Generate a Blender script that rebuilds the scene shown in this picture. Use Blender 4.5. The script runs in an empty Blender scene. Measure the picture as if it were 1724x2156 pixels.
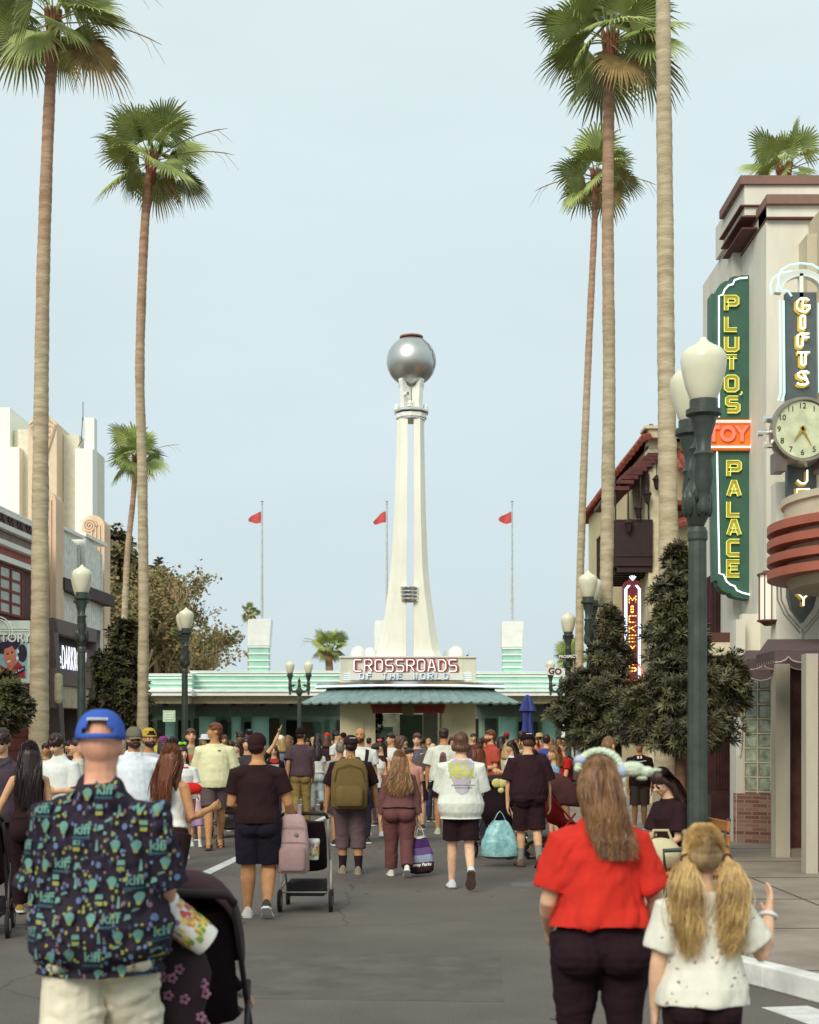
import bpy, bmesh, math, random
from mathutils import Vector, Matrix, noise
from mathutils.bvhtree import BVHTree
R = math.radians
scene = bpy.context.scene
COL = scene.collection
random.seed(7)
# ---------------------------------------------------------------- camera
EYE, FPX, CX, HY = 1.68, 3000.0, 862.0, 1555.0
cam = bpy.data.cameras.new('camera'); camo = bpy.data.objects.new('camera', cam); COL.objects.link(camo)
camo.location = (0, 0, EYE); camo.rotation_euler = (R(90), 0, 0)
cam.sensor_fit = 'VERTICAL'; cam.sensor_height = 36; cam.sensor_width = 28.8
cam.lens = 36*FPX/2155; cam.shift_y = (HY-1077.5)/2155
cam.clip_end = 3000; cam.clip_start = 0.1
cam.dof.use_dof = True; cam.dof.focus_distance = 20; cam.dof.aperture_fstop = 3.6
scene.camera = camo
def P(px, py, Y): return Vector(((px-CX)/FPX*Y, Y, EYE+(HY-py)/FPX*Y))
def PX(px, Y): return (px-CX)/FPX*Y
def PZ(py, Y): return EYE+(HY-py)/FPX*Y
# ---------------------------------------------------------------- world and sun
SUN_EL, SUN_AZ = R(38), R(204)
world = bpy.data.worlds.new("World"); scene.world = world; world.use_nodes = True
nt = world.node_tree; nt.nodes.clear()
out = nt.nodes.new('ShaderNodeOutputWorld'); bg = nt.nodes.new('ShaderNodeBackground')
sky = nt.nodes.new('ShaderNodeTexSky'); sky.sky_type = 'NISHITA'; sky.sun_disc = False
sky.sun_elevation = SUN_EL; sky.sun_rotation = SUN_AZ; sky.air_density = 1.2; sky.dust_density = 2.5
sc = nt.nodes.new('ShaderNodeVectorMath'); sc.operation = 'SCALE'; sc.inputs['Scale'].default_value = 0.85
nt.links.new(sky.outputs[0], sc.inputs[0])
tc = nt.nodes.new('ShaderNodeTexCoord'); sep = nt.nodes.new('ShaderNodeSeparateXYZ'); nt.links.new(tc.outputs['Generated'], sep.inputs[0])
ramp = nt.nodes.new('ShaderNodeValToRGB'); nt.links.new(sep.outputs['Z'], ramp.inputs[0])
cr = ramp.color_ramp; cr.elements[0].position = 0.0; cr.elements[0].color = (5.7, 6.7, 7.1, 1)
cr.elements[1].position = 0.5; cr.elements[1].color = (6.9, 8.0, 8.05, 1)
e = cr.elements.new(0.16); e.color = (5.8, 6.85, 7.2, 1)
nz = nt.nodes.new('ShaderNodeTexNoise'); nz.inputs['Scale'].default_value = 2.2; nz.inputs['Detail'].default_value = 5
mp = nt.nodes.new('ShaderNodeMapping'); mp.inputs['Scale'].default_value = (1, 1, 3.5)
nt.links.new(tc.outputs['Generated'], mp.inputs[0]); nt.links.new(mp.outputs[0], nz.inputs['Vector'])
mr = nt.nodes.new('ShaderNodeMapRange'); mr.inputs['From Min'].default_value = .3; mr.inputs['From Max'].default_value = .7
mr.inputs['To Min'].default_value = .945; mr.inputs['To Max'].default_value = 1.045
nt.links.new(nz.outputs['Fac'], mr.inputs['Value'])
cl = nt.nodes.new('ShaderNodeVectorMath'); cl.operation = 'SCALE'; nt.links.new(ramp.outputs[0], cl.inputs[0]); nt.links.new(mr.outputs[0], cl.inputs['Scale'])
mx = nt.nodes.new('ShaderNodeMix'); mx.data_type = 'RGBA'; mx.inputs['Factor'].default_value = 0.88
nt.links.new(sc.outputs[0], mx.inputs['A']); nt.links.new(cl.outputs[0], mx.inputs['B'])
bg.inputs['Strength'].default_value = 0.1
nt.links.new(mx.outputs['Result'], bg.inputs['Color']); nt.links.new(bg.outputs[0], out.inputs[0])
sl = bpy.data.lights.new('sun', 'SUN'); sl.energy = 2.1; sl.angle = R(28); sl.color = (1, .92, .8)
so = bpy.data.objects.new('sun', sl); COL.objects.link(so)
so.rotation_euler = (R(90)-SUN_EL, 0, math.pi-SUN_AZ+R(0)); so.location = (0, 0, 40)
so.rotation_euler = (R(52), 0, R(-24))
scene.view_settings.view_transform = 'Standard'; scene.view_settings.look = 'None'
scene.view_settings.exposure = 0.28; scene.view_settings.gamma = 1
# ---------------------------------------------------------------- materials
def srgb(r, g, b):
    f = lambda c: (c/255/12.92 if c <= 10 else ((c/255+.055)/1.055)**2.4)
    return (f(r), f(g), f(b))
MATS = {}
def mat(name, col, rough=.7, var=.12, vs=6.0, bump=0.0, bs=40.0, metal=0.0, stretch=(1, 1, 1), emit=None, es=0, spec=.4, col2=None, trans=0, sub=0, bd=.02):
    if name in MATS: return MATS[name]
    m = bpy.data.materials.new(name); m.use_nodes = True; MATS[name] = m
    n = m.node_tree; b = n.nodes['Principled BSDF']
    b.inputs['Roughness'].default_value = rough; b.inputs['Metallic'].default_value = metal
    b.inputs['Specular IOR Level'].default_value = spec
    if emit:
        b.inputs['Emission Color'].default_value = (*emit, 1); b.inputs['Emission Strength'].default_value = es
    if trans: b.inputs['Transmission Weight'].default_value = trans
    if sub: b.inputs['Subsurface Weight'].default_value = sub; b.inputs['Subsurface Radius'].default_value = (.02, .008, .005)
    t = n.nodes.new('ShaderNodeTexCoord'); mp = n.nodes.new('ShaderNodeMapping'); mp.inputs['Scale'].default_value = stretch
    n.links.new(t.outputs['Object'], mp.inputs[0])
    if var or col2:
        z = n.nodes.new('ShaderNodeTexNoise'); z.inputs['Scale'].default_value = vs; z.inputs['Detail'].default_value = 6; z.inputs['Roughness'].default_value = .62
        n.links.new(mp.outputs[0], z.inputs['Vector'])
        r = n.nodes.new('ShaderNodeValToRGB'); n.links.new(z.outputs['Fac'], r.inputs[0])
        c2 = col2 or tuple(c*(1-2.2*var) for c in col)
        r.color_ramp.elements[0].position = .33; r.color_ramp.elements[0].color = (*c2, 1)
        r.color_ramp.elements[1].position = .67; r.color_ramp.elements[1].color = (*[min(1, c*(1+var*.6)) for c in col], 1)
        n.links.new(r.outputs[0], b.inputs['Base Color'])
    else: b.inputs['Base Color'].default_value = (*col, 1)
    if bump:
        z2 = n.nodes.new('ShaderNodeTexNoise'); z2.inputs['Scale'].default_value = bs; z2.inputs['Detail'].default_value = 4
        n.links.new(mp.outputs[0], z2.inputs['Vector'])
        bp = n.nodes.new('ShaderNodeBump'); bp.inputs['Strength'].default_value = bump; bp.inputs['Distance'].default_value = bd
        n.links.new(z2.outputs['Fac'], bp.inputs['Height']); n.links.new(bp.outputs[0], b.inputs['Normal'])
    return m
def S(name, r, g, b, **k): return mat(name, srgb(r, g, b), **k)
# ---------------------------------------------------------------- mesh builder
class MB:
    def __init__(s): s.v = []; s.f = []; s.mi = []; s.cur = 0
    def add(s, vs, fs):
        o = len(s.v); s.v += [tuple(v) for v in vs]
        for f in fs: s.f.append(tuple(i+o for i in f)); s.mi.append(s.cur)
        return s
    def box(s, x0, x1, y0, y1, z0, z1):
        return s.add([(x0,y0,z0),(x1,y0,z0),(x1,y1,z0),(x0,y1,z0),(x0,y0,z1),(x1,y0,z1),(x1,y1,z1),(x0,y1,z1)],
            [(0,3,2,1),(4,5,6,7),(0,1,5,4),(1,2,6,5),(2,3,7,6),(3,0,4,7)])
    def tube(s, pts, rad, n=8, cap=True, up=None, closed=False):
        pts = [Vector(p) for p in pts]; k = len(pts)
        if not isinstance(rad, (list, tuple)): rad = [rad]*k
        rings = []; prev = None
        for i, p in enumerate(pts):
            if closed: d = pts[(i+1) % k]-pts[i-1]
            else: d = pts[min(i+1, k-1)]-pts[max(i-1, 0)]
            if d.length < 1e-9: d = Vector((0, 0, 1))
            d.normalize()
            if up is not None: a = Vector(up)
            elif prev is not None: a = prev
            else: a = Vector((1, 0, 0)) if abs(d.x) < .8 else Vector((0, 1, 0))
            a = a-d*a.dot(d)
            if a.length < 1e-6: a = d.orthogonal()
            a.normalize(); prev = a; b = d.cross(a)
            r = rad[i]; rx, ry = (r if isinstance(r, (list, tuple)) else (r, r))
            rings.append([p+a*rx*math.cos(2*math.pi*j/n)+b*ry*math.sin(2*math.pi*j/n) for j in range(n)])
        vs = [v for r in rings for v in r]; fs = []
        for i in range(k if closed else k-1):
            i2 = (i+1) % k
            for j in range(n): fs.append((i*n+j, i*n+(j+1) % n, i2*n+(j+1) % n, i2*n+j))
        if cap and not closed: fs.append(tuple(range(n-1, -1, -1))); fs.append(tuple((k-1)*n+j for j in range(n)))
        return s.add(vs, fs)
    def lathe(s, prof, n=16, c=(0, 0, 0), a0=0, a1=2*math.pi):
        full = abs(a1-a0-2*math.pi) < 1e-4; m = n if full else n+1
        vs = []; fs = []
        for r, z in prof:
            for j in range(m):
                a = a0+(a1-a0)*j/n; vs.append((c[0]+r*math.cos(a), c[1]+r*math.sin(a), c[2]+z))
        for i in range(len(prof)-1):
            for j in range(n):
                j2 = (j+1) % m; fs.append((i*m+j, i*m+j2, (i+1)*m+j2, (i+1)*m+j))
        return s.add(vs, fs)
    def ell(s, c, r, nu=12, nv=8, M=None):
        vs = []; fs = []
        for i in range(1, nv):
            t = math.pi*i/nv
            for j in range(nu):
                a = 2*math.pi*j/nu; vs.append(Vector((r[0]*math.sin(t)*math.cos(a), r[1]*math.sin(t)*math.sin(a), r[2]*math.cos(t))))
        vs.append(Vector((0, 0, r[2]))); vs.append(Vector((0, 0, -r[2]))); T = len(vs)-2; B = T+1
        for i in range(nv-2):
            for j in range(nu): fs.append((i*nu+j, (i+1)*nu+j, (i+1)*nu+(j+1) % nu, i*nu+(j+1) % nu))
        for j in range(nu):
            fs.append((T, j, (j+1) % nu)); fs.append((B, (nv-2)*nu+(j+1) % nu, (nv-2)*nu+j))
        c = Vector(c)
        vs = [c+v for v in vs]
        if M is not None: vs = [M @ v for v in vs]
        return s.add(vs, fs)
    def prism(s, poly, a, b, axis='y'):
        n = len(poly)
        f = {'y': lambda p, t: (p[0], t, p[1]), 'x': lambda p, t: (t, p[0], p[1]), 'z': lambda p, t: (p[0], p[1], t)}[axis]
        vs = [f(p, a) for p in poly]+[f(p, b) for p in poly]
        fs = [tuple(range(n)), tuple(range(2*n-1, n-1, -1))]+[(i, (i+1) % n, n+(i+1) % n, n+i) for i in range(n)]
        return s.add(vs, fs)
    def mesh(s, name, mats, smooth=False, angle=None):
        me = bpy.data.meshes.new(name); me.from_pydata(s.v, [], s.f)
        if not isinstance(mats, (list, tuple)): mats = [mats]
        for m in mats: me.materials.append(m)
        if len(mats) > 1: me.polygons.foreach_set('material_index', s.mi)
        bm = bmesh.new(); bm.from_mesh(me); bmesh.ops.recalc_face_normals(bm, faces=bm.faces); bm.to_mesh(me); bm.free()
        if smooth:
            me.polygons.foreach_set('use_smooth', [True]*len(me.polygons))
            if angle: me.set_sharp_from_angle(angle=R(angle))
        return me
    def build(s, name, mats, parent=None, smooth=False, angle=None, bevel=0, kind=None):
        o = bpy.data.objects.new(name, s.mesh(name, mats, smooth, angle)); COL.objects.link(o)
        if parent is not None: o.parent = parent
        if kind: o['kind'] = kind
        if bevel:
            m = o.modifiers.new('bevel', 'BEVEL'); m.width = bevel; m.segments = 2; m.limit_method = 'ANGLE'
        return o
def thing(name, label, cat, loc=(0, 0, 0), rz=0, group=None):
    o = bpy.data.objects.new(name, None); COL.objects.link(o); o.location = loc; o.rotation_euler = (0, 0, rz)
    o.empty_display_size = .2
    o['label'] = label; o['category'] = cat
    if group: o['group'] = group
    return o
def tag(o, label, cat, group=None):
    o['label'] = label; o['category'] = cat
    if group: o['group'] = group
    return o
def copy_tree(o, parent=None):
    c = o.copy(); COL.objects.link(c); c.parent = parent
    for ch in [x for x in bpy.data.objects if x.parent == o]: copy_tree(ch, c)
    return c
def text_mb(s, size, depth=.004, align='CENTER', bold=0.0, shear=0, spacing=1.0):
    cu = bpy.data.curves.new('lettering', 'FONT'); cu.body = s; cu.size = size; cu.extrude = depth; cu.align_x = align
    cu.align_y = 'CENTER'; cu.offset = bold; cu.shear = shear; cu.space_character = spacing; cu.resolution_u = 3
    o = bpy.data.objects.new('lettering', cu); COL.objects.link(o)
    dg = bpy.context.evaluated_depsgraph_get(); me = bpy.data.meshes.new_from_object(o.evaluated_get(dg))
    mb = MB(); mb.add([(v.co.x, -v.co.z, v.co.y) for v in me.vertices], [tuple(p.vertices) for p in me.polygons])
    bpy.data.objects.remove(o); bpy.data.curves.remove(cu); bpy.data.meshes.remove(me)
    return mb
def mb_move(mb, d, sc=(1, 1, 1), rz=0):
    M = Matrix.Translation(d) @ Matrix.Rotation(rz, 4, 'Z') @ Matrix.Diagonal((*sc, 1))
    mb.v = [tuple(M @ Vector(v)) for v in mb.v]; return mb
def merge(a, b): a.add(b.v, b.f); return a
# stroke lettering (x 0..2, z 0..3)
STR = {'P':[[(0,0),(0,3),(1.7,3),(2,2.7),(2,1.7),(1.7,1.4),(0,1.4)]],'L':[[(0,3),(0,0),(2,0)]],'U':[[(0,3),(0,.3),(.3,0),(1.7,0),(2,.3),(2,3)]],
'T':[[(0,3),(2,3)],[(1,3),(1,0)]],'O':[[(0,.4),(0,2.6),(.4,3),(1.6,3),(2,2.6),(2,.4),(1.6,0),(.4,0),(0,.4)]],
'S':[[(2,3),(.3,3),(0,2.7),(0,1.8),(.3,1.5),(1.7,1.5),(2,1.2),(2,.3),(1.7,0),(0,0)]],"'":[[(.6,3.6),(.9,3.4),(.7,2.9),(.2,2.6)]],
'A':[[(0,0),(.8,3),(1.2,3),(2,0)],[(.4,1),(1.6,1)]],'C':[[(2,3),(.3,3),(0,2.7),(0,.3),(.3,0),(2,0)]],'E':[[(2,3),(0,3),(0,0),(2,0)],[(0,1.6),(1.7,1.6)]],
'G':[[(2,2.6),(1.5,3),(.5,3),(0,2.4),(0,.6),(.5,0),(1.5,0),(2,.5),(2,1.4),(1.1,1.4)]],'I':[[(.6,.3),(.6,2.7),(.9,3),(1.2,2.7),(1.2,.3),(.9,0),(.6,.3)]],
'F':[[(2,3),(.4,3),(0,2.6),(0,0)],[(0,1.8),(1.8,1.8)]],'J':[[(1.6,3),(1.6,.5),(1.2,0),(.6,0),(0,.7)]],'W':[[(0,3),(.5,0),(1,2),(1.5,0),(2,3)]],
'R':[[(0,0),(0,3),(1.6,3),(2,2.6),(2,1.9),(1.6,1.5),(0,1.5)],[(1,1.5),(2,0)]],'Y':[[(0,3),(1,1.6),(2,3)],[(1,1.6),(1,0)]],
'D':[[(0,0),(0,3),(1.3,3),(2,2.3),(2,.7),(1.3,0),(0,0)]],'H':[[(0,0),(0,3)],[(2,0),(2,3)],[(0,1.5),(2,1.5)]],'M':[[(0,0),(0,3),(1,1.2),(2,3),(2,0)]],
'K':[[(0,0),(0,3)],[(2,3),(0,1.3)],[(.6,1.8),(2,0)]],'N':[[(0,0),(0,3),(2,0),(2,3)]],'V':[[(0,3),(1,0),(2,3)]],' ':[]}
def strokes(s, w, h, gap, vertical=False):
    res = []
    for i, c in enumerate(s):
        ox, oz = (0, -i*(h+gap)) if vertical else (i*(w+gap), 0)
        for pl in STR[c]: res.append([(ox+x*w/2, oz+z*h/3) for x, z in pl])
    return res
def offs(pl, d):
    res = []; n = len(pl); cl = pl[0] == pl[-1]
    for i in range(n):
        p = Vector(pl[i])
        if cl: a = Vector(pl[i-1 if i > 0 else n-2]); b = Vector(pl[i+1 if i < n-1 else 1])
        else: a = Vector(pl[max(i-1, 0)]); b = Vector(pl[min(i+1, n-1)])
        d1 = (p-a); d2 = (b-p)
        if d1.length < 1e-9: d1 = d2
        if d2.length < 1e-9: d2 = d1
        d1.normalize(); d2.normalize(); n1 = Vector((-d1.y, d1.x)); n2 = Vector((-d2.y, d2.x))
        m = n1+n2
        if m.length < 1e-6: m = n1
        m.normalize(); k = d/max(.45, m.dot(n1)); q = p+m*k; res.append((q.x, q.y))
    return res
def ribbon(mb, pl, w, y, th):
    L = offs(pl, w/2); Rr = offs(pl, -w/2)
    for i in range(len(pl)-1):
        a, b, c, d = L[i], L[i+1], Rr[i+1], Rr[i]
        mb.prism([a, b, c, d], y-th, y)
def neon(mb, pl, y, r, n=5): mb.tube([(x, y, z) for x, z in pl], r, n)

# ================================================================ GROUND
asph = mat('asphalt', (.128, .11, .094), rough=.85, var=.13, vs=.5, bump=.35, bs=260, bd=.004)
def asphalt_detail(m):
    n = m.node_tree; b = n.nodes['Principled BSDF']; src = b.inputs['Base Color'].links[0].from_socket
    t = n.nodes.new('ShaderNodeTexCoord'); z = n.nodes.new('ShaderNodeTexNoise'); z.inputs['Scale'].default_value = 90; z.inputs['Detail'].default_value = 3
    n.links.new(t.outputs['Object'], z.inputs['Vector'])
    r = n.nodes.new('ShaderNodeMapRange'); r.inputs['From Min'].default_value = .35; r.inputs['From Max'].default_value = .65; r.inputs['To Min'].default_value = .68; r.inputs['To Max'].default_value = 1.32
    n.links.new(z.outputs['Fac'], r.inputs['Value'])
    z3 = n.nodes.new('ShaderNodeTexVoronoi'); z3.feature = 'DISTANCE_TO_EDGE'; z3.inputs['Scale'].default_value = .13
    zz = n.nodes.new('ShaderNodeTexNoise'); zz.inputs['Scale'].default_value = .8
    n.links.new(t.outputs['Object'], zz.inputs['Vector'])
    ad = n.nodes.new('ShaderNodeVectorMath'); ad.operation = 'ADD'; n.links.new(t.outputs['Object'], ad.inputs[0]); n.links.new(zz.outputs['Color'], ad.inputs[1])
    n.links.new(ad.outputs[0], z3.inputs['Vector'])
    r3 = n.nodes.new('ShaderNodeMapRange'); r3.inputs['From Min'].default_value = .0; r3.inputs['From Max'].default_value = .003; r3.inputs['To Min'].default_value = .6; r3.inputs['To Max'].default_value = 1
    n.links.new(z3.outputs['Distance'], r3.inputs['Value'])
    m0 = n.nodes.new('ShaderNodeMath'); m0.operation = 'MULTIPLY'; n.links.new(r.outputs[0], m0.inputs[0]); n.links.new(r3.outputs[0], m0.inputs[1])
    vg = n.nodes.new('ShaderNodeTexVoronoi'); vg.inputs['Scale'].default_value = 1.1; n.links.new(t.outputs['Object'], vg.inputs['Vector'])
    rg = n.nodes.new('ShaderNodeMapRange'); rg.inputs['From Min'].default_value = .02; rg.inputs['From Max'].default_value = .034; rg.inputs['To Min'].default_value = .62; rg.inputs['To Max'].default_value = 1
    n.links.new(vg.outputs['Distance'], rg.inputs['Value'])
    mm = n.nodes.new('ShaderNodeMath'); mm.operation = 'MULTIPLY'; n.links.new(m0.outputs[0], mm.inputs[0]); n.links.new(rg.outputs[0], mm.inputs[1])
    v = n.nodes.new('ShaderNodeVectorMath'); v.operation = 'SCALE'; n.links.new(src, v.inputs[0]); n.links.new(mm.outputs[0], v.inputs['Scale'])
    n.links.new(v.outputs[0], b.inputs['Base Color'])
asphalt_detail(asph)
mb = MB(); mb.add([(-400, -40, 0), (400, -40, 0), (400, 900, 0), (-400, 900, 0)], [(0, 1, 2, 3)]); mb.build('road', asph, kind='structure')
conc = S('sidewalk_concrete', 150, 138, 124, rough=.85, var=.14, vs=1.2, bump=.2, bs=90, bd=.003)
kred = S('kerb_red_paint', 128, 58, 52, rough=.7, var=.25, vs=5)
kwhite = S('kerb_white_paint', 222, 222, 214, rough=.7, var=.12, vs=4)
worn = mat('worn_road_paint', (.72, .72, .69), rough=.75, var=.0, vs=9, col2=(.5, .49, .46))
# right-hand pavement, its edge follows the bulge near the camera
edge = [(5.5, 4.2), (3.35, 7.3), (2.86, 8.35), (2.38, 9.6), (2.02, 10.45), (1.9, 11.2), (1.93, 12.1)]
edge += [(1.93+.061*(y-12.1), y) for y in (16, 22, 30, 40, 46)]
poly = edge+[(40, 46), (40, 4.2)]
mb = MB(); mb.prism([(x+.14, y) for x, y in edge]+[(40, 46), (40, 4.2)], .0, .15, 'z'); sw = mb.build('pavement', conc, kind='structure')
for nm, seg, m in (('kerb', edge[:5], kwhite), ('kerb', edge[4:], kred)):
    mb = MB()
    for (x0, y0), (x1, y1) in zip(seg, seg[1:]):
        mb.prism([(x0, y0), (x1, y1), (x1+.16, y1), (x0+.16, y0)], .0, .155, 'z')
    mb.build(nm, m, kind='structure', bevel=.012)
# joints in the pavement
mb = MB()
jm = S('joint_dark', 84, 76, 68)
for k in range(12):
    y = 9.4+k*2.1; mb.box(2.45+.061*(y-9), 12, y-.008, y+.008, .1505, .154)
mb.box(3.75, 3.765, 8, 30, .1505, .1545)
mb.build('pavement_joints', jm, kind='structure')
# left-hand pavement
LE = lambda y: -9.76+.061*y
mb = MB(); mb.prism([(LE(14), 14), (LE(60), 60), (-40, 60), (-40, 14)], 0, .15, 'z'); mb.build('pavement', conc, kind='structure')
mb = MB(); mb.prism([(LE(14)+.16, 14), (LE(60)+.16, 60), (LE(60)-.01, 60), (LE(14)-.01, 14)], 0, .155, 'z'); mb.build('kerb', kred, kind='structure')
# road paint
mb = MB()
mb.prism([(-2.66, 17.2), (-2.5, 17.2), (-1.72, 31), (-1.85, 31)], .001, .005, 'z')
mb.build('road_line', worn, kind='structure')
mb = MB()
for y in (36.2, 39.4): mb.box(-6, 2.2, y, y+.25, .001, .005)
mb.build('road_line', worn, kind='structure')
mb = MB(); mb.prism([(2.2, 8.9), (2.5, 8.95), (2.9, 7.6), (2.6, 7.5)], .001, .005, 'z'); mb.build('road_line', worn, kind='structure')
mb = MB(); mb.prism([(1.15, 16.2), (1.75, 16.15), (1.72, 16.75), (1.2, 16.7)], .001, .004, 'z'); mb.build('road_patch', mat('patch_asphalt', (.16, .148, .135), rough=.9, var=.12, vs=8), kind='structure')

seam = mat('tar_seam', (.05, .045, .04), rough=.7, var=.1)
for pts in ([(-9.2, 11.6), (-3.4, 12.9), (-2.0, 13.1)], [(-3.1, 8.2), (1.2, 8.0)], [(-8, 24.3), (3, 24.0)]):
    mb = MB()
    for (x0, y0), (x1, y1) in zip(pts, pts[1:]): mb.prism([(x0, y0-.007), (x1, y1-.007), (x1, y1+.007), (x0, y0+.007)], .001, .004, 'z')
    mb.build('road_seam', seam, kind='structure')
mb = MB(); mb.prism([(-2.2, 9.3), (.6, 9.1), (.7, 11.0), (-2.1, 11.3)], .0005, .002, 'z'); mb.build('road_patch', mat('patch_old', (.115, .1, .086), rough=.9, var=.14, vs=3, bump=.3, bs=240, bd=.004), kind='structure')
rr = random.Random(15)
mb = MB()
for k in range(60):
    x, y = rr.uniform(-6, 1.8), rr.uniform(7.5, 28); r_ = rr.uniform(.012, .03); n_ = 7
    mb.prism([(x+r_*math.cos(2*math.pi*j/n_)*rr.uniform(.6, 1.2), y+r_*math.sin(2*math.pi*j/n_)*rr.uniform(.6, 1.2)) for j in range(n_)], .001, .003, 'z')
mb.build('gum_spots', mat('gum_dark', (.06, .055, .05), rough=.8, var=.1), kind='structure')
# ================================================================ CENTRAL TOWER KIOSK (front plane Y = 50)
cream = S('cream_plaster', 244, 243, 226, rough=.75, var=.06, vs=1.5, stretch=(1, 1, .2), bump=.05, bs=30)
white_p = S('white_paint', 238, 240, 232, rough=.6, var=.04, vs=2)
offw = S('off_white_ribs', 228, 222, 184, rough=.7, var=.05, vs=2)
turq = S('turquoise_paint', 164, 214, 194, rough=.6, var=.07, vs=1.2)
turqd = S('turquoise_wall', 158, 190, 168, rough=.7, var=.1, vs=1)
chrome = mat('chrome', (.75, .75, .72), rough=.18, metal=1, var=0)
steel = mat('brushed_steel', (.58, .58, .55), rough=.38, metal=1, var=.04, vs=3, bump=.03, bs=60)
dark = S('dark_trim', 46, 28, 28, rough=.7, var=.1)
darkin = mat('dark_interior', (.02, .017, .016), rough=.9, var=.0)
neonw = mat('neon_white', (.9, .92, 1), emit=(.88, .93, 1), es=1.0, var=0)
neonb = mat('neon_pale_blue', (.6, .8, 1), emit=(.62, .82, 1), es=1.3, var=0)
redp = S('red_paint', 168, 78, 66, rough=.6, var=.1)
tealmetal = S('blue_grey_sheet_metal', 138, 162, 158, rough=.45, var=.12, vs=3, metal=.2)
K = thing('crossroads_tower', 'cream globe-topped tower rising from the souvenir kiosk at the end of the street', 'tower', (0, 50, 0))
def KX(px): return (px-CX)/60
def KZ(py): return EYE+(HY-py)/60
x0, x1 = KX(716), KX(1001)
# ribbed walls with the central opening
zt = KZ(1470)
def ribbed(mb, a, b, y, z0, z1, pitch=.075, d=.035):
    mb.box(a, b, y, y+.25, z0, z1); n = int((b-a)/pitch)
    for i in range(n):
        xx = a+(i+.5)*(b-a)/n; mb.box(xx-pitch*.28, xx+pitch*.28, y-d, y+.01, z0+.002, z1-.002)
mb = MB()
ribbed(mb, x0, KX(766), 0, 0, zt); ribbed(mb, KX(955), x1, 0, 0, zt)
mb.box(KX(766), KX(790), .05, .3, 0, zt); mb.box(KX(930), KX(955), .05, .3, 0, zt)
mb.box(KX(790), KX(930), .05, .3, KZ(1487), zt)
mb.box(x0, x0+.2, .25, 4.4, 0, zt); mb.box(x1-.2, x1, .25, 4.4, 0, zt)
mb.box(x0, KX(790), 4.2, 4.4, 0, zt); mb.box(KX(930), x1, 4.2, 4.4, 0, zt)
mb.build('wall', offw, K)
mb = MB(); mb.box(x0+.01, x1-.01, .01, 4.39, zt-.12, zt+.0); mb.build('ceiling', offw, K)
mb = MB(); mb.box(KX(795), KX(826), .4, 1.4, 0, 2.1); mb.box(KX(795), KX(925), .5, 1.0, 0, 1.05); mb.build('counter', S('counter_green', 96, 128, 118), K)
mb = MB(); mb.box(KX(893), KX(926), 4.0, 4.1, 1.2, KZ(1492)); mb.build('bright_area_panel', white_p, K)  # white panel added to paint the bright area seen through the opening
mb = MB(); mb.box(KX(840), KX(892), 3.9, 4.05, 0, KZ(1500)); mb.build('inner_panel', turqd, K)
mb = MB(); rr = random.Random(3)
for i in range(70): mb.ell((KX(791)+rr.random()*.22, .35+rr.random()*.3, 1.9+rr.random()*1.0), (.05, .05, .06), 6, 4)
mb.build('hanging_merchandise', S('dark_goods', 40, 22, 26, var=.3, vs=20), K)
# red sign board over the opening with its medallion
mb = MB(); zb0, zb1 = KZ(1501), KZ(1483)
mb.prism([(KX(785), zb0), (KX(933), zb0), (KX(938), zb1), (KX(780), zb1)], -.12, .04)
sb = mb.build('sign_board', redp, K)
mb = MB()
for i in range(26):
    if 10 < i < 15: continue
    xx = KX(788)+i*(KX(931)-KX(788))/25
    mb.box(xx-.02, xx+.02, -.15, -.12, zb0+.06, zb1-.05)
mb.build('raised_ribs', S('dull_red', 140, 66, 54), sb)
mb = MB(); mb.tube([(KX(859), -.17, KZ(1494)), (KX(859), -.1, KZ(1494))], .24, 24); mb.build('medallion', S('medallion_olive', 128, 122, 84), sb)
# scalloped sheet metal canopy: curved in plan
def arc_pts(cx, half, sag, y0, n):
    pts = []
    for i in range(n+1):
        t = -1+2*i/n; pts.append((cx+half*t, y0-sag*(1-t*t)))
    return pts
n = 22
lo = arc_pts(KX(864), KX(1093)-KX(864), 1.9, .1, n*4); hi = arc_pts(KX(864), KX(1040)-KX(864), 1.1, .35, n*4)
mb = MB(); vs = []; fs = []
zl, zh = KZ(1479)-.0, KZ(1452)
for i in range(n*4+1):
    t = (i % 4)/4; sc_ = .055*(math.sin(math.pi*t))
    ridge = .028 if i % 4 == 0 else 0
    vs += [(lo[i][0], lo[i][1]-sc_, zl-sc_*.5+ridge), (hi[i][0], hi[i][1], zh+ridge*.5), (lo[i][0], lo[i][1]-sc_+.02, zl-sc_*.5+ridge-.05), (hi[i][0], hi[i][1]+.02, zh-.06)]
for i in range(n*4):
    a, b = i*4, (i+1)*4
    fs += [(a, b, b+1, a+1), (a+2, a+3, b+3, b+2), (a, a+2, b+2, b)]
mb.add(vs, fs); mb.build('canopy', tealmetal, K)
mb = MB()
pts = arc_pts(KX(864), KX(1043)-KX(864), 1.05, .42, 40)
mb.add([(x, y, z) for z in (KZ(1456), KZ(1447)) for x, y in pts], [(i, i+1, 41+i+1, 41+i) for i in range(40)]); 
mb.box(x0, x1, .2, 4.2, zt, KZ(1447)); mb.build('canopy_recess', dark, K)
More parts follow.
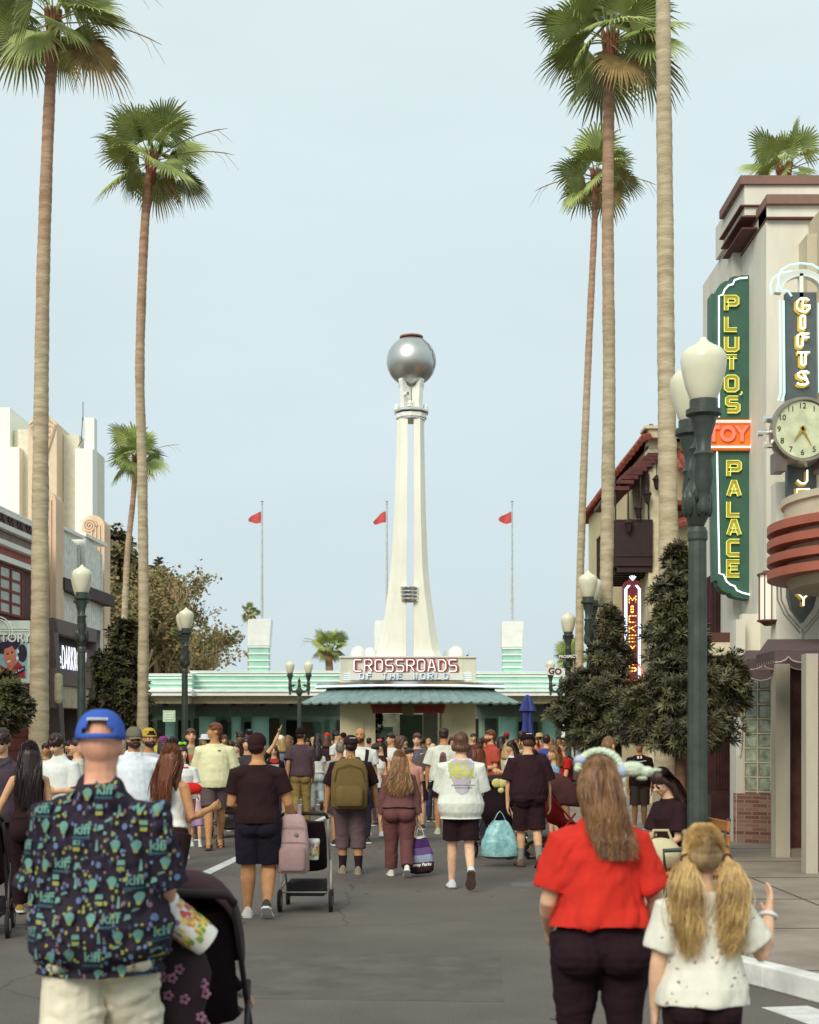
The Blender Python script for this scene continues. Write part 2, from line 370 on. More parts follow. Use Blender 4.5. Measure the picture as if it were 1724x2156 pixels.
# chrome ring with neon
mb = MB(); half = KX(1066)-KX(864)
P0 = arc_pts(KX(864), half, 1.5, .5, 48)
def band(mb, pts, za, zb, d=.0):
    k = len(pts)
    mb.add([(x, y, za) for x, y in pts]+[(x, y, zb) for x, y in pts]+[(x, y+1.2, zb) for x, y in pts]+[(x, y+1.2, za) for x, y in pts],
           [(i, i+1, k+i+1, k+i) for i in range(k-1)]+[(k+i, k+i+1, 2*k+i+1, 2*k+i) for i in range(k-1)]+[(i+1, i, 3*k+i, 3*k+i+1) for i in range(k-1)])
band(mb, P0, KZ(1447.5), KZ(1441)); band(mb, [(x*.985, y+.08) for x, y in P0], KZ(1441.2), KZ(1436)); mb.build('chrome_ring', chrome, K, smooth=True, angle=40)
mb = MB(); mb.tube([(x, y-.04, KZ(1444)) for x, y in P0], .03, 6); mb.build('neon_tube', neonb, K)
mb = MB(); pts = arc_pts(KX(864), half*.93, 1.4, .6, 30); k = len(pts)
mb.add([(x, y, KZ(1436)) for x, y in pts]+[(x, 3.5, KZ(1436)) for x, y in pts], [(i, i+1, k+i+1, k+i) for i in range(k-1)]); mb.build('roof', cream, K)
# sign box
mb = MB(); za, zb = KZ(1437), KZ(1385)
ribbed(mb, x0, KX(760), -.25, za, zb, .06, .03); ribbed(mb, KX(972), x1, -.25, za, zb, .06, .03)
mb.box(KX(760), KX(972), -.28, 0, za, zb); mb.box(x0, x1, 0, 3.6, za, zb-.01)
mb.build('sign_box', cream, K)
mb = MB(); mb.box(x0-.03, x1+.03, -.34, 3.65, zb, zb+.05); mb.box(KX(738), KX(975), -.36, -.28, KZ(1432), KZ(1417)); sbx = mb.build('sign_trim', white_p, K)
lw, lh = .25, .4
word = 'CROSSROADS'; wtot = KX(965)-KX(744); step = wtot/len(word)
mb = MB(); mn = MB()
for i, c in enumerate(word):
    ox = KX(746)+i*step; oz = KZ(1413.5)
    for pl in STR[c]:
        q = [(ox+x*.125, oz+z*lh/3) for x, z in pl]
        ribbon(mb, [(x+.03, z-.0) for x, z in q], .11, -.30, .05); neon(mn, q, -.36, .015)
mb.build('letter', redp, K); mn.build('neon_letter', neonw, K)
mb = MB(); mn = MB()
for i, c in enumerate('OF THE WORLD'):
    ox = KX(758)+i*(KX(950)-KX(758))/12; oz = KZ(1429.5)
    for pl in STR[c]:
        q = [(ox+x*.07, oz+z*.19/3) for x, z in pl]
        ribbon(mb, [(x+.012, z-.014) for x, z in q], .05, -.37, .03); neon(mn, q, -.40, .012)
for s in (-1, 1):
    for k in range(4):
        z = KZ(1431-k*4.4); xa = KX(724) if s < 0 else KX(972); neon(mn, [(xa, z), (xa+.34, z)], -.31, .009)
mb.build('letter', S('grey_blue_letters', 150, 160, 170), K); mn.build('neon_letter', mat('neon_dim_blue', (.6, .75, .9), emit=(.6, .75, .9), es=.7, var=0), K)
# domes
for dx, r, y in ((752, .27, .8), (776, .23, 1.6), (962, .29, .8), (948, .2, 2.2)):
    mb = MB(); mb.lathe([(r+.04, 0), (r+.04, .04), (r, .05), (r*1.0, .14), (r*.92, .25), (r*.7, .36), (r*.38, .42), (0, .44)], 20, (KX(dx), y, zb+.04)); mb.build('dome', white_p, K, smooth=True, angle=50)
# flared legs
def prof(tab, y):
    for (a, xa), (b, xb) in zip(tab, tab[1:]):
        if a <= y <= b: return xa+(xb-xa)*(y-a)/(b-a)
    return tab[-1][1]
outL = [(873, 835), (958, 833), (1075, 829), (1191, 822), (1250, 815), (1307, 807), (1345, 801), (1372, 794), (1388, 787)]
outR = [(873, 893), (958, 894.5), (1075, 897), (1191, 902), (1250, 908), (1288, 913), (1345, 921), (1372, 926), (1388, 933)]
ys = [873+i*(1388-873)/26 for i in range(27)]
def leg(tab, inner, sgn):
    mb = MB(); rings = []
    for y in ys:
        z = KZ(y); o = KX(prof(tab, y)); i_ = KX(inner(y)); mid = o-sgn*(.14+.12*(y-873)/515)
        sp = abs(o-KX(864)); d = max(.35, sp*.9)
        rings += [(i_, 1.0-d, z), (mid, 1.0-d, z), (o, 1.0-d+.3, z), (o, 1.0+d-.3, z), (mid, 1.0+d, z), (i_, 1.0+d, z)]
    k = 6; fs = []
    for a in range(len(ys)-1):
        for j in range(k): fs.append((a*k+j, a*k+(j+1) % k, (a+1)*k+(j+1) % k, (a+1)*k+j))
    fs += [tuple(range(k)), tuple((len(ys)-1)*k+j for j in range(k))]
    mb.add(rings, fs); return mb
leg(outL, lambda y: 858.5-3.5*(y-873)/515, -1).build('leg', cream, K); leg(outR, lambda y: 871-.5*(y-873)/515, 1).build('leg', cream, K)
cx = KX(861)
mb = MB()
for k in range(4):
    z = KZ(1264)+k*.135; mb.lathe([(0, z), (.33, z), (.345, z+.03), (.345, z+.095), (.33, z+.12), (0, z+.125)], 28, (cx, .42, 0))
mb.build('banded_drum', chrome, K, smooth=True, angle=30)
mb = MB()
for r, z0_, z1_ in ((.5, KZ(873), KZ(866)), (.56, KZ(866), KZ(858)), (.63, KZ(857), KZ(850))): mb.lathe([(0, z0_), (r, z0_), (r*1.02, z0_+.03), (r*1.02, z1_-.02), (r, z1_), (0, z1_)], 10, (KX(866), 1.0, 0), a0=R(18), a1=R(378))
mb.build('platform', chrome, K)
mb = MB(); mb.lathe([(.45, KZ(868)), (.57, KZ(868)), (.57, KZ(859)), (.45, KZ(859))], 10, (KX(866), .99, 0), a0=R(18), a1=R(378)); mb.build('platform_band', white_p, K)
# scroll brackets holding the globe
gx, gz, gr = KX(866), KZ(745), 53/60
for k in range(4):
    a = R(45+90*k); c, s = math.cos(a), math.sin(a)
    pr = [(.12, KZ(850)), (.46, KZ(850)), (.5, KZ(805)), (.56, KZ(790)), (.54, KZ(786)), (.40, KZ(790)), (.3, KZ(800)), (.12, KZ(803))]
    mb = MB(); vs = []
    for t in (-.09, .09):
        for r, z in pr: vs.append((gx+c*r-s*t, 1.0+s*r+c*t, z))
    m = len(pr); mb.add(vs, [tuple(range(m)), tuple(range(2*m-1, m-1, -1))]+[(i, (i+1) % m, m+(i+1) % m, m+i) for i in range(m)])
    mb.build('bracket', white_p, K)
mb = MB(); mb.tube([(gx, 1, KZ(850)), (gx, 1, KZ(790))], .05, 10); mb.build('globe_post', cream, K)
mb = MB(); mb.ell((gx, 1, gz), (gr, gr, gr), 48, 28); gl = mb.build('globe', steel, K, smooth=True)
mb = MB()  # raised continents near the right rim
rr = random.Random(5)
for lon, lat, w, h in ((-38, 46, 10, 12), (-30, 30, 8, 14), (-22, 10, 9, 16), (-16, -12, 7, 12), (-44, 56, 9, 5)):
    pts = []
    for k in range(12):
        a = k*math.pi/6; q = .7+.4*rr.random(); lo_ = R(lon+w*q*math.cos(a)); la = R(lat+h*q*math.sin(a)); r = gr*1.012
        pts.append((gx+r*math.cos(la)*math.cos(lo_), 1+r*math.cos(la)*math.sin(lo_), gz+r*math.sin(la)))
    c0 = sum((Vector(p) for p in pts), Vector())/12; d = (c0-Vector((gx, 1, gz))).normalized(); c0 = Vector((gx, 1, gz))+d*gr*1.014
    mb.add([c0]+pts, [(0, i+1, (i+1) % 12+1) for i in range(12)])
mb.build('continents', mat('matt_silver', (.5, .5, .48), metal=.9, rough=.5, var=.06), gl)
mb = MB(); mb.lathe([(0, 0), (.42, 0), (.42, .05), (.1, .07), (0, .07)], 24, (gx, 1, KZ(694.5))); mb.build('cap_plate', S('cap_red_brown', 150, 96, 84), K)
for dx, dy in ((-.53, 0), (-.05, -.55), (.5, 0)):
    mb = MB(); mb.lathe([(.09, 0), (.1, .05), (.08, .1), (.1, .12), (.07, .2), (0, .25)], 10, (gx+dx, 1+dy, KZ(850))); mb.build('lamp', cream, K, smooth=True, angle=40)
mb = MB(); mb.tube([(gx-.22, .55, KZ(822)), (gx-.12, .4, KZ(822))], .08, 10); cm = mb.build('camera_housing', white_p, K)
mb = MB(); mb.tube([(gx-.12, .395, KZ(822)), (gx-.11, .39, KZ(822))], .055, 10); mb.build('lens', dark, cm)
# little dark pennant behind the sign box
F = thing('small_flag', 'tiny dark pennant poking up behind the right end of the kiosk sign box', 'flag', (KX(999), 55, 0))
mb = MB(); mb.tube([(0, 0, 3), (0, 0, PZ(1370, 55))], .015, 6); mb.build('pole', white_p, F)
mb = MB(); mb.prism([(0, PZ(1376, 55)), (0, PZ(1384, 55)), (-.2, PZ(1384, 55))], -.005, .005); mb.build('pennant', dark, F)

# ================================================================ ENTRANCE BUILDING (Y = 75) behind the kiosk
def EX(px, Y=75): return PX(px, Y)
def wing(name, label, pa, pb, top, Y):
    g = thing(name, label, 'building', (0, Y, 0))
    z = lambda py: PZ(py, Y); a, b = EX(pa, Y), EX(pb, Y)
    mb = MB(); mb.box(a, b, 0, 3, z(1452), z(top)); mb.build('parapet', turq, g)
    mb = MB(); zz = z(top)
    for py, h in ((top+1, 2.4), (top+6.5, 3), (top+18, 3.2), (top+28.5, 3.2)):
        mb.box(a-.05, b+.05, -.08, .0, z(py+h), z(py))
    mb.box(a-.1, b+.1, -.02, 3.1, z(top), z(top-1.5)); mb.build('white_stripes', white_p, g)
    mb = MB(); mb.box(a-.2, b+.2, -1.2, 8, z(1465.5), z(1452.5)); fa = mb.build('roof_slab', white_p, g)
    mb = MB(); mb.box(a-.2, b+.2, -1.26, -1.2, z(1458.5), z(1457)); mb.build('roof_groove', S('grey_line', 170, 176, 170), fa)
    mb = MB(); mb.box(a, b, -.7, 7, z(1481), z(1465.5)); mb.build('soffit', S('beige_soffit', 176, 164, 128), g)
    mb = MB(); mb.box(a, b, 1.2, 1.5, z(1507), z(1483)); mb.build('beam', S('grey_green_beam', 88, 104, 92), g)
    return g
EW = wing('entrance_building', 'long turquoise and white striped gate building left of the kiosk', 403, 716, 1413, 75)
EW2 = wing('entrance_building', 'lower turquoise gate wing ending behind the leftmost tall palm trunks', 200, 403, 1419, 74)
EW3 = wing('entrance_building', 'turquoise and white striped gate building right of the kiosk', 1001, 1420, 1415, 75)
def shed(g, a, b, cols, Y=75):
    z0 = .0
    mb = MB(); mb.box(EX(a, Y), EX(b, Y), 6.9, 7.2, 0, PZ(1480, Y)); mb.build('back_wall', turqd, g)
    for c0, c1 in cols:
        mb = MB(); xx = (EX(c0, Y)+EX(c1, Y))/2; r = (EX(c1, Y)-EX(c0, Y))/2
        mb.lathe([(r, 0), (r, PZ(1484, Y)), (0, PZ(1484, Y))], 20, (xx, 2.6, 0)); mb.build('column', turq, g, smooth=True, angle=40)
    rr = random.Random(int(a))
    x = a+8
    while x < b-20:
        w = rr.choice([10, 14, 20, 26])
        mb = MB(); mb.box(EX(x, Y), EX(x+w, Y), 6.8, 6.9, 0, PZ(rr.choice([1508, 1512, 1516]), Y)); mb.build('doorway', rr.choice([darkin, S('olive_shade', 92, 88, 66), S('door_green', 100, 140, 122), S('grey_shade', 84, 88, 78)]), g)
        x += w+rr.choice([4, 10, 16])
    for k in range(int((b-a)/60)):
        mb = MB(); xx = EX(a+30+60*k, Y); mb.box(xx-.12, xx+.12, -.4, -.1, PZ(1487, Y), PZ(1481, Y)); mb.build('soffit_light', dark, g)
shed(EW, 403, 716, [(404, 440), (474, 496), (518, 556)]); shed(EW2, 200, 403, [(330, 352)], 74); shed(EW3, 1001, 1420, [(1056, 1097), (1150, 1185), (1240, 1270)])
for px, lab in ((355, 'pale green notice panel hanging under the gate roof beside the slim palm trunk'), (1176, 'small pale notice panel hanging under the gate roof near the dark trees')):
    mb = MB(); Y = 73; mb.box(PX(px-12, Y), PX(px+14, Y), Y, Y+.06, PZ(1519, Y), PZ(1495, Y))
    o = mb.build('notice_panel', S('pale_green_panel', 186, 210, 176), None); tag(o, lab, 'sign')
    mb = MB()
    for k in range(3): mb.box(PX(px-8, Y), PX(px+10, Y), Y-.02, Y-.001, PZ(1503+k*5, Y), PZ(1501.5+k*5, Y))
    mb.build('lines', white_p, o)
# pylons and flags
def pylon(pl, pr, top, band_top, Y, lab, flabel, fx, ftop):
    g = thing('pylon', lab, 'pylon', (0, Y, 0), group='white capped pylons on the gate roof'); a, b = PX(pl, Y), PX(pr, Y); z = lambda py: PZ(py, Y)
    mb = MB(); mb.box(a+.05, b-.05, 0, 1.0, z(1418), z(band_top)); mb.build('base', turq, g)
    mb = MB(); m = (a+b)/2
    mb.prism([(a-.02, z(band_top)), (b+.02, z(band_top)), (b+.02, z(band_top-14)), (b+.1, z(top+3)), (b+.1, z(top)), (a-.02+.05, z(top)), (a+.0, z(top+4)), (a-.02, z(top+14))], -.04, 1.1); mb.build('cap', white_p, g, bevel=.02)
    mb = MB(); n = 4
    for k in range(n+1):
        py = band_top+1+(1415-band_top)*k/n; mb.box(a, b, -.07, 1.05, z(py+3), z(py))
    mb.build('white_bands', white_p, g)
    f = thing('flagpole', flabel, 'flag', (PX(fx, Y), Y+.4, z(top)), group='red pennants on tall poles'); h = z(ftop)-z(top)
    mb = MB(); mb.tube([(0, 0, -.2), (0, 0, h)], [.07, .04], 8); mb.lathe([(0, h), (.07, h+.06), (.02, h+.12), (.09, h+.2), (0, h+.24)], 8); mb.build('pole', S('pole_grey', 196, 200, 196), f, smooth=True, angle=50)
    mb = MB(); rr = random.Random(fx); N = 10; vs = []
    for i in range(N+1):
        t = i/N; top_ = h-.35-.25*t*t; bot = h-.95+.2*t*t
        for zz in (top_+(bot-top_)*0, top_+(bot-top_)*.5, bot if t < 1 else top_-.04): vs.append((-.05-.68*t, .06*math.sin(t*7+fx), zz-.22*t-.1*math.sin(t*4+fx*.7)*t))
    fs = []
    for i in range(N):
        for j in range(2): fs.append((i*3+j, i*3+j+1, i*3+j+4, i*3+j+3))
    mb.add(vs, fs); mb.build('pennant', S('flag_red', 208, 84, 80), f, smooth=True)
pylon(522, 567, 1303, 1359, 76, 'white capped turquoise pylon left of the kiosk tower', 'red pennant on the pole left of the tower', 550, 1060)
pylon(789, 838, 1306, 1372, 77, 'white capped pylon half hidden behind the left leg of the tower', 'red pennant on the pole just left of the tower shaft', 814, 1060)
pylon(1057, 1099, 1308, 1362, 76, 'white capped turquoise pylon right of the kiosk tower', 'red pennant on the pole right of the tower', 1079, 1060)
# far backdrop seen through the gate
mb = MB(); mb.box(-60, 60, 96, 97, 0, 3.4); o = mb.build('far_wall', S('far_hedge', 110, 112, 84, var=.3, vs=.8), None); tag(o, 'long olive hedge wall far behind the gate building', 'hedge')

# ================================================================ LEFT SIDE BUILDINGS
TH = -math.atan(.061)
pinkred = S('pink_red_plaster', 168, 100, 92, rough=.8, var=.08, vs=2)
taupe = S('taupe_frame', 118, 104, 100, rough=.7, var=.06)
peach = S('peach_plaster', 228, 200, 170, rough=.8, var=.06, vs=1.5)
brick = mat('brick_red', srgb(134, 66, 58), rough=.85, var=.12, vs=3)
def brickify(m, c1, c2, mort, scale, off=(0, 0, 0), rot=(R(90), 0, 0), bw=.5, rh=.25):
    n = m.node_tree; b = n.nodes['Principled BSDF']; t = n.nodes.new('ShaderNodeTexCoord'); mp = n.nodes.new('ShaderNodeMapping')
    mp.inputs['Rotation'].default_value = rot; n.links.new(t.outputs['Object'], mp.inputs[0])
    br = n.nodes.new('ShaderNodeTexBrick'); br.inputs['Scale'].default_value = scale; br.inputs['Color1'].default_value = (*c1, 1); br.inputs['Color2'].default_value = (*c2, 1); br.inputs['Mortar'].default_value = (*mort, 1)
    br.inputs['Mortar Size'].default_value = .007; br.inputs['Brick Width'].default_value = bw; br.inputs['Row Height'].default_value = rh; br.inputs['Bias'].default_value = -.1
    n.links.new(mp.outputs[0], br.inputs['Vector']); n.links.new(br.outputs['Color'], b.inputs['Base Color'])
    bp = n.nodes.new('ShaderNodeBump'); bp.inputs['Strength'].default_value = .5; bp.inputs['Distance'].default_value = .01; bp.invert = True
    n.links.new(br.outputs['Fac'], bp.inputs['Height']); n.links.new(bp.outputs[0], b.inputs['Normal'])
def LY(px, off=0): return (12.5-off)/(.061-(px-CX)/FPX)      # distance of the left frontage seen at this column
L0 = Vector((-12.5, 0, 0))
LB = thing('striped_building', 'brick red and white banded shop front at the far left edge', 'building', (-12.5, 0, 0), TH)
LBs = 1/math.cos(TH)
def ly(px, off=0): return LY(px, off)*LBs
ya, yb = 20, ly(70)
def lz(py, px, off=0): return PZ(py, LY(px, off))
ref = lambda py: lz(py, 67)
mb = MB(); mb.box(-6, 0, ya, yb, 0, ref(1097)); mb.build('wall', pinkred, LB)
mb = MB()
for pa, pb, d in ((1104, 1112, .12), (1133, 1143, .18), (1164, 1174, .16), (1196, 1207, .2), (1097, 1100, .05)):
    mb.box(0, d, ya, yb, ref(pb), ref(pa))
mb.build('white_stripes', white_p, LB)
mb = MB(); mb.box(.002, .04, ya, yb, ref(1131), ref(1113.5)); fz = mb.build('frieze', S('frieze_brown', 112, 84, 78), LB)
mb = MB()
for k in range(22):
    y = yb-.5-k*.7; zc = ref(1122)
    for dy, dz in ((-.16, .07), (-.05, -.07), (.07, .07), (.17, -.05)): mb.box(.04, .07, y+dy-.045, y+dy+.045, zc+dz-.07, zc+dz+.07)
mb.build('frieze_motif', S('motif_brown', 84, 58, 56), fz)
mb = MB(); mb.box(.002, .03, ya, yb, ref(1163), ref(1146)); mb.build('grey_band', S('grey_band', 140, 124, 116), LB)
wz0, wz1 = ref(1306), ref(1213)
mb = MB(); mb.box(.002, .025, ya, yb-.25, wz0-.2, wz1+.2); mb.build('window_surround', S('surround_brown', 96, 54, 54), LB)
glassl = mat('pale_curtain_glass', srgb(150, 156, 138), rough=.2, var=.12, vs=3, spec=.6)
rfr = S('red_window_frame', 134, 56, 48)
for k in range(5):
    y1 = yb-1.1-k*3.3; y0 = y1-2.5
    mb = MB(); mb.box(.02, .05, y0, y1, wz0, wz1); w = mb.build('window', glassl, LB)
    mb = MB()
    for j in range(4): yy = y0+j*(y1-y0)/3; mb.box(.05, .075, yy-.05, yy+.05, wz0, wz1)
    for j in range(5): zz = wz0+j*(wz1-wz0)/4; mb.box(.05, .07, y0-.05, y1+.05, zz-.035, zz+.035)
    mb.build('frame', rfr, w)
mb = MB(); rz1 = lz(1440, 67)
for k in range(9): mb.box(0, .05, ya, yb-.0, k*.34+.03, k*.34+.3)
mb.build('brick_courses', brick, LB)
mb = MB(); mb.box(0, .03, yb-4.5, yb-3.2, 0, 2.6); d = mb.build('doorway', S('pale_teal_door', 150, 176, 158), LB)
mb = MB(); mb.box(.03, .08, yb-3.2, yb-3.1, 0, 2.65); mb.box(.03, .08, yb-4.5, yb-4.4, 0, 2.65); mb.build('door_frame', white_p, d)
# blade sign with the poster
CS = thing('blade_sign', 'COVER STORY blade sign with an old style portrait poster of a woman in red', 'sign', (PX(-1, 32), 32, 0))
sx0, sx1, sz0, sz1 = -1.15, PX(63, 32)-PX(-1, 32), PZ(1438, 32), PZ(1306, 32)
mb = MB(); mb.box(sx0, sx1, 0, .18, sz0, sz1); mb.build('panel', S('pale_mint_panel', 206, 220, 204, var=.06), CS, bevel=.01)
px0, px1, pz0, pz1 = sx0+.1, sx1-.06, sz0+.12, PZ(1354, 32)
mb = MB(); mb.box(px0, px1, -.012, 0, pz0, pz1); po = mb.build('poster', S('poster_sky', 150, 190, 198, var=.06), CS)
def ellpoly(cx_, cz_, a, b, rot=0, n=20): return [(cx_+a*math.cos(t)*math.cos(rot)-b*math.sin(t)*math.sin(rot), cz_+a*math.cos(t)*math.sin(rot)+b*math.sin(t)*math.cos(rot)) for t in [2*math.pi*i/n for i in range(n)]]
q0 = sx1-.68; h0 = pz0
def ps(poly, lvl, m, nm):
    mb = MB(); mb.prism([(q0+x*.66, h0+z*.9) for x, z in poly], -.012-.004*lvl, -.011); mb.build(nm, m, po)
redc = S('poster_red_coat', 178, 44, 44, var=.12, vs=8); skin_p = S('poster_skin', 216, 132, 104, var=.1, vs=6); navy = S('poster_navy', 52, 40, 66, var=.2, vs=9)
ps([(-.5, 0), (-.45, .42), (-.05, .36), (.2, .25), (.42, .2), (.62, .42), (.86, .25), (.88, 0)], 1, redc, 'red_coat')
ps([(.28, .36), (.3, .12), (.42, .2), (.55, .38)], 2, skin_p, 'neck')
ps(ellpoly(.78, .62, .16, .22), 3, navy, 'hair_roll'); ps(ellpoly(.3, .8, .42, .17, .25), 4, navy, 'hair')
ps(ellpoly(.36, .56, .2, .27, .15), 5, skin_p, 'face'); ps(ellpoly(.26, .83, .36, .085, .28), 6, navy, 'hat')
ps(ellpoly(.29, .6, .045, .014, .2), 7, navy, 'eyes'); ps(ellpoly(.44, .64, .04, .014, .3), 7, navy, 'eyes')
ps(ellpoly(.34, .41, .07, .03, .3), 7, S('poster_lips', 240, 226, 214), 'smile'); ps(ellpoly(.64, .66, .035, .05), 7, white_p, 'earring'); ps(ellpoly(.62, .49, .045, .05), 7, white_p, 'earring')
ps([(.1, .0), (.86, .31), (.88, .2), (.38, .0)], 6, navy, 'banner')
t = text_mb('A Star is Born', .075, .002, shear=.2); ca, sa = math.cos(R(27)), math.sin(R(27))
t.v = [(q0+.36+x*ca-z*sa, -.04+y*.5, h0+.12+x*sa+z*ca) for x, y, z in t.v]; t.build('banner_text', white_p, po)
tealt = S('sign_teal_line', 150, 196, 186)
mb = MB(); cxs, czs = sx1-.75, PZ(1331, 32)
for r in (.36, .3): mb.tube([(cxs+r*math.cos(a), -.02, czs+r*math.sin(a)) for a in [i*math.pi/16 for i in range(32)]], .012, 5, closed=True)
for dz in (.06, .0): mb.tube([(cxs+.1, -.02, czs+dz+.03), (sx1-.03, -.02, czs+dz+.03)], .009, 4)
for dz in (.02, -.1, -.13): mb.tube([(sx0, -.02, czs+dz), (cxs-.1, -.02, czs+dz)], .009, 4)
mb.build('ring_ornament', white_p, CS)
for s_, xx, zz, sz_ in (('COVER', -.36, .02, .27), ('STORY', .38, -.13, .27)):
    t = text_mb(s_, sz_, .012, bold=.004, spacing=.95); mb_move(t, (cxs+xx, -.03, czs+zz)); t.build('letters', white_p, CS)
    t = text_mb(s_, sz_, .006, bold=.012, spacing=.95); mb_move(t, (cxs+xx+.008, -.012, czs+zz-.008)); t.build('letter_shadow', S('letter_shadow_grey', 110, 140, 132), CS)
# peach fins with scrolls and white zigzag front
CF = thing('camera_shop_building', 'peach scroll topped shop building with white zigzag front', 'building', (-12.5, 0, 0), TH)
def fin(px_l, px_r, Yc, top, scroll_px, nm='scroll_fin', thick=.9):
    g = MB(); a, b = PX(px_l, Yc), PX(px_r, Yc); M = Matrix.Rotation(-TH, 4, 'Z')
    def loc(x, y, z): v = M @ Vector((x+12.5, y, 0)); return (v.x, v.y, z)
    zt = PZ(top, Yc); w = b-a; r = w/2; pr = [(a, 0), (b, 0), (b, zt-r)]
    for i in range(1, 12): t = math.pi*i/12; pr.append(((a+b)/2+r*math.cos(t), zt-r+r*math.sin(t)))
    pr += [(a, zt-r)]
    N = len(pr); g.add([loc(x, Yc, z) for x, z in pr]+[loc(x, Yc+thick, z) for x, z in pr], [tuple(range(N)), tuple(range(2*N-1, N-1, -1))]+[(i, (i+1) % N, N+(i+1) % N, N+i) for i in range(N)])
    f = g.build(nm, peach, CF)
    g = MB()
    sx_ = a+w*.36; sz_ = zt-r*.95; sp = []
    for i in range(44): t = i/43*2.6*2*math.pi; rr_ = r*.62*(1-i/48); sp.append(loc(sx_+rr_*math.cos(math.pi-t*1.0+math.pi), Yc-.03, sz_+rr_*math.sin(-t+math.pi)))
    g.tube(sp, w*.05, 6)
    for k in range(3):
        xx = a+w*(.45+.17*k); g.tube([loc(xx, Yc-.01, 0), loc(xx, Yc-.01, zt-r*(1.2 - .15*k))], w*.055, 6)
    g.build('flutes', peach, f, smooth=True, angle=60)
    return f
fin(66, 118, 39.5, 1029, 0); fin(172, 220, 46.0, 1084, 0)
mb = MB(); yf0, yf1 = 40.2, 46.6
mb.box(-7, -.35, yf0, yf1, 0, lz(1150, 150)); mb.build('wall', S('pale_grey_plaster', 238, 240, 232), CF)
# fluted zigzag piers (two folded bays)
for k, (yy, pt) in enumerate(((40.5, 1112), (43.0, 1130))):
    zt_ = PZ(pt, yy); mb = MB(); n_ = 8
    for j in range(n_):
        y0 = yy+j*.3; mb.prism([(y0, 3.4), (y0+.2, 3.4), (y0+.2, zt_-.03*j), (y0, zt_-.03*j)], -.3-.0*j, .12-.02*j, 'x')
    mb.box(-.35, -.02, yy, yy+2.4, 3.4, zt_-.25)
    mb.build('fluted_pier', S('pier_mint_white', 240, 242, 234), CF)
    mb = MB(); mb.box(-.5, .16, yy-.05, yy+2.3, zt_, zt_+.1); mb.build('pier_cap', white_p, CF)
mb = MB(); mb.prism([(40.4, 5.9), (45.6, 5.9), (45.6, 6.25), (40.4, 6.25)], -.35, .3, 'x'); mb.build('dark_awning', S('awning_brown', 74, 52, 56), CF)
# camera shaped frame
y0f, y1f = ly(113, .75), ly(213, .75); fo = .75
zA, zB = lz(1300, 113, .75), 3.0
mb = MB()
T_ = .38
def fquad(a, b, c, d, x0_, x1_): mb.prism([a, b, c, d], x0_, x1_, 'x')
fquad((y0f, zA), (y1f, zA), (y1f-.1, zA-T_), (y0f+.1, zA-T_), -.4, fo)
fquad((y0f, zA), (y0f+T_, zA), (y0f+T_+.7, 1.6), (y0f+.7, 1.6), -.4, fo)
fquad((y1f, zA), (y1f-T_, zA), (y1f-T_-.7, 1.6), (y1f-.7, 1.6), -.4, fo)
DR = mb.build('camera_frame', taupe, CF)
mb = MB(); mb.box(-.3, fo-.35, y0f+.3, y1f-.3, zA-1.75, zA-T_+.05); mb.build('sign_recess', dark, DR)
mb = MB(); mb.box(-.3, fo-.06, y0f+.5, y1f-.5, zA-1.75, zA-1.3); mb.build('sill_band', taupe, DR)
mb = MB(); mb.box(-.3, fo-.12, y0f+.6, y1f-.6, zA-2.35, zA-1.76); mb.build('pale_band', S('pale_band', 200, 192, 162), DR)
mb = MB(); mb.box(-.3, -.2, y0f+.4, y1f-.4, 0, zA-2.36); mb.build('shop_interior', darkin, DR)
mb = MB(); mb.box(-.2, -.16, y0f+.9, y0f+2.8, 2.0, 2.95); pn = mb.build('lit_panel', S('panel_green_grey', 134, 136, 108), DR)
mb = MB()
for k in range(3): mb.box(.0, .05, y0f+.4, y0f+2.3, 1.05+.36*k, 1.08+.36*k)
mb.build('rail', chrome, DR)
t = text_mb('The', .72, .004, bold=.0, align='LEFT', shear=.15)
t.v = [(fo-.28+y, y0f+.75+x*.75, zA-1.05+z*1.15) for x, y, z in t.v]; t.build('neon_letter', neonw, DR)
t = text_mb('DARKROOM', .8, .004, bold=.0, align='LEFT', spacing=1.0)
w_ = max(v[0] for v in t.v); t.v = [(fo-.28+y, y0f+1.65+x*(y1f-y0f-2.2)/w_, zA-1.0+z*1.25) for x, y, z in t.v]; t.build('neon_letter', neonw, DR)
mb = MB(); mb.lathe([(0, -.42), (.1, -.38), (.12, -.3), (.12, .3), (.1, .38), (0, .42)], 12, (.95, y0f-.2, 3.0)); 
wl = MB(); o = mb.build('wall_lamp', S('cream_glass', 222, 214, 176), None); o.location = (-12.5, 0, 0); o.rotation_euler = (0, 0, TH); tag(o, 'cream cylinder wall lamp beside the dark angled shop frame', 'lamp')
mb = MB(); mb.box(.75, .88, y0f-.28, y0f-.1, 2.5, 3.55); mb.box(.3, .78, y0f-.24, y0f-.14, 2.9, 3.1); mb.build('bracket', taupe, o)
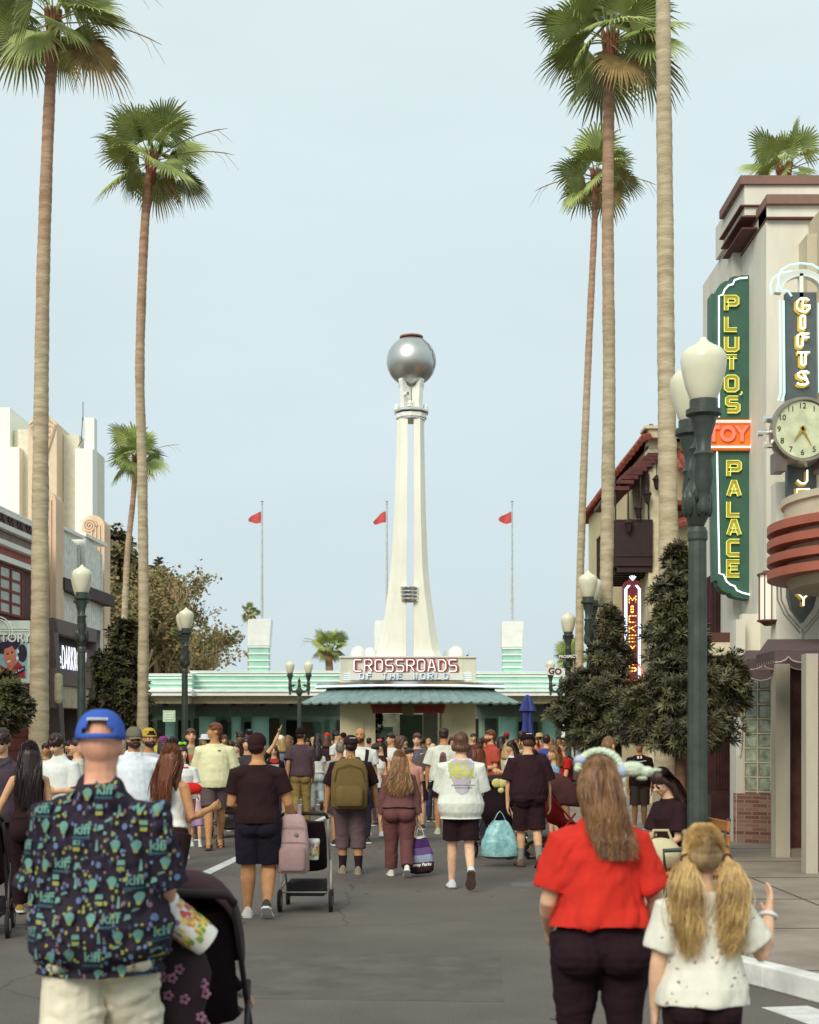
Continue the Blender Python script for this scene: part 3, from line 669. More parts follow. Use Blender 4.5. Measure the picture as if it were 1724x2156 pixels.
# white theatre towers behind
WT = thing('theatre_building', 'stepped white and peach theatre towers with a diamond crest behind the left palm', 'building', (0, 50, 0))
wx = lambda px: PX(px, 50)
mint = S('mint_white_plaster', 240, 244, 234, var=.03); creamw = S('grey_cream_plaster', 226, 222, 200, var=.05)
def slab(a, b, top, y0, y1, m, nm='tower_block'): mb = MB(); mb.box(wx(a), wx(b), y0, y1, 0, PZ(top, 50)); return mb.build(nm, m, WT)
slab(-60, 11, 849, .6, 4, mint); slab(11, 36, 937, .3, 3, mint); slab(25, 63, 893, .8, 5, creamw); slab(12, 28, 893, 1.0, 5, creamw); slab(46, 75, 882, 3, 6, creamw)
slab(122, 156, 905, .8, 5, creamw); slab(154, 191, 940, .3, .9, mint); slab(170, 192, 872, .5, .95, mint)
mb = MB(); zt_ = PZ(864, 50)
mb.prism([(wx(61), 0), (wx(121), 0), (wx(121), PZ(891, 50)), (wx(92), zt_), (wx(61), PZ(891, 50))], -.1, 3); ct = mb.build('crest_tower', S('peach_cream', 226, 204, 176, var=.05), WT)
mb = MB(); dm = [(wx(64), PZ(896, 50)), (wx(91), PZ(870, 50)), (wx(118), PZ(896, 50)), (wx(93), PZ(985, 50)), (wx(64), PZ(896, 50))]
mb.tube([(x, -.14, z) for x, z in dm], .06, 4); rr = random.Random(2)
for r_ in range(7):
    for c_ in range(-3, 4):
        if abs(c_) <= 3-r_*.45: mb.ell((wx(91)+c_*.115, -.1, PZ(897, 50)-r_*.19), (.065, .05, .07), 8, 6)
mb.build('diamond_relief', ct.data.materials[0], ct)
mb = MB(); mb.tube([(wx(168), .5, PZ(878, 50)), (wx(168), .5, PZ(838, 50))], .012, 5); mb.tube([(wx(168), .45, PZ(872, 50)), (wx(167), .3, PZ(925, 50)), (wx(161), .25, PZ(937, 50))], .014, 5); mb.build('lightning_rod', dark, WT)

# ================================================================ RIGHT SIDE BUILDINGS
brown = S('brown_cornice', 138, 108, 94, rough=.75, var=.07)
brownd = S('dark_brown_trim', 104, 66, 60, rough=.75, var=.07)
stucco = S('grey_white_stucco', 230, 226, 210, rough=.85, var=.07, vs=2, stretch=(1, 1, .25), bump=.1, bs=120)
stuccoy = S('warm_stucco', 206, 196, 170, rough=.85, var=.06, vs=2)
TT = thing('toy_shop_tower', 'white tower with stacked brown cornices above the green neon sign', 'building', (0, 21.6, 0))
ty = lambda py: PZ(py, 21.6); tx = lambda px: PX(px, 21.6)
mb = MB(); mb.box(tx(1590), tx(1590)+4.6, -.66, 2.6, 2.9, ty(459)); mb.box(tx(1571), tx(1571)+4.6, .9, 3.2, 2.9, ty(459)); mb.build('wall', stucco, TT)
mb = MB(); mb.box(tx(1563), tx(1563)+5, -.12, 1.9, ty(459), ty(385)); mb.build('upper_wall', stucco, TT)
def cornice(pl, t, b, y0, y1, m=brown):
    mb = MB(); mb.box(tx(pl), tx(pl)+5.6, y0, y1, ty(b), ty(t)); mb.build('cornice', m, TT)
cornice(1553, 378, 396, -.17, 1.3); cornice(1553, 439, 442, -.165, 1.3, brownd); cornice(1555, 462, 465, -.16, 1.25, brownd); cornice(1557, 486, 489, -.155, 1.2, brownd)
cornice(1587, 450, 469, -.78, .9); cornice(1588, 494, 497, -.75, .9, brownd)
mb = MB(); mb.box(tx(1590), tx(1590)+5.4, -.7, -.19, ty(496), ty(467)); mb.build('fascia', stucco, TT)
# narrow window slit and stepped buttress behind the blade sign
mb = MB(); mb.box(5.72, 6.6, -1.1, -.665, 2.9, ty(546)); mb.box(5.86, 6.7, -1.3, -.665, 2.9, ty(505)); mb.build('buttress', stuccoy, TT)
# blade: PLUTO'S TOY PALACE
PS = thing('neon_sign', "tall green PLUTO'S TOY PALACE neon blade sign with white outline", 'sign', (0, 22, 0))
gx_ = lambda px: PX(px, 22); gz_ = lambda py: PZ(py, 22)
green = S('sign_green', 62, 104, 86, rough=.5, var=.1, vs=2); gold = S('letter_gold', 196, 168, 60, rough=.5, var=.05)
lime = mat('neon_lime', (.6, .7, .2), emit=srgb(206, 218, 110), es=.6, var=0)
def steps_(s):  # stair scallop at top (s=1) or bottom (s=-1)
    a = [(1497, 618), (1506, 618), (1509, 608), (1516, 598), (1527, 591), (1532, 591), (1536, 585), (1545, 581), (1558, 581), (1558, 579), (1576, 579)]
    if s < 0: a = [(1504, 1222), (1510, 1222), (1512, 1232), (1518, 1241), (1530, 1248), (1536, 1248), (1541, 1254), (1550, 1257), (1556, 1258), (1580, 1262)]
    return a
top_ = [(gx_(a), gz_(b)) for a, b in steps_(1)]; bot = [(gx_(a), gz_(b)) for a, b in steps_(-1)]
mb = MB(); mb.prism(top_+[(gx_(1577), gz_(884)), (gx_(1497), gz_(884))], 0, .3); mb.prism([(gx_(1499), gz_(948)), (gx_(1580), gz_(948))]+bot[::-1], 0, .3); mb.build('panel', green, PS)
orange = S('orange_panel', 214, 122, 34, rough=.5, emit=srgb(220, 110, 30), es=.25)
mb = MB(); mb.box(gx_(1466), gx_(1580), -.06, .36, gz_(949), gz_(884)); op = mb.build('orange_panel', orange, PS)
mb = MB()
for py in (890, 943): neon(mb, [(gx_(1470), gz_(py)), (gx_(1576), gz_(py))], -.1, .014)
mb.build('neon_tube', neonw, op)
ror = mat('neon_red', (.8, .2, .15), emit=srgb(250, 84, 60), es=.9, var=0)
t = text_mb('TOY', .33, .015, bold=.012); w_ = max(v[0] for v in t.v)-min(v[0] for v in t.v); mb_move(t, (gx_(1529), -.09, gz_(917)), ((gx_(1572)-gx_(1484))/w_, 1, .98)); t.build('letters', ror, op)
t = text_mb('TOY', .33, .006, bold=.02); mb_move(t, (gx_(1529)+.008, -.065, gz_(917)), ((gx_(1572)-gx_(1484))/w_, 1, .98)); t.build('letter_backing', S('deep_orange', 196, 66, 30), op)
mb = MB(); ml = MB()
def lets(word, centers, pxc, w, h, y=-.012):
    for c, py in zip(word, centers):
        x0_ = gx_(pxc)-w/2; z0_ = gz_(py)-h/2
        for pl in STR[c]:
            q = [(x0_+x*w/2, z0_+z*h/3) for x, z in pl]
            if c == "'": ml.tube([(x, -.05, z) for x, z in q], .012, 5); continue
            ribbon(mb, q, .062, -.004, .03)
            for o_ in (.03, -.03): ml.tube([(x, -.045, z) for x, z in offs(q, o_)], .0078, 5)
lets('PLUTO', [641, 682, 724, 765.5, 808.5], 1538.5, .165, .2); lets('S', [852.5], 1541, .165, .2)
lets("'", [840], 1561, .1, .15)
lets('PALACE', [988.5, 1030, 1071, 1112, 1154, 1197], 1543.5, .17, .21)
mb.build('letters', gold, PS); ml.build('neon_letter', lime, PS)
mb = MB()
neon(mb, [(gx_(a), gz_(b)) for a, b in ((1512, 1215-336), (1512, 624), (1520, 622), (1524, 611), (1532, 602), (1541, 600), (1545, 591), (1556, 587), (1572, 586))], -.04, .014)
neon(mb, [(gx_(a), gz_(b)) for a, b in ((1508, 952), (1513, 1208), (1522, 1210), (1528, 1224), (1536, 1231), (1545, 1234), (1550, 1243), (1561, 1248), (1577, 1252))], -.04, .014)
mb.build('neon_tube', neonw, PS)
# stepped shop front along the pavement: each bay stands a little nearer than the last
SF = thing('corner_shop', 'stepped grey shop front with glass blocks and a brick base on the right', 'building', (0, 0, .15))
pilm = S('pillar_grey_plaster', 186, 178, 158, rough=.85, var=.1, vs=2, stretch=(1, 1, .25), bump=.1, bs=120)
glassb = mat('glass_block', srgb(176, 186, 158), rough=.12, var=.28, vs=7, spec=.8, bump=.5, bs=16, bd=.012)
def fx_(px, Y): return PX(px, Y)
def fz_(py, Y): return PZ(py, Y)-.15
mb = MB(); mb.box(fx_(1546, 21.2), fx_(1566, 21.1)+.02, 21.1, 21.5, 0, 3.3); mb.box(fx_(1634, 19.8), 9, 19.8, 20.1, 2.5, 5.1); mb.box(fx_(1566, 21.2), 9, 21.3, 21.5, 2.6, 3.4); mb.build('wall', stucco, SF)
xa_, xb_ = fx_(1566, 21.05), fx_(1634, 20.75); zb_, zt2 = fz_(1670, 21), fz_(1425, 21)+.5
rot_ = math.atan2(-.3, xb_-xa_)
def facet(u, v, z): c, s = math.cos(rot_), math.sin(rot_); return (xa_+u*c-v*s, 21.05+u*s+v*c, z)
L_ = (xb_-xa_)/math.cos(rot_)
def fbox(mb, u0, u1, v0, v1, z0, z1): 
    k = len(mb.v); mb.box(u0, u1, v0, v1, z0, z1); mb.v[k:] = [facet(*p) for p in mb.v[k:]]
bm_ = mat('shop_brick', srgb(140, 98, 82)); brickify(bm_, srgb(124, 76, 64), srgb(164, 132, 110), srgb(150, 132, 114), 1.0, rot=(R(90), 0, 0), bw=.19, rh=.058)
mb = MB(); mb.add([facet(*p) for p in [(-.16, -.02, 0), (L_, -.02, 0), (L_, .2, 0), (-.16, .2, 0), (-.16, -.02, zb_), (L_, -.02, zb_), (L_, .2, zb_), (-.16, .2, zb_)]], [(0, 3, 2, 1), (4, 5, 6, 7), (0, 1, 5, 4), (1, 2, 6, 5), (2, 3, 7, 6), (3, 0, 4, 7)]); mb.build('brick_base', bm_, SF)
mb = MB(); rows = 9; ch = .214; cw = .208
for i in range(3):
    for j in range(rows): fbox(mb, i*cw+.012, min((i+1)*cw-.012, L_-.005), .02, .12, zb_+.03+j*ch+.012, zb_+.03+(j+1)*ch-.012)
gb = mb.build('glass_blocks', glassb, SF, bevel=.018)
mb = MB(); fbox(mb, 0, L_, .035, .11, zb_, zb_+.03+rows*ch)
for i in range(4): fbox(mb, i*cw-.012, i*cw+.012, .008, .1, zb_+.0, zb_+.03+rows*ch)
for j in range(rows+1): fbox(mb, 0, L_, .009, .1, zb_+.03+j*ch-.011, zb_+.03+j*ch+.011)
mb.build('mortar_frame', S('mortar_cream', 206, 196, 170), gb)
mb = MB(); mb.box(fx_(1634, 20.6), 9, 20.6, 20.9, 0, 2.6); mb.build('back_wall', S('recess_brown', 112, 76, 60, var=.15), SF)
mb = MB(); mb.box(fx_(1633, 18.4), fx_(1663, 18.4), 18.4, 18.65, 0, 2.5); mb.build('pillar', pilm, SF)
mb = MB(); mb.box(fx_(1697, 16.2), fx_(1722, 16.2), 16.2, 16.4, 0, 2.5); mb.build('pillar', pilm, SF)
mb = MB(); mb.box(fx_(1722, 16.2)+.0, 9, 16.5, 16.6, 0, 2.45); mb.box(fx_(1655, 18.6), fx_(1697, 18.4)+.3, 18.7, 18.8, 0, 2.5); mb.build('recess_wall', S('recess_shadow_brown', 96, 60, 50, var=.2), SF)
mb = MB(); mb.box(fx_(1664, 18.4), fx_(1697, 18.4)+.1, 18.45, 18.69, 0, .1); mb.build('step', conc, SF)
DPm = S('oxblood_stone', 70, 40, 42, rough=.45, var=.2, vs=4)
for a, b, Y_, h in ((1503, 1545, 23.4, fz_(1262, 23.4)+.4), (1462, 1480, 24.6, 2.7), (1482, 1498, 24.6, 2.7)):
    mb = MB(); x0_, x1_ = fx_(a, Y_), fx_(b, Y_); mb.box(x0_, x1_, Y_, Y_+.8, 0, h); nf = 7
    for j in range(nf): mb.tube([(x0_+(j+.5)*(x1_-x0_)/nf, Y_, .7), (x0_+(j+.5)*(x1_-x0_)/nf, Y_, h)], (x1_-x0_)/nf*.42, 6)
    for j in range(4): mb.tube([(x0_, Y_+.1+.2*j, .7), (x0_, Y_+.1+.2*j, h)], .07, 6)
    mb.box(x0_-.07, x1_+.04, Y_-.1, Y_+.9, 0, .62); mb.build('dark_pilaster', DPm, SF)
mb = MB(); mb.box(fx_(1493, 22.2), fx_(1615, 22.2), 22.2, 23.2, fz_(1352, 22.2), fz_(1331, 22.2)); mb.box(fx_(1615, 22.2), fx_(1640, 22.2), 22.19, 23.2, fz_(1352, 22.2), fz_(1331, 22.2)); mb.build('canopy_trim', brownd, SF)
mb = MB(); mb.box(fx_(1493, 22.15), fx_(1640, 22.15), 22.14, 23.3, fz_(1379, 22.15), fz_(1352, 22.15)); mb.build('canopy', S('cream_canopy', 236, 226, 196), SF)
mb = MB(); mb.ell((fx_(1556, 21.1), 21.08, 1.75), (.05, .03, .5), 12, 8); mb.build('wall_crest', white_p, SF)
# marquee drum with copper fins, and the round building corner behind
MQ = thing('marquee', 'round beige marquee drum ringed by four copper fins at the right edge', 'marquee', (6.05, 17.6, 0))
copper = S('copper_red_fin', 172, 98, 76, rough=.55, var=.07, vs=2)
zq = lambda py: PZ(py, 16.6)
mb = MB(); mb.lathe([(0, zq(1018)), (1.42, zq(1018)), (1.42, zq(1033)), (1.38, zq(1035)), (1.36, zq(1200)), (1.3, zq(1218)), (0, zq(1218))], 48); mb.build('drum', stuccoy, MQ, smooth=True, angle=30)
for a, b in ((1076, 1095), (1110, 1128), (1145, 1163), (1178, 1197)):
    mb = MB(); za_, zb2 = zq(b), zq(a); mb.lathe([(1.36, za_), (1.59, za_), (1.59, zb2), (1.36, zb2)], 48); mb.build('fin', copper, MQ, smooth=True, angle=30)
# vertical GIFTS / JEWELRY sign with clock
GS = thing('neon_sign', 'tall grey GIFTS and JEWELRY neon sign with cyan tubes behind the marquee', 'sign', (0, 19.4, 0))
vx = lambda px: PX(px, 19.4); vz = lambda py: PZ(py, 19.4)
sgrey = S('sign_slate', 84, 92, 92, rough=.5, var=.08); cyan = mat('neon_cyan', (.5, .85, .85), emit=srgb(160, 226, 226), es=.8, var=0)
nwarm = mat('neon_warm_white', (1, .96, .86), emit=srgb(255, 246, 226), es=1.1, var=0)
mb = MB(); mb.prism([(vx(1655), vz(615)), (vx(1719), vz(615)), (vx(1719), vz(1255)), (vx(1712), vz(1280)), (vx(1690), vz(1311)), (vx(1667), vz(1280)), (vx(1660), vz(1255))], 0, .14); mb.build('panel', sgrey, GS)
mb = MB(); ml = MB()
for c, py in (('G', 644.6), ('I', 681), ('F', 719), ('T', 758), ('S', 798), ('J', 1005), ('R', 1225), ('Y', 1262), ('E', 1045), ('W', 1085), ('E', 1120), ('L', 1155), ('R', 1190)):
    if c == 'I': pls = [[(.55, .2), (.55, 2.8), (.9, 3), (1.25, 2.8), (1.25, .2), (.9, 0), (.55, .2)]]
    elif c == 'T': pls = [[(0, 3), (2, 3)], [(.65, 3), (.65, .3), (1, 0), (1.35, .3), (1.35, 3)]]
    elif c == 'F': pls = [[(1.9, 3), (.5, 3), (.1, 2.6), (.1, .3), (.4, 0), (.9, .3), (.9, 3)], [(.9, 2.2), (1.9, 2.2)]]
    elif c == 'G': pls = [[(1.9, 2.5), (1.4, 3), (.6, 3), (0, 2.2), (0, .8), (.6, 0), (1.4, 0), (2, .7), (2, 1.4), (1.2, 1.4)], [(.9, 3), (.9, 0)]]
    elif c == 'S': pls = [[(1.9, 2.6), (1.5, 3), (.7, 3), (.1, 2.5), (.2, 1.9), (1.6, .9), (1.8, .4), (1.2, 0), (.5, 0), (0, .4)], [(.9, 2.8), (1.6, 1.0)]]
    else: pls = STR[c]
    for pl in pls:
        q = [(vx(1675)+x*.085+(0), vz(py)-.09+z*.06) for x, z in pl]; neon(ml, q, -.07, .014); ribbon(mb, [(x-.006, z-.012) for x, z in q], .05, -.0, .015)
mb.build('letters', gold, GS); ml.build('neon_letter', nwarm, GS)
mb = MB()
for dx in (0, 9): neon(mb, [(vx(1639+dx), vz(634)), (vx(1641+dx), vz(828)), (vx(1636+dx), vz(845))], -.05+.02*dx/9, .013)
neon(mb, [(vx(1721), vz(640)), (vx(1722), vz(828))], -.05, .013)
arch = [(1662, 628), (1655, 618), (1642, 616), (1636, 608), (1634, 590), (1640, 574), (1655, 564), (1680, 559), (1705, 562), (1722, 572), (1735, 590)]
neon(mb, [(vx(a), vz(b)) for a, b in arch], -.1, .014)
neon(mb, [(vx(a-9), vz(b+6)) for a, b in arch[3:8]], .1, .012)
mb.build('neon_tube', cyan, GS)
mb = MB(); r0 = []; 
for i in range(13): t_ = math.pi*i/12; r0.append((vx(1688)-.32*math.cos(t_), vz(615)+.27*math.sin(t_)))
ribbon(mb, r0, .09, .12, .12); mb.box(vx(1683), vx(1691), 0, .1, vz(628), vz(575)); mb.build('arch_frame', white_p, GS)
mb = MB()
for s in (-1, 1):
    for r_ in (0, .05): mb.tube([(vx(1690)+s*(.30+r_-.0), .02, vz(1225)), (vx(1690)+s*(.29+r_), .02, vz(1262)), (vx(1690)+s*(.2+r_), .02, vz(1292)), (vx(1690)+s*.03, .02, vz(1322+r_*200))], .013, 6)
mb.tube([(vx(1690), .03, vz(1322)), (vx(1692), .03, vz(1340)), (vx(1688), .04, vz(1362))], .02, 6); mb.build('unlit_tube', S('grey_tube', 158, 156, 146), GS)
# clock (a watch case), plain dial
CK = thing('watch_clock', 'round grey wristwatch shaped clock between the two halves of the jewellery sign', 'clock', (0, 19.0, 0))
kc = (PX(1690, 19), PZ(905, 19)); kr = 70*19/3000
mb = MB(); mb.lathe([(0, 0), (kr*1.0, 0), (kr*1.0, .3), (kr*.96, .38), (kr*.88, .38), (kr*.86, .33), (0, .33)], 48)
mb.v = [(kc[0]+x+ .06*(z < .2), .3-z*1.0+0, kc[1]+y) for x, y, z in mb.v]; mb.build('case', S('case_grey', 150, 142, 128, rough=.35, metal=.5), CK, smooth=True, angle=30)
mb = MB(); mb.tube([(kc[0]-.02, -.045, kc[1]), (kc[0]-.02, -.035, kc[1])], kr*.86, 48); dial = mb.build('dial', S('dial_cream', 206, 212, 176), CK)
for n_ in range(1, 13):
    a = R(90-30*n_); t = text_mb(str(n_), .105, .002); mb_move(t, (kc[0]-.02+kr*.7*math.cos(a), -.05, kc[1]+kr*.7*math.sin(a))); t.build('numeral', dark, dial)
mb = MB()
for a, l_, w_ in ((R(-62), .26, .02), (R(-128), .2, .026)): 
    d_ = Vector((math.cos(a), math.sin(a))); n2 = Vector((-d_.y, d_.x)); b0 = Vector((kc[0]-.02, kc[1]))
    mb.prism([tuple(b0+n2*w_-d_*.04), tuple(b0+d_*l_), tuple(b0-n2*w_-d_*.04)], -.075, -.06)
mb.build('hands', S('hand_ochre', 170, 140, 50), dial)
mb = MB(); mb.tube([(kc[0]-kr-.14, .1, kc[1]-.02), (kc[0]-kr+.0, .1, kc[1]-.02)], .045, 10); 
for dz in (.17, -.17): mb.tube([(kc[0]-kr*.96-.07, .12, kc[1]+dz), (kc[0]-kr*.85, .12, kc[1]+dz)], .05, 8)
mb.build('crown_button', chrome, CK)
for q_ in (-.36, .22):
    mb = MB(); mb.box(kc[0]+q_, kc[0]+q_+.14, .0, .3, kc[1]-kr-.1, kc[1]-kr+.16); mb.build('lug', S('lug_grey', 120, 104, 98, metal=.4, rough=.4), CK)
# wall lantern
WL = thing('wall_lantern', 'upright white glass lantern with brown caps on the shop corner', 'lantern', (PX(1616, 19.9), 19.9, 0))
z = lambda py: PZ(py, 19.9)
mb = MB(); mb.lathe([(.0, z(1308)), (.12, z(1308)), (.12, z(1210)), (0, z(1210))], 16); mb.build('glass', mat('lantern_glass', srgb(238, 232, 214), rough=.3, emit=(1, .95, .85), es=.25, var=0), WL, smooth=True, angle=50)
mb = MB()
for a in range(8): mb.tube([(.125*math.cos(a*math.pi/4+.2), .125*math.sin(a*math.pi/4+.2), z(1308)), (.125*math.cos(a*math.pi/4+.2), .125*math.sin(a*math.pi/4+.2), z(1210))], .009, 4)
mb.lathe([(.15, z(1212)), (.15, z(1208)), (.09, z(1205)), (.06, z(1201)), (0, z(1201))], 12); mb.lathe([(0, z(1318)), (.05, z(1317)), (.1, z(1311)), (.15, z(1308)), (.15, z(1305))], 12); mb.box(.1, .5, -.02, .02, z(1262), z(1256)); mb.build('cage', S('bronze_brown', 118, 76, 54, metal=.3, rough=.5), WL)
# scalloped awnings
AW = S('awning_taupe', 98, 80, 80, rough=.85, var=.1, vs=6); pip = S('awning_piping', 214, 196, 188)
def awning(lab, x0_, x1_, Y_, zf, rise, back, drop, per):
    g = thing('awning', lab, 'awning', (0, 0, 0), group='scalloped taupe awnings over the shop front')
    mb = MB(); mb.add([(x0_, Y_, zf), (x1_, Y_, zf), (x1_, Y_+back, zf+rise), (x0_+.14, Y_+back, zf+rise), (x0_, Y_+back, zf)], [(0, 1, 2, 3), (0, 3, 4)]); o = mb.build('top', AW, g); m_ = o.modifiers.new('thick', 'SOLIDIFY'); m_.thickness = .01
    line = [(x0_, Y_+back)]; vs = []; pp = []
    def val(a, b, per_):
        n_ = max(1, round((Vector(b)-Vector(a)).length/per_))*10
        for i in range(n_+1):
            p = Vector(a).lerp(Vector(b), i/n_); t = (i % 10)/10; d = drop*(.45+.55*abs(math.sin(PI_*((t+.5) % 1)))**.55); yield (p.x, p.y, d)
    PI_ = math.pi
    q = list(val((x0_, Y_+back), (x0_, Y_), per*.35))+list(val((x0_, Y_), (x1_, Y_), per))
    for x, y, d in q: vs += [(x, y, zf), (x, y, zf-d)]; pp.append((x, y-.008, zf-d))
    mb = MB(); mb.add(vs, [(2*i, 2*i+2, 2*i+3, 2*i+1) for i in range(len(q)-1)]); v_ = mb.build('valance', AW, g)
    m_ = v_.modifiers.new('thick', 'SOLIDIFY'); m_.thickness = .012
    mb = MB(); mb.tube(pp, .009, 4); mb.build('piping', pip, v_)
awning('lowest scalloped taupe awning in front of the glass blocks', PX(1552, 20), PX(1700, 20), 20.0, PZ(1411, 20), .14, .7, .14, .375)
awning('middle scalloped taupe awning crossing above the first pillar', PX(1580, 18.5), PX(1790, 18.5), 18.5, PZ(1388, 18.5), .16, .8, .13, .33)
awning('highest scalloped taupe awning at the right edge under the sign tip', PX(1632, 17), PX(1850, 17), 17, PZ(1371, 17), .2, .9, .13, .34)
# spanish building
SB = thing('spanish_building', 'cream Spanish style building with tile roof and dark iron balcony', 'building', (0, 34, 0))
sx_ = lambda px: PX(px, 34); sz_ = lambda py: PZ(py, 34)
crm = S('spanish_cream', 214, 196, 150, rough=.85, var=.07, vs=1)
tile = S('roof_tile', 158, 84, 66, rough=.8, var=.25, vs=5, bump=.6, bs=18)
def wx2(y): return 5.83+.10*y*.6    # side wall leans with the street
mb = MB(); mb.box(sx_(1372), sx_(1372)+8, 0, 12, 0, sz_(930)); mb.build('wall', crm, SB)
mb = MB(); mb.box(sx_(1372)-.1, sx_(1372)+.35, -.12, .4, 0, sz_(905)); mb.box(sx_(1372)-.2, sx_(1372)+.5, -.2, .5, sz_(905), sz_(899)); mb.box(sx_(1372)-.1, sx_(1372)+.4, -.14, .45, sz_(945), sz_(938)); mb.build('corner_pier', S('pier_cream', 226, 214, 178), SB)
mb = MB(); mb.add([(sx_(1355), -.4, sz_(930)), (sx_(1355)+9, -.4, sz_(930)), (sx_(1355)+9, 13, sz_(930)), (sx_(1355), 13, sz_(930)), (sx_(1400), 2, sz_(862)), (sx_(1400)+7, 2, sz_(862)), (sx_(1400)+7, 11, sz_(862)), (sx_(1400), 11, sz_(862))],
    [(0, 1, 5, 4), (1, 2, 6, 5), (2, 3, 7, 6), (3, 0, 4, 7), (4, 5, 6, 7)]); rf = mb.build('roof', tile, SB)
mb = MB()
for k in range(24): 
    y = -.3+k*.55; mb.tube([(sx_(1355)-.05, y, sz_(930)+.02), (sx_(1400), 2+(y+.3)*9/13.3, sz_(862)+.03)], .08, 6)
for k in range(18):
    x = sx_(1357)+k*.5; mb.tube([(x, -.45, sz_(930)+.02), (sx_(1400)+(k*.5)*.8, 2, sz_(862)+.03)], .08, 6)
mb.build('tile_ridges', tile, rf)
mb = MB(); mb.box(sx_(1372)+.35, sx_(1372)+6, -.9, 0, sz_(1075), sz_(1066)); mb.add([(sx_(1410), -1.2, sz_(1010)), (sx_(1560), -1.2, sz_(1010)), (sx_(1560), 0, sz_(950)), (sx_(1410), 0, sz_(950))], [(0, 1, 2, 3)])
for k in range(10): mb.tube([(sx_(1412)+k*.17, -1.22, sz_(1010)+.02), (sx_(1412)+k*.17, 0, sz_(950)+.02)], .06, 6)
mb.build('lower_roof', tile, SB)
mb = MB(); mb.box(sx_(1412), sx_(1470), -.8, 0, 0, sz_(1110)); mb.build('porch', crm, SB)
mb = MB(); mb.add([(sx_(1405), -1.2, sz_(1128)), (sx_(1475), -1.2, sz_(1100)), (sx_(1475), -.2, sz_(1075)), (sx_(1405), -.2, sz_(1108))], [(0, 1, 2, 3)]); o = mb.build('porch_roof', tile, SB); m_ = o.modifiers.new('t', 'SOLIDIFY'); m_.thickness = .1
iron = S('dark_iron', 54, 34, 34, rough=.6, var=.1)
BL = MB(); bx0, bx1 = sx_(1293), sx_(1371); bz = sz_(1193)
BL.box(bx0, bx1, -.2, 3.2, bz, bz+.22)
for k in range(8): BL.box(bx0+.05, bx1, -.15+k*.45, -.05+k*.45, bz-.14, bz)
BL.box(bx0, bx1, -.2, -.12, bz+.2, sz_(1100)); balc = BL.build('balcony', iron, SB)
mb = MB(); zr = sz_(1098)
for k in range(18): mb.tube([(bx0, -.15+k*.19, bz), (bx0, -.15+k*.19, zr)], .02, 4)
for x_ in (bx0, bx0+.3, bx0+.6, bx1-.1): mb.tube([(x_, -.18, zr), (x_, -.18, sz_(1000))], .022, 5)
mb.tube([(bx0, -.18, sz_(1040)), (bx0+.15, -.18, sz_(1015)), (bx0+.45, -.18, sz_(1000)), (bx1, -.18, sz_(985))], .03, 5)
mb.tube([(bx0, -.18, zr), (bx0, 3.1, zr)], .03, 5); mb.tube([(bx0, -.18, zr), (bx1, -.18, zr)], .03, 5); mb.build('railing', iron, balc)
mb = MB()
for k in range(9):
    t_ = k/8; xa = bx0+.0+(bx1-bx0)*t_*.95; za = sz_(1035)+(sz_(965)-sz_(1035))*t_**.8; mb.box(xa-.08, xa+.32, -.25, 3.1, za, za+.09)
mb.build('tile_canopy', S('canopy_dark_tile', 104, 54, 50, var=.25, vs=6), balc)
for k in range(4):
    xx = bx0+.3+.22*k; zz = sz_(1110)+.55*k*.62; mb = MB(); mb.lathe([(.0, -.2), (.05, -.14), (.09, .05), (.12, .06), (.05, .14), (0, .2)], 6, (xx, -.3, zz)); mb.tube([(xx, -.3, zz+.2), (xx, -.25, zz+.55)], .012, 4); mb.build('lantern', iron, balc)
for k in range(3):
    mb = MB(); mb.box(sx_(1378)+.4+k*1.1, sx_(1378)+.9+k*1.1, -.03, 0, sz_(1300), sz_(1230)); mb.build('window', S('dark_window', 60, 50, 44), SB)
# MICKEY'S neon blade
MK = thing('neon_sign', "slim red MICKEY'S bulb and neon blade sign under the iron balcony", 'sign', (0, 33, 0))
mx_ = lambda px: PX(px, 33); mz_ = lambda py: PZ(py, 33)
mred = S('sign_oxblood', 118, 36, 42, rough=.5)
mb = MB(); tp = [(mx_(1312), mz_(1232)), (mx_(1317), mz_(1224)), (mx_(1324), mz_(1220)), (mx_(1331), mz_(1212)), (mx_(1338), mz_(1220)), (mx_(1345), mz_(1224)), (mx_(1350), mz_(1232))]
mb.prism([(mx_(1350), mz_(1440)), (mx_(1312), mz_(1440))]+tp, 0, .2); mb.build('panel', mred, MK)
mb = MB()
for d_ in (3, 6.5):
    for s in (-1, 1): neon(mb, [(mx_(1331+s*(19-d_)), mz_(1430)), (mx_(1331+s*(19-d_)), mz_(1240)), (mx_(1331+s*(12-d_)), mz_(1232))], -.04, .014)
for k in range(5): a = R(50+20*k); neon(mb, [(mx_(1331), mz_(1222)), (mx_(1331)+.12*math.cos(a), mz_(1222)+.12*math.sin(a))], -.04, .01)
mb.build('neon_tube', neonb, MK)
bulb = mat('warm_bulb', (1, .7, .3), emit=srgb(255, 196, 96), es=3.0, var=0)
mb = MB(); ml = MB()
for i, c in enumerate("MICKEY'S"):
    py = 1262+i*20.5
    for pl in STR[c]:
        q = [(mx_(1331)-.075+x*.075, mz_(py)-.075+z*.05) for x, z in pl]; ribbon(mb, q, .03, 0, .01)
        for (xa, za), (xb, zb3) in zip(q, q[1:]):
            for t_ in (0, .5): ml.ell((xa+(xb-xa)*t_, -.03, za+(zb3-za)*t_), (.011, .011, .011), 5, 4)
mb.build('letters', S('sign_yellow', 222, 170, 70), MK); ml.build('bulb', bulb, MK)
mb = MB(); mb.tube([(mx_(1332)+.2*math.cos(a), -.06, mz_(1415)+.2*math.sin(a)) for a in [i*math.pi/12 for i in range(24)]], .02, 5, closed=True); mb.build('neon_ring', ror, MK)
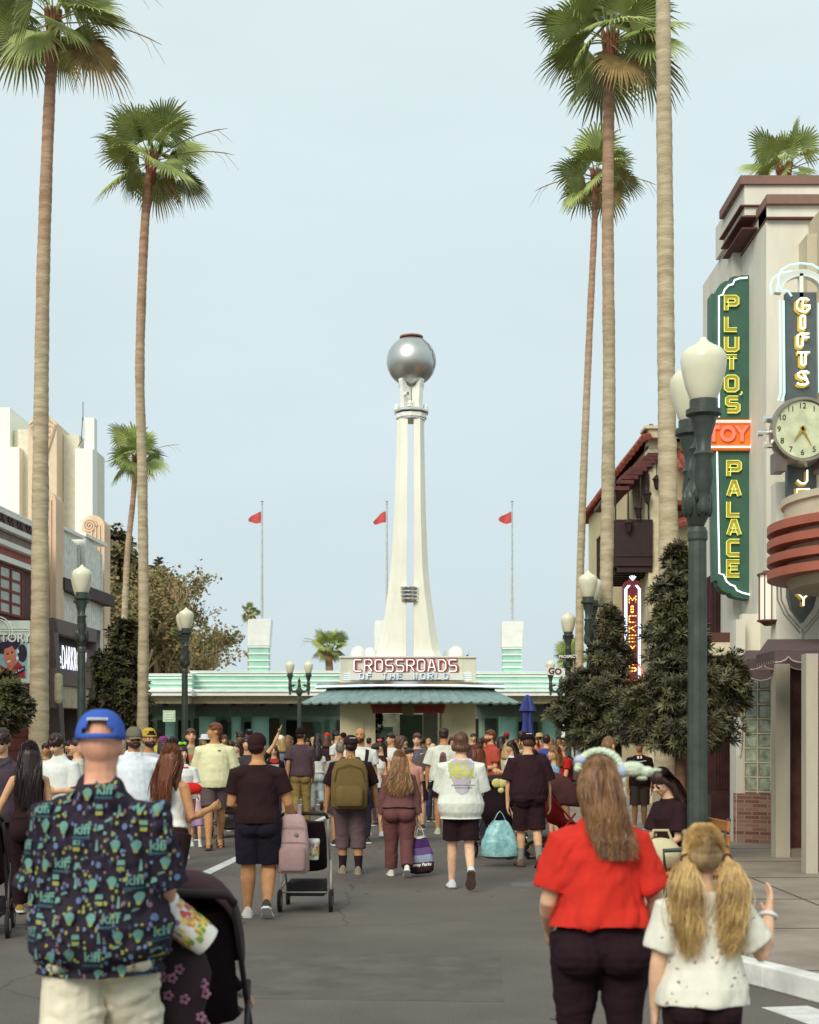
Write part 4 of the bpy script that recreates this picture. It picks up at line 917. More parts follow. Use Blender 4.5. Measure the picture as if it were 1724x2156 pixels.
# mid-rise filler shop behind the trees on the right
FS = thing('distant_shop', 'dim brown shop front behind the right hand trees', 'building', (7.2, 26, 0), -.06)
mb = MB(); mb.box(0, 6, 0, 20, 0, 3.6); mb.build('wall', S('shop_brown', 96, 72, 64, var=.15, vs=1), FS)
for k in range(6):
    mb = MB(); mb.box(-.03, 0, .8+k*3.1, 3.0+k*3.1, .6, 2.7); mb.build('window', S('shop_glass', 52, 44, 42, rough=.2), FS)
# blue folded umbrella
UM = thing('folded_umbrella', 'folded royal blue market umbrella right of the kiosk', 'umbrella', (PX(1110, 46), 46, 0))
bl = S('umbrella_blue', 52, 66, 138, rough=.7, var=.15, vs=4)
z = lambda py: PZ(py, 46)
mb = MB(); mb.tube([(0, 0, 0), (0, 0, z(1470))], .03, 8); mb.build('pole', steel, UM)
def pleat(mb, prof, n=28, amp=.18, k=7):
    vs = []; m = len(prof)
    for r, zz in prof:
        for j in range(n): a = 2*math.pi*j/n; q = r*(1+amp*math.cos(k*a)); vs.append((q*math.cos(a), q*math.sin(a), zz))
    mb.add(vs, [(i*n+j, i*n+(j+1) % n, (i+1)*n+(j+1) % n, (i+1)*n+j) for i in range(m-1) for j in range(n)])
mb = MB(); pleat(mb, [(.02, z(1462)), (.1, z(1465)), (.17, z(1480)), (.25, z(1496)), (.16, z(1499))]); pleat(mb, [(.15, z(1495)), (.14, z(1520)), (.18, z(1545)), (.26, z(1572)), (.2, z(1574))]); mb.build('canopy', bl, UM, smooth=True, angle=40)
# ================================================================ PALMS
trunkm = S('palm_trunk', 186, 172, 140, rough=.9, var=.16, vs=2.2, bump=.5, bs=9, stretch=(1, 1, 4), col2=srgb(152, 134, 106))
trunkred = S('palm_trunk_upper', 156, 120, 94, rough=.9, var=.22, vs=5, bump=.5, bs=14, stretch=(1, 1, 4))
frg = S('palm_green', 166, 178, 106, rough=.5, var=.22, vs=1.6, col2=srgb(122, 136, 76)); frb = S('palm_brown', 160, 134, 84, rough=.8, var=.2, vs=4)
fry = S('palm_yellow_green', 150, 162, 92, rough=.6, var=.18, vs=2); frs = S('palm_shade_green', 58, 72, 40, rough=.65, var=.2, vs=2)
def fan_leaf(mb, base, d, length, droop, rr, blade=1.0, spread=112, dead=0, nseg=38):
    d = d.normalized(); side = d.cross(Vector((0, 0, 1)))
    if side.length < .1: side = Vector((1, 0, 0))
    side.normalize(); up = side.cross(d).normalized()
    # petiole
    pts = []; p = Vector(base); dd = d.copy(); n = 6
    for i in range(n+1):
        pts.append(p.copy()); p = p+dd*(length/n); dd = (dd+Vector((0, 0, -1))*droop*.22).normalized()
    mb.cur = 2 if dead < .5 else 1
    mb.tube(pts, [.022, .02, .018, .016, .014, .012, .01], 4)
    o = pts[-1]; f = dd; side = f.cross(Vector((0, 0, 1)))
    if side.length < .1: side = Vector((1, 0, 0))
    side.normalize(); up = side.cross(f).normalized()
    tilt = rr.uniform(-.9, .9); side, up = side*math.cos(tilt)+up*math.sin(tilt), up*math.cos(tilt)-side*math.sin(tilt)
    base_m = 0 if dead < .4 else 1
    for k in range(nseg):
        a = R(-spread+2*spread*(k+.5)/nseg); da = R(spread/nseg)
        L = blade*(1-.22*abs(a/ R(spread))**1.5)*rr.uniform(.86, 1.06)
        def pt(ang, t, lift=0):
            q = f*math.cos(ang)+side*math.sin(ang)
            v = o+q*L*t+up*(lift*blade-.06*blade*abs(math.sin(ang))*t)
            g = max(0, t-.5); return v+Vector((0, 0, -1))*(droop*.5+.22+dead*.9)*g*g*1.5*L
        w1 = da*.98
        lift = .012
        A = pt(a-w1, .03); B = pt(a+w1, .03); 
        m1, l1, r1 = pt(a, .6, lift), pt(a-w1, .6, -lift), pt(a+w1, .6, -lift)
        jt = rr.uniform(-.05, .05)
        m2, l2, r2 = pt(a+jt*.4, .82, 0), pt(a-w1*.45+jt*.4, .82), pt(a+w1*.45+jt*.4, .82)
        tip = pt(a+jt, 1.0)+Vector((rr.uniform(-.03, .03), rr.uniform(-.03, .03), -.06*L*rr.random()))
        mb.cur = base_m
        mb.add([A, B, m1, l1, r1, m2, l2, r2], [(0, 2, 3), (0, 1, 2), (1, 4, 2)])
        mb.add([m1, l1, r1, m2, l2, r2], [(1, 0, 3, 4), (0, 2, 5, 3)])
        mb.cur = 1 if (rr.random() < .13+dead) else base_m
        mb.add([m2, l2, r2, tip], [(1, 0, 3), (0, 2, 3)])
def palm(label, base, top, Y, r_top, r_bot, crown_r, seed, nleaf=30, bends=(), top_dy=0, stalks=1, seg=38, red=.72):
    """base/top: (px,py) of trunk foot and crown heart"""
    rr = random.Random(seed); bx = PX(base[0], Y); tx_, tz = PX(top[0], Y), PZ(top[1], Y)
    g = thing('palm_tree', label, 'palm tree', (bx, Y, 0), group='tall slender fan palms along the street')
    pts = [(0, 0, 0)]; keys = [(0.0, bx)]+[(PZ(py, Y)/tz, PX(px, Y)) for px, py in bends]+[(1.0, tx_)]
    keys.sort(); N = 40; P_ = []; rad = []
    def interp(t):
        for (a, xa), (b, xb) in zip(keys, keys[1:]):
            if t <= b: s = (t-a)/max(1e-6, b-a); return xa+(xb-xa)*s
        return keys[-1][1]
    xs = [interp(i/N) for i in range(N+1)]
    for _ in range(6): xs = [xs[0]]+[(xs[i-1]+2*xs[i]+xs[i+1])/4 for i in range(1, N)]+[xs[-1]]
    for i in range(N+1):
        t = i/N; P_.append((xs[i]-bx, 0, tz*t)); r_ = r_bot+(r_top-r_bot)*t**.8
        if t < .06: r_ *= 1+.35*(1-t/.06)
        rad.append(r_*(1+.03*math.sin(i*1.7+seed)+rr.uniform(-.02, .02)))
    # subdivide with ring scars
    PP = []; RR = []
    for i in range(N):
        for j in range(4):
            s = j/4; PP.append(tuple(Vector(P_[i]).lerp(Vector(P_[i+1]), s))); RR.append((rad[i]*(1-s)+rad[i+1]*s)*(1.0+(.03 if j % 2 else -.02)))
    PP.append(P_[-1]); RR.append(rad[-1]*1.0)
    mb = MB(); K_ = len(PP); cuts = [0, red-.12, red-.06, red, red+.06, red+.12, 1.0] if red < .9 else [0, 1.0]
    ml_ = []
    for q_ in range(len(cuts)-1):
        a_, b_ = int((K_-1)*cuts[q_]), int((K_-1)*cuts[q_+1]); f_ = q_/5
        c1, c2, d1, d2 = (190, 178, 148), (176, 142, 116), (158, 142, 114), (138, 106, 84)
        ml_.append(S('palm_trunk_%d' % q_, *[int(u_+(w_-u_)*f_) for u_, w_ in zip(c1, c2)], rough=.9, var=.16, vs=2.6, bump=.5, bs=9, stretch=(1, 1, 4), col2=srgb(*[u_+(w_-u_)*f_ for u_, w_ in zip(d1, d2)])))
        mb.cur = q_; mb.tube(PP[a_:b_+1], RR[a_:b_+1], 14, cap=False)
    mb.build('trunk', ml_, g, smooth=True, angle=60)
    mb = MB(); h = Vector(P_[-1])
    for k in range(14):
        a = k*2.4; mb.tube([h+Vector((.7*r_top*math.cos(a), .7*r_top*math.sin(a), -.5)), h+Vector((1.1*r_top*math.cos(a), 1.1*r_top*math.sin(a), .05)), h+Vector((1.6*r_top*math.cos(a), 1.6*r_top*math.sin(a), .3))], [.03, .05, .02], 5)
    mb.build('leaf_boots', S('palm_boot', 140, 84, 56, var=.25, vs=8), g)
    mb = MB()
    nleaf = int(nleaf*.82)
    for k in range(nleaf):
        t = (k+.5)/nleaf; az = k*2.39996+rr.uniform(-.25, .25); el = R(80)-t*R(104)+rr.uniform(-.14, .14); us = 1.14-.22*t
        d = Vector((math.cos(az)*math.cos(el), math.sin(az)*math.cos(el), math.sin(el)))
        Lp = crown_r*rr.uniform(.26, .54); dr = .08+.4*t
        fan_leaf(mb, h+Vector((0, 0, .1-.1*t)), d, Lp*us, dr, rr, crown_r*.6*us*rr.uniform(.72, 1.08), dead=0 if t < .8 else rr.choice([0, .1, .3]) if t < .95 else .5, nseg=seg)
    crown_m = [frg, frb, fry, frs]
    for fi in range(len(mb.mi)):
        pass
    # vary whole leaves: some yellow green, some darker
    per = {}
    mb.build('crown', crown_m, g)
    mb = MB()
    for k in range(stalks*2):
        az = rr.choice([0, math.pi])+rr.uniform(-.5, .5); e_ = R(rr.uniform(5, 45)); p = h.copy(); dd = Vector((math.cos(az)*math.cos(e_), .3*math.sin(az), math.sin(e_))); pts = []
        for i in range(9): pts.append(p.copy()); p = p+dd*crown_r*1.25/8; dd = (dd+Vector((0, 0, -.09))).normalized()
        mb.tube(pts, [.014]*8+[.004], 4)
        for j in range(2): q = pts[6+j]; mb.tube([q, q+dd*.25+Vector((0, 0, -.08-.1*j)), q+dd*.4+Vector((0, 0, -.3))], [.008, .006, .003], 3)
    mb.build('flower_stalk', frb, g)
    return g
palm('leftmost tall palm, crown at the top edge, pink shop bands behind its trunk', (80, 1760), (112, 52), 29, .105, .225, 1.85, 11, 28, [(100, 300), (91, 560), (86, 900), (84, 1300)])
palm('tall palm second from the left with a full round crown against open sky', (298, 1745), (318, 345), 36, .108, .15, 1.75, 5, 28, [(306, 430), (299, 600), (293, 780), (300, 1000), (303, 1300)])
palm('shorter leaning palm half hidden behind the second left trunk', (256, 1640), (286, 968), 66, .12, .19, 1.75, 8, 24, [(282, 1040), (268, 1160), (262, 1300)], seg=26)
palm('tall palm with a wide crown cut by the top edge, third trunk from the right', (1262, 1745), (1284, 96), 29, .112, .155, 1.95, 21, 30, [(1280, 300), (1279, 520), (1283, 800), (1277, 1200)], top_dy=0, stalks=0)
palm('thick pale palm trunk nearest the right with its crown above the picture', (1395, 1830), (1392, -560), 19.6, .085, .16, 1.9, 33, 28, [(1396, 100), (1400, 420), (1402, 800), (1409, 1180)], red=.97)
palm('thin palm with a smaller crown behind the taller right hand palm', (1216, 1690), (1253, 378), 40, .085, .13, 1.42, 41, 24, [(1254, 430), (1245, 600), (1232, 900), (1221, 1200)], seg=30)
palm('palm showing only fronds behind the brown cornice on the toy shop tower', (1680, 1700), (1650, 366), 42, .16, .2, 1.5, 17, 24, seg=26)
palm('bushy green palm behind the gate roof left of the kiosk', (700, 1600), (692, 1368), 88, .22, .25, 1.45, 51, 30, seg=24)
palm('tiny distant palm top beside the left white pylon', (528, 1600), (526, 1292), 150, .25, .3, 1.25, 52, 20, seg=18, stalks=0)
palm('small palm beyond the street lamps right of the kiosk', (1202, 1600), (1202, 1388), 84, .2, .25, 1.35, 53, 26, seg=22)
# ================================================================ BROADLEAF TREES
barkm = S('bark_brown', 118, 84, 62, rough=.9, var=.25, vs=6, bump=.6, bs=20)
lf1 = S('podocarpus_leaf', 76, 71, 47, rough=.5, var=.28, vs=3, col2=srgb(50, 46, 34)); lf2 = S('podocarpus_highlight_leaf', 106, 102, 64, rough=.5, var=.2, vs=4)  # second, lighter leaf tone paints the crown's highlights into the colour
def whorl_tree(label, base, Y, trunk_top_py, blobs, seed, n=1200, leafl=.12, gz=.0, leaves=9, mats=None, trunk_r=.07, lw=.11, lean=0, grp='clipped dark trees along the pavements'):
    rr = random.Random(seed); bx = PX(base, Y)
    g = thing('street_tree', label, 'tree', (bx, Y, gz), group=grp)
    B = [(PX(px, Y)-bx, rr.uniform(-.15, .15), PZ(py, Y)-gz, rx*Y/FPX, rz*Y/FPX) for px, py, rx, rz in blobs]
    mb = MB(); zt_ = PZ(trunk_top_py, Y)-gz
    tp = Vector((lean, 0, zt_)); mb.tube([(0, 0, 0), (lean*.3, .02, zt_*.5), tp], [trunk_r*1.3, trunk_r, trunk_r*.9], 10)
    for bx_, by, bz_, rx, rz in B:
        e_ = Vector((bx_, by, bz_)); m_ = tp.lerp(e_, .5)+Vector((rr.uniform(-.05, .05), rr.uniform(-.05, .05), .05)); mb.tube([tp-Vector((0, 0, .05)), m_, e_], [trunk_r*.6, trunk_r*.35, .008], 6)
        for k in range(5):
            v = Vector((rr.uniform(-1, 1)*rx, rr.uniform(-1, 1)*rx*.8, rr.uniform(-1, 1)*rz))*.8; mb.tube([m_, e_+v*.5, e_+v], [trunk_r*.22, .01, .004], 4)
    mb.build('trunk', barkm, g, smooth=True)
    mb = MB(); tot = sum(b[3]*b[4] for b in B)
    for bx_, by, bz_, rx, rz in B:
        for k in range(int(n*rx*rz/tot)):
            while True:
                v = Vector((rr.uniform(-1, 1), rr.uniform(-1, 1), rr.uniform(-1, 1)))
                if .25 < v.length < 1: break
            nz_ = noise.noise(Vector((v.x*2.3+bx_*3, v.y*2.3, v.z*2.3+seed)))
            if nz_ < -.18: continue
            sc_ = 1+.5*nz_+(.25 if rr.random() < .06 else 0)
            c = Vector((bx_+v.x*rx*sc_, by+v.y*rx*.9*sc_, bz_+v.z*rz*sc_)); ax = (Vector((v.x, v.y, v.z+.55))+Vector((rr.uniform(-.5, .5), rr.uniform(-.5, .5), rr.uniform(-.2, .5)))).normalized()
            s1 = ax.orthogonal().normalized(); s2 = ax.cross(s1); mb.cur = 1 if rr.random() < .2+.25*(nz_ > .12) else 0
            L_ = leafl*rr.uniform(.75, 1.25); w_ = L_*lw
            for j in range(leaves):
                a = 2*math.pi*j/leaves+rr.random()*.6; q = (s1*math.cos(a)+s2*math.sin(a)); dd = (q*rr.uniform(.6, 1)+ax*rr.uniform(.15, .9)).normalized(); sd = dd.cross(ax).normalized()*w_
                m_ = c+dd*L_*.5; mb.add([c, m_+sd, c+dd*L_-Vector((0, 0, .12*L_)), m_-sd], [(0, 1, 2, 3)])
    mb.build('crown', mats or [lf1, lf2], g)
    return g
whorl_tree('larger dark tree with a pointed top just left of the nearest lamp post', 1432, 17.5, 1560,
    [(1425, 1190, 26, 42), (1418, 1262, 46, 52), (1425, 1345, 62, 62), (1440, 1435, 82, 58), (1525, 1440, 44, 58), (1450, 1525, 98, 50), (1368, 1500, 60, 62)], 4, 7200, .105, .15, 9, lw=.105)
whorl_tree('smaller dark tree left of the pointed one, hiding the lower neon sign', 1300, 21.5, 1570,
    [(1283, 1318, 24, 38), (1283, 1385, 42, 46), (1250, 1452, 58, 45), (1208, 1498, 48, 30), (1305, 1490, 62, 56), (1262, 1548, 66, 34)], 9, 4600, .11, .15, 9, lw=.105)
whorl_tree('dark leafy tree in front of the angled dark shop frame on the left', 246, 38, 1560,
    [(262, 1345, 26, 40), (240, 1410, 42, 45), (262, 1460, 48, 45), (225, 1500, 36, 38), (280, 1500, 32, 36)], 14, 2000, .2, .15, 7, lw=.16, trunk_r=.08, mats=[lf1, S('tree_olive', 92, 92, 52, var=.2)])
whorl_tree('dark olive tree cut by the left edge under the poster sign', 8, 24, 1560,
    [(5, 1455, 40, 35), (22, 1490, 38, 38), (-10, 1500, 45, 45)], 19, 1300, .16, .15, 7, lw=.16, mats=[lf1, S('tree_olive', 92, 92, 52, var=.2)])
# large brownish tree with bare twigs
def big_tree():
    rr = random.Random(77); Y = 82
    g = thing('oak_tree', 'big half bare brown green tree behind the left shops', 'tree', (PX(290, Y), Y, 0))
    twigm = S('twig_brown', 184, 158, 126, rough=.9, var=.15); lm = S('dry_leaf', 150, 128, 84, rough=.8, var=.25, vs=.6, col2=srgb(112, 98, 64)); lm2 = S('olive_leaf', 112, 112, 64, rough=.7, var=.2, vs=.8)
    mb = MB(); lv = MB(); tips = []
    def grow(p, d, L_, r_, lvl):
        n = 4; pts = [p.copy()]
        for i in range(n):
            d = (d+Vector((rr.uniform(-.22, .22), rr.uniform(-.22, .22), rr.uniform(-.12, .16)))).normalized(); p = p+d*L_/n; pts.append(p.copy())
        mb.tube(pts, [r_*(1-.45*i/n) for i in range(n+1)], 5 if lvl > 1 else 8)
        if lvl >= 2: tips.extend((q, lvl) for q in pts[1:])
        if lvl < 5:
            for k in range(3 if lvl < 2 else 3):
                t = rr.uniform(.35, 1); q = pts[int(t*n)]; a = rr.uniform(0, 6.28); s_ = Vector((math.cos(a), math.sin(a), rr.uniform(-.15, .6))); grow(q, (d*.8+s_*.6).normalized(), L_*rr.uniform(.58, .8), max(.015, r_*.55), lvl+1)
    for k in range(7):
        a = k*.9; grow(Vector((0, 0, 2.0)), Vector((.3*math.cos(a), .3*math.sin(a), 1)), 4.9, .28, 0)
    mb.tube([(0, 0, 0), (0, 0, 2.2)], [.6, .45], 10)
    mb.build('trunk', twigm, g)
    for q, lvl in tips:
        dens = noise.noise(q*.35)
        if dens < -.12 and rr.random() < .75: continue
        lv.cur = 1 if rr.random() < .4 else 0
        for j in range(6 if lvl >= 4 else 2):
            c = q+Vector((rr.gauss(0, .22), rr.gauss(0, .22), rr.gauss(0, .2))); s_ = rr.uniform(.07, .16); a = Vector((rr.uniform(-1, 1), rr.uniform(-1, 1), rr.uniform(-1, 1))).normalized(); b = a.orthogonal().normalized()
            lv.add([c-a*s_, c+b*s_*.6, c+a*s_, c-b*s_*.6], [(0, 1, 2, 3)])
    lv.build('crown', [lm, lm2], g)
    return g
big_tree()
whorl_tree('rounded olive tree far behind the gate roof at the left', 225, 90, 1560, [(240, 1180, 50, 60), (200, 1330, 60, 100), (330, 1290, 70, 80), (400, 1380, 30, 50)], 23, 2600, .5, 0, 6, lw=.3, trunk_r=.2, mats=[S('far_olive', 122, 112, 74, var=.25, vs=.5), S('far_olive_light', 146, 130, 90, var=.2)], grp=None)
# ================================================================ STREET LAMPS
lampg = S('lamp_post_green', 64, 74, 66, rough=.42, var=.18, vs=5, metal=0, bump=.1, bs=60); globem = mat('lamp_globe', srgb(226, 224, 196), rough=.28, var=.04, vs=3, sub=.0, spec=.5)
def lamp(label, px, top, h=None, Y=12, rz=0, gz=.15):
    """globe tip height follows from top"""
    zt = PZ(top, Y)-gz; g = thing('street_lamp', label, 'street lamp', (PX(px, Y), Y, gz), rz, group='green twin globe street lamps'); s = zt/4.8
    H = zt
    mb = MB(); N = 24
    prof = [(.17, 0), (.17, .12), (.13, .16), (.13, .55), (.1, .62), (.11, .66), (.088, .72), (.075, H-1.62), (.085, H-1.6), (.085, H-1.54), (.07, H-1.5)]
    vs = []
    for r_, z_ in prof:
        for j in range(N): q = r_*(.955 if (j % 2 and .72 <= z_ <= H-1.62) else 1); a = 2*math.pi*j/N; vs.append((q*math.cos(a), q*math.sin(a), z_))
    mb.add(vs, [(i*N+j, i*N+(j+1) % N, (i+1)*N+(j+1) % N, (i+1)*N+j) for i in range(len(prof)-1) for j in range(N)]); mb.build('post', lampg, g)
    mb = MB()
    mb.lathe([(.05, H-1.5), (.09, H-1.42), (.115, H-1.3), (.1, H-1.18), (.06, H-1.1), (.085, H-1.04), (.06, H-.98), (.045, H-.9), (.07, H-.84), (.03, H-.78), (.015, H-.7), (0, H-.66)], 14)
    for k in range(8):
        a = k*math.pi/4; mb.ell((.1*math.cos(a), .1*math.sin(a), H-1.3), (.035, .035, .12), 6, 5)
    mb.build('centre_ornament', lampg, g, smooth=True, angle=50)
    for sd in (1, -1):
        ax = .38
        mb = MB(); mb.tube([(0, sd*.05, H-1.2), (0, sd*.16, H-1.28), (0, sd*.28, H-1.26), (0, sd*ax, H-1.12), (0, sd*ax, H-1.0)], [.05, .045, .04, .045, .05], 8)
        mb.tube([(0, sd*.1, H-1.05), (0, sd*.2, H-1.0), (0, sd*.3, H-1.08), (0, sd*.36, H-1.0)], [.02, .025, .022, .02], 6)
        mb.ell((0, sd*.24, H-1.03), (.05, .07, .05), 8, 6); arm = mb.build('arm', lampg, g, smooth=True)
        mb = MB(); mb.lathe([(0, H-1.44), (.03, H-1.43), (.05, H-1.37), (.035, H-1.33), (.055, H-1.27), (.085, H-1.14), (.065, H-1.0), (.085, H-.96), (.06, H-.92), (.065, H-.82), (.1, H-.7), (.105, H-.66), (.145, H-.64), (.145, H-.6), (.115, H-.59), (.115, H-.52), (0, H-.52)], 16, (0, sd*ax, 0)); mb.build('cup', lampg, arm, smooth=True, angle=40)
        mb = MB(); mb.lathe([(.1, H-.525), (.115, H-.5), (.15, H-.4), (.178, H-.28), (.188, H-.2), (.18, H-.15), (.145, H-.105), (.09, H-.075), (.045, H-.045), (.02, H-.01), (0, H)], 28, (0, sd*ax, 0)); mb.build('globe', globem, g, smooth=True)
    return g
lamp('nearest and largest green street lamp, in front of the green neon sign', 1468, 735, Y=12, rz=R(-4))
lamp('green twin globe lamp in front of the dark angled shop frame on the left', 172, 1193, Y=26.8, rz=R(14))
lamp('green twin globe lamp between the second palm trunk and the left pylon', 389, 1281, Y=35.6, rz=R(14))
lamp('slim twin globe lamp seen face on just left of the kiosk', 630, 1390, Y=59, rz=R(90), gz=0)
lamp('green twin globe lamp right of the thin palm trunk, dark tree below it', 1243, 1205, Y=28.2, rz=R(-14))
lamp('green twin globe lamp half hidden by the thin right hand palm trunk', 1196, 1290, Y=37, rz=R(-6))
lamp('far twin globe lamp behind the GO sign right of the kiosk', 1179, 1388, Y=57, rz=R(90))
# small signs by the far right lamps
def board(lab, px0, px1, py0, py1, Y, txt, m, mt, size, tilt=0):
    g = thing('street_sign', lab, 'sign', (PX((px0+px1)/2, Y), Y, PZ((py0+py1)/2, Y))); w = (px1-px0)*Y/FPX/2; h = (py1-py0)*Y/FPX/2
    g.rotation_euler = (0, tilt, 0)
    mb = MB(); mb.box(-w, w, 0, .05, -h, h); mb.build('board', m, g)
    t = text_mb(txt, size, .008, bold=size*.03); mb_move(t, (0, -.012, 0)); t.build('letters', mt, g)
    mb = MB(); mb.tube([(w*.8, .07, -PZ((py0+py1)/2, Y)*1.0), (w*.8, .07, h)], .025, 6); mb.build('post', lampg, g)
board('small white board reading GO by the far lamp', 1148, 1188, 1405, 1421, 50, 'GO', white_p, S('sign_oxide', 90, 44, 44), .3, R(5))
board('small black street name sign reading PROSPECT', 1178, 1214, 1378, 1386, 36.5, 'PROSPECT', dark, white_p, .1)
BS = thing('barber_pole', 'black and white striped post behind the thin right palm trunk', 'post', (PX(1188, 38), 38, 0))
mb = MB()
for k in range(12): mb.cur = k % 2; mb.lathe([(.09, .6+k*.16), (.09, .6+(k+1)*.16)], 10)
mb.cur = 0; mb.lathe([(.12, 0), (.12, .6), (0, .6)], 10); mb.build('post', [dark, white_p], BS)
# ================================================================ PEOPLE
def skinm(k):
    c = {'fair': (226, 182, 150), 'light': (218, 170, 130), 'tan': (196, 142, 98), 'olive': (182, 132, 92), 'brown': (134, 90, 62), 'deep': (92, 60, 44), 'pink': (224, 166, 138)}[k]
    return mat('skin_'+k, srgb(*c), rough=.6, var=.1, vs=14, sub=.06, spec=.25, bump=.12, bs=120, bd=.003)
def hairm(k):
    c = {'black': (38, 24, 24), 'dark': (56, 34, 28), 'brown': (92, 58, 38), 'lbrown': (132, 92, 58), 'auburn': (112, 62, 36), 'blonde': (186, 154, 98), 'ash': (160, 134, 96), 'grey': (130, 118, 106)}[k]
    return mat('hair_'+k, srgb(*c), rough=.45, var=.22, vs=30, stretch=(1, 1, .12), spec=.4)
def fab(r, g, b, bump=.25):
    return mat('fabric_%d_%d_%d' % (r, g, b), srgb(r, g, b), rough=.9, var=.07, vs=7, bump=bump, bs=16, spec=.15, bd=.02)
def remesh(mb, vox, it=3, fac=.5):
    me = bpy.data.meshes.new('tmp'); me.from_pydata(mb.v, [], mb.f); o = bpy.data.objects.new('tmp', me); COL.objects.link(o)
    m = o.modifiers.new('r', 'REMESH'); m.mode = 'VOXEL'; m.voxel_size = vox; m.use_smooth_shade = True
    if it: s = o.modifiers.new('s', 'SMOOTH'); s.iterations = it; s.factor = fac
    dg = bpy.context.evaluated_depsgraph_get(); r = bpy.data.meshes.new_from_object(o.evaluated_get(dg))
    bpy.data.objects.remove(o); bpy.data.meshes.remove(me)
    return r
def cut_open(me, z, tol, nz=-.4):
    bm = bmesh.new(); bm.from_mesh(me); bm.normal_update()
    bmesh.ops.delete(bm, geom=[f for f in bm.faces if f.normal.z < nz and f.calc_center_median().z < z+tol], context='FACES'); bm.to_mesh(me); bm.free()
def wrinkle(me, amp, seed, fz=5, fx=9):
    if not amp: return
    N = noise.noise
    ns = [v.normal.copy() for v in me.vertices]
    for v, n in zip(me.vertices, ns):
        c = v.co; q = Vector((c.x*fx+seed, c.y*fx, c.z*fz+c.x*3))
        d = N(q)*.8+(abs(N(Vector((c.x*fx*1.7+c.z*5, c.y*fx*1.3, c.z*fz*1.8+seed))))-.2)*.9
        v.co = c+n*(d if d > -.12 else -.12+(d+.12)*.15)*amp
def subdiv(mb, L=.03):
    bm = bmesh.new(); vs = [bm.verts.new(v) for v in mb.v]
    for f in mb.f:
        try: bm.faces.new([vs[i] for i in f])
        except ValueError: pass
    bmesh.ops.triangulate(bm, faces=bm.faces[:])
    for _ in range(4):
        e = [e for e in bm.edges if e.calc_length() > L]
        if not e: break
        bmesh.ops.subdivide_edges(bm, edges=e, cuts=1); bmesh.ops.triangulate(bm, faces=[f for f in bm.faces if len(f.verts) > 3])
    bm.verts.index_update(); o = MB(); o.add([v.co.copy() for v in bm.verts], [tuple(v.index for v in f.verts) for f in bm.faces]); bm.free(); return o
def finish(me, name, mats, parent, decals=()):
    """decals: (flat MB in screen x,z, side, material) pressed onto the cloth"""
    mats = list(mats)
    if decals:
        bv = BVHTree.FromPolygons([v.co.copy() for v in me.vertices], [tuple(p.vertices) for p in me.polygons])
        V = [tuple(v.co) for v in me.vertices]; F = [tuple(p.vertices) for p in me.polygons]; MI = [0]*len(F)
        for li, (mb, side, m) in enumerate(decals):
            mb = subdiv(mb)
            if m not in mats: mats.append(m)
            k = mats.index(m); hit = []
            for x, y, z in mb.v:
                h = bv.ray_cast(Vector((-x*side, side*2.0, z)), Vector((0, -side, 0)))
                hit.append(None if h[0] is None else (h[0]+h[1]*0+Vector((0, side*(.003+.0012*li), 0))))
            o = len(V); V += [tuple(h) if h is not None else (0, 0, 0) for h in hit]
            for f in mb.f:
                if any(hit[i] is None for i in f): continue
                ysp = [hit[i].y for i in f]
                if max(ysp)-min(ysp) > .09: continue
                F.append(tuple(i+o for i in f)); MI.append(k)
        me2 = bpy.data.meshes.new(name); me2.from_pydata(V, [], F); me2.polygons.foreach_set('material_index', MI); bpy.data.meshes.remove(me); me = me2
    me.name = name
    me.materials.clear()
    for m in mats: me.materials.append(m)
    if decals: me.polygons.foreach_set('material_index', MI)
    me.polygons.foreach_set('use_smooth', [True]*len(me.polygons))
    o = bpy.data.objects.new(name, me); COL.objects.link(o); o.parent = parent; return o
def flat_poly(polys):
    mb = MB()
    for p in polys: mb.add([(x, 0, z) for x, z in p], [tuple(range(len(p)))])
    return mb
def flat_text(s, size, x, z, bold=.0, shear=0, rot=0):
    t = text_mb(s, size, 0, bold=bold, shear=shear); c, sn = math.cos(rot), math.sin(rot)
    t.v = [(x+a*c-b*sn, 0, z+a*sn+b*c) for a, _, b in t.v]; return t
TM = [(.47, .080, .060, 0), (.50, .092, .068, .004), (.55, .090, .068, .002), (.61, .083, .060, 0), (.68, .088, .060, 0), (.74, .098, .064, 0), (.775, .098, .058, .002), (.798, .086, .050, .004), (.818, .066, .044, .005), (.836, .047, .040, .005), (.852, .036, .036, .004)]
TF = [(.47, .086, .064, .004), (.50, .098, .072, .008), (.55, .090, .064, .004), (.61, .071, .052, 0), (.68, .074, .054, 0), (.74, .084, .064, -.006), (.775, .084, .052, .0), (.798, .074, .045, .003), (.818, .056, .040, .004), (.836, .040, .036, .004), (.852, .031, .033, .003)]
REST = ((.16, .02, -1), (.05, -.2, -1)); PHONE = ((.12, -.12, -1), (-.35, -1, .35)); PUSH = ((.16, -.3, -1), (-.05, -1, -.3)); BACK = ((.16, .38, -1), (.06, .1, -1)); FRONT = ((.12, -.32, -1), (.0, -.65, -1))
RAISE = ((.35, -.1, .9), (.22, -.1, 1)); FOLD = ((.2, -.1, -1), (-.9, -.7, -.05)); WIDE = ((.32, .05, -1), (.22, -.15, -1)); HOLD = ((.22, .0, -1), (.12, -.05, -1))
STAND = ((3, 4), (-2, 3)); WALK1 = ((17, 6), (-13, 14)); WALK2 = ((-13, 14), (17, 6)); LIFT1 = ((9, 4), (-4, 48)); LIFT2 = ((-4, 48), (9, 4))
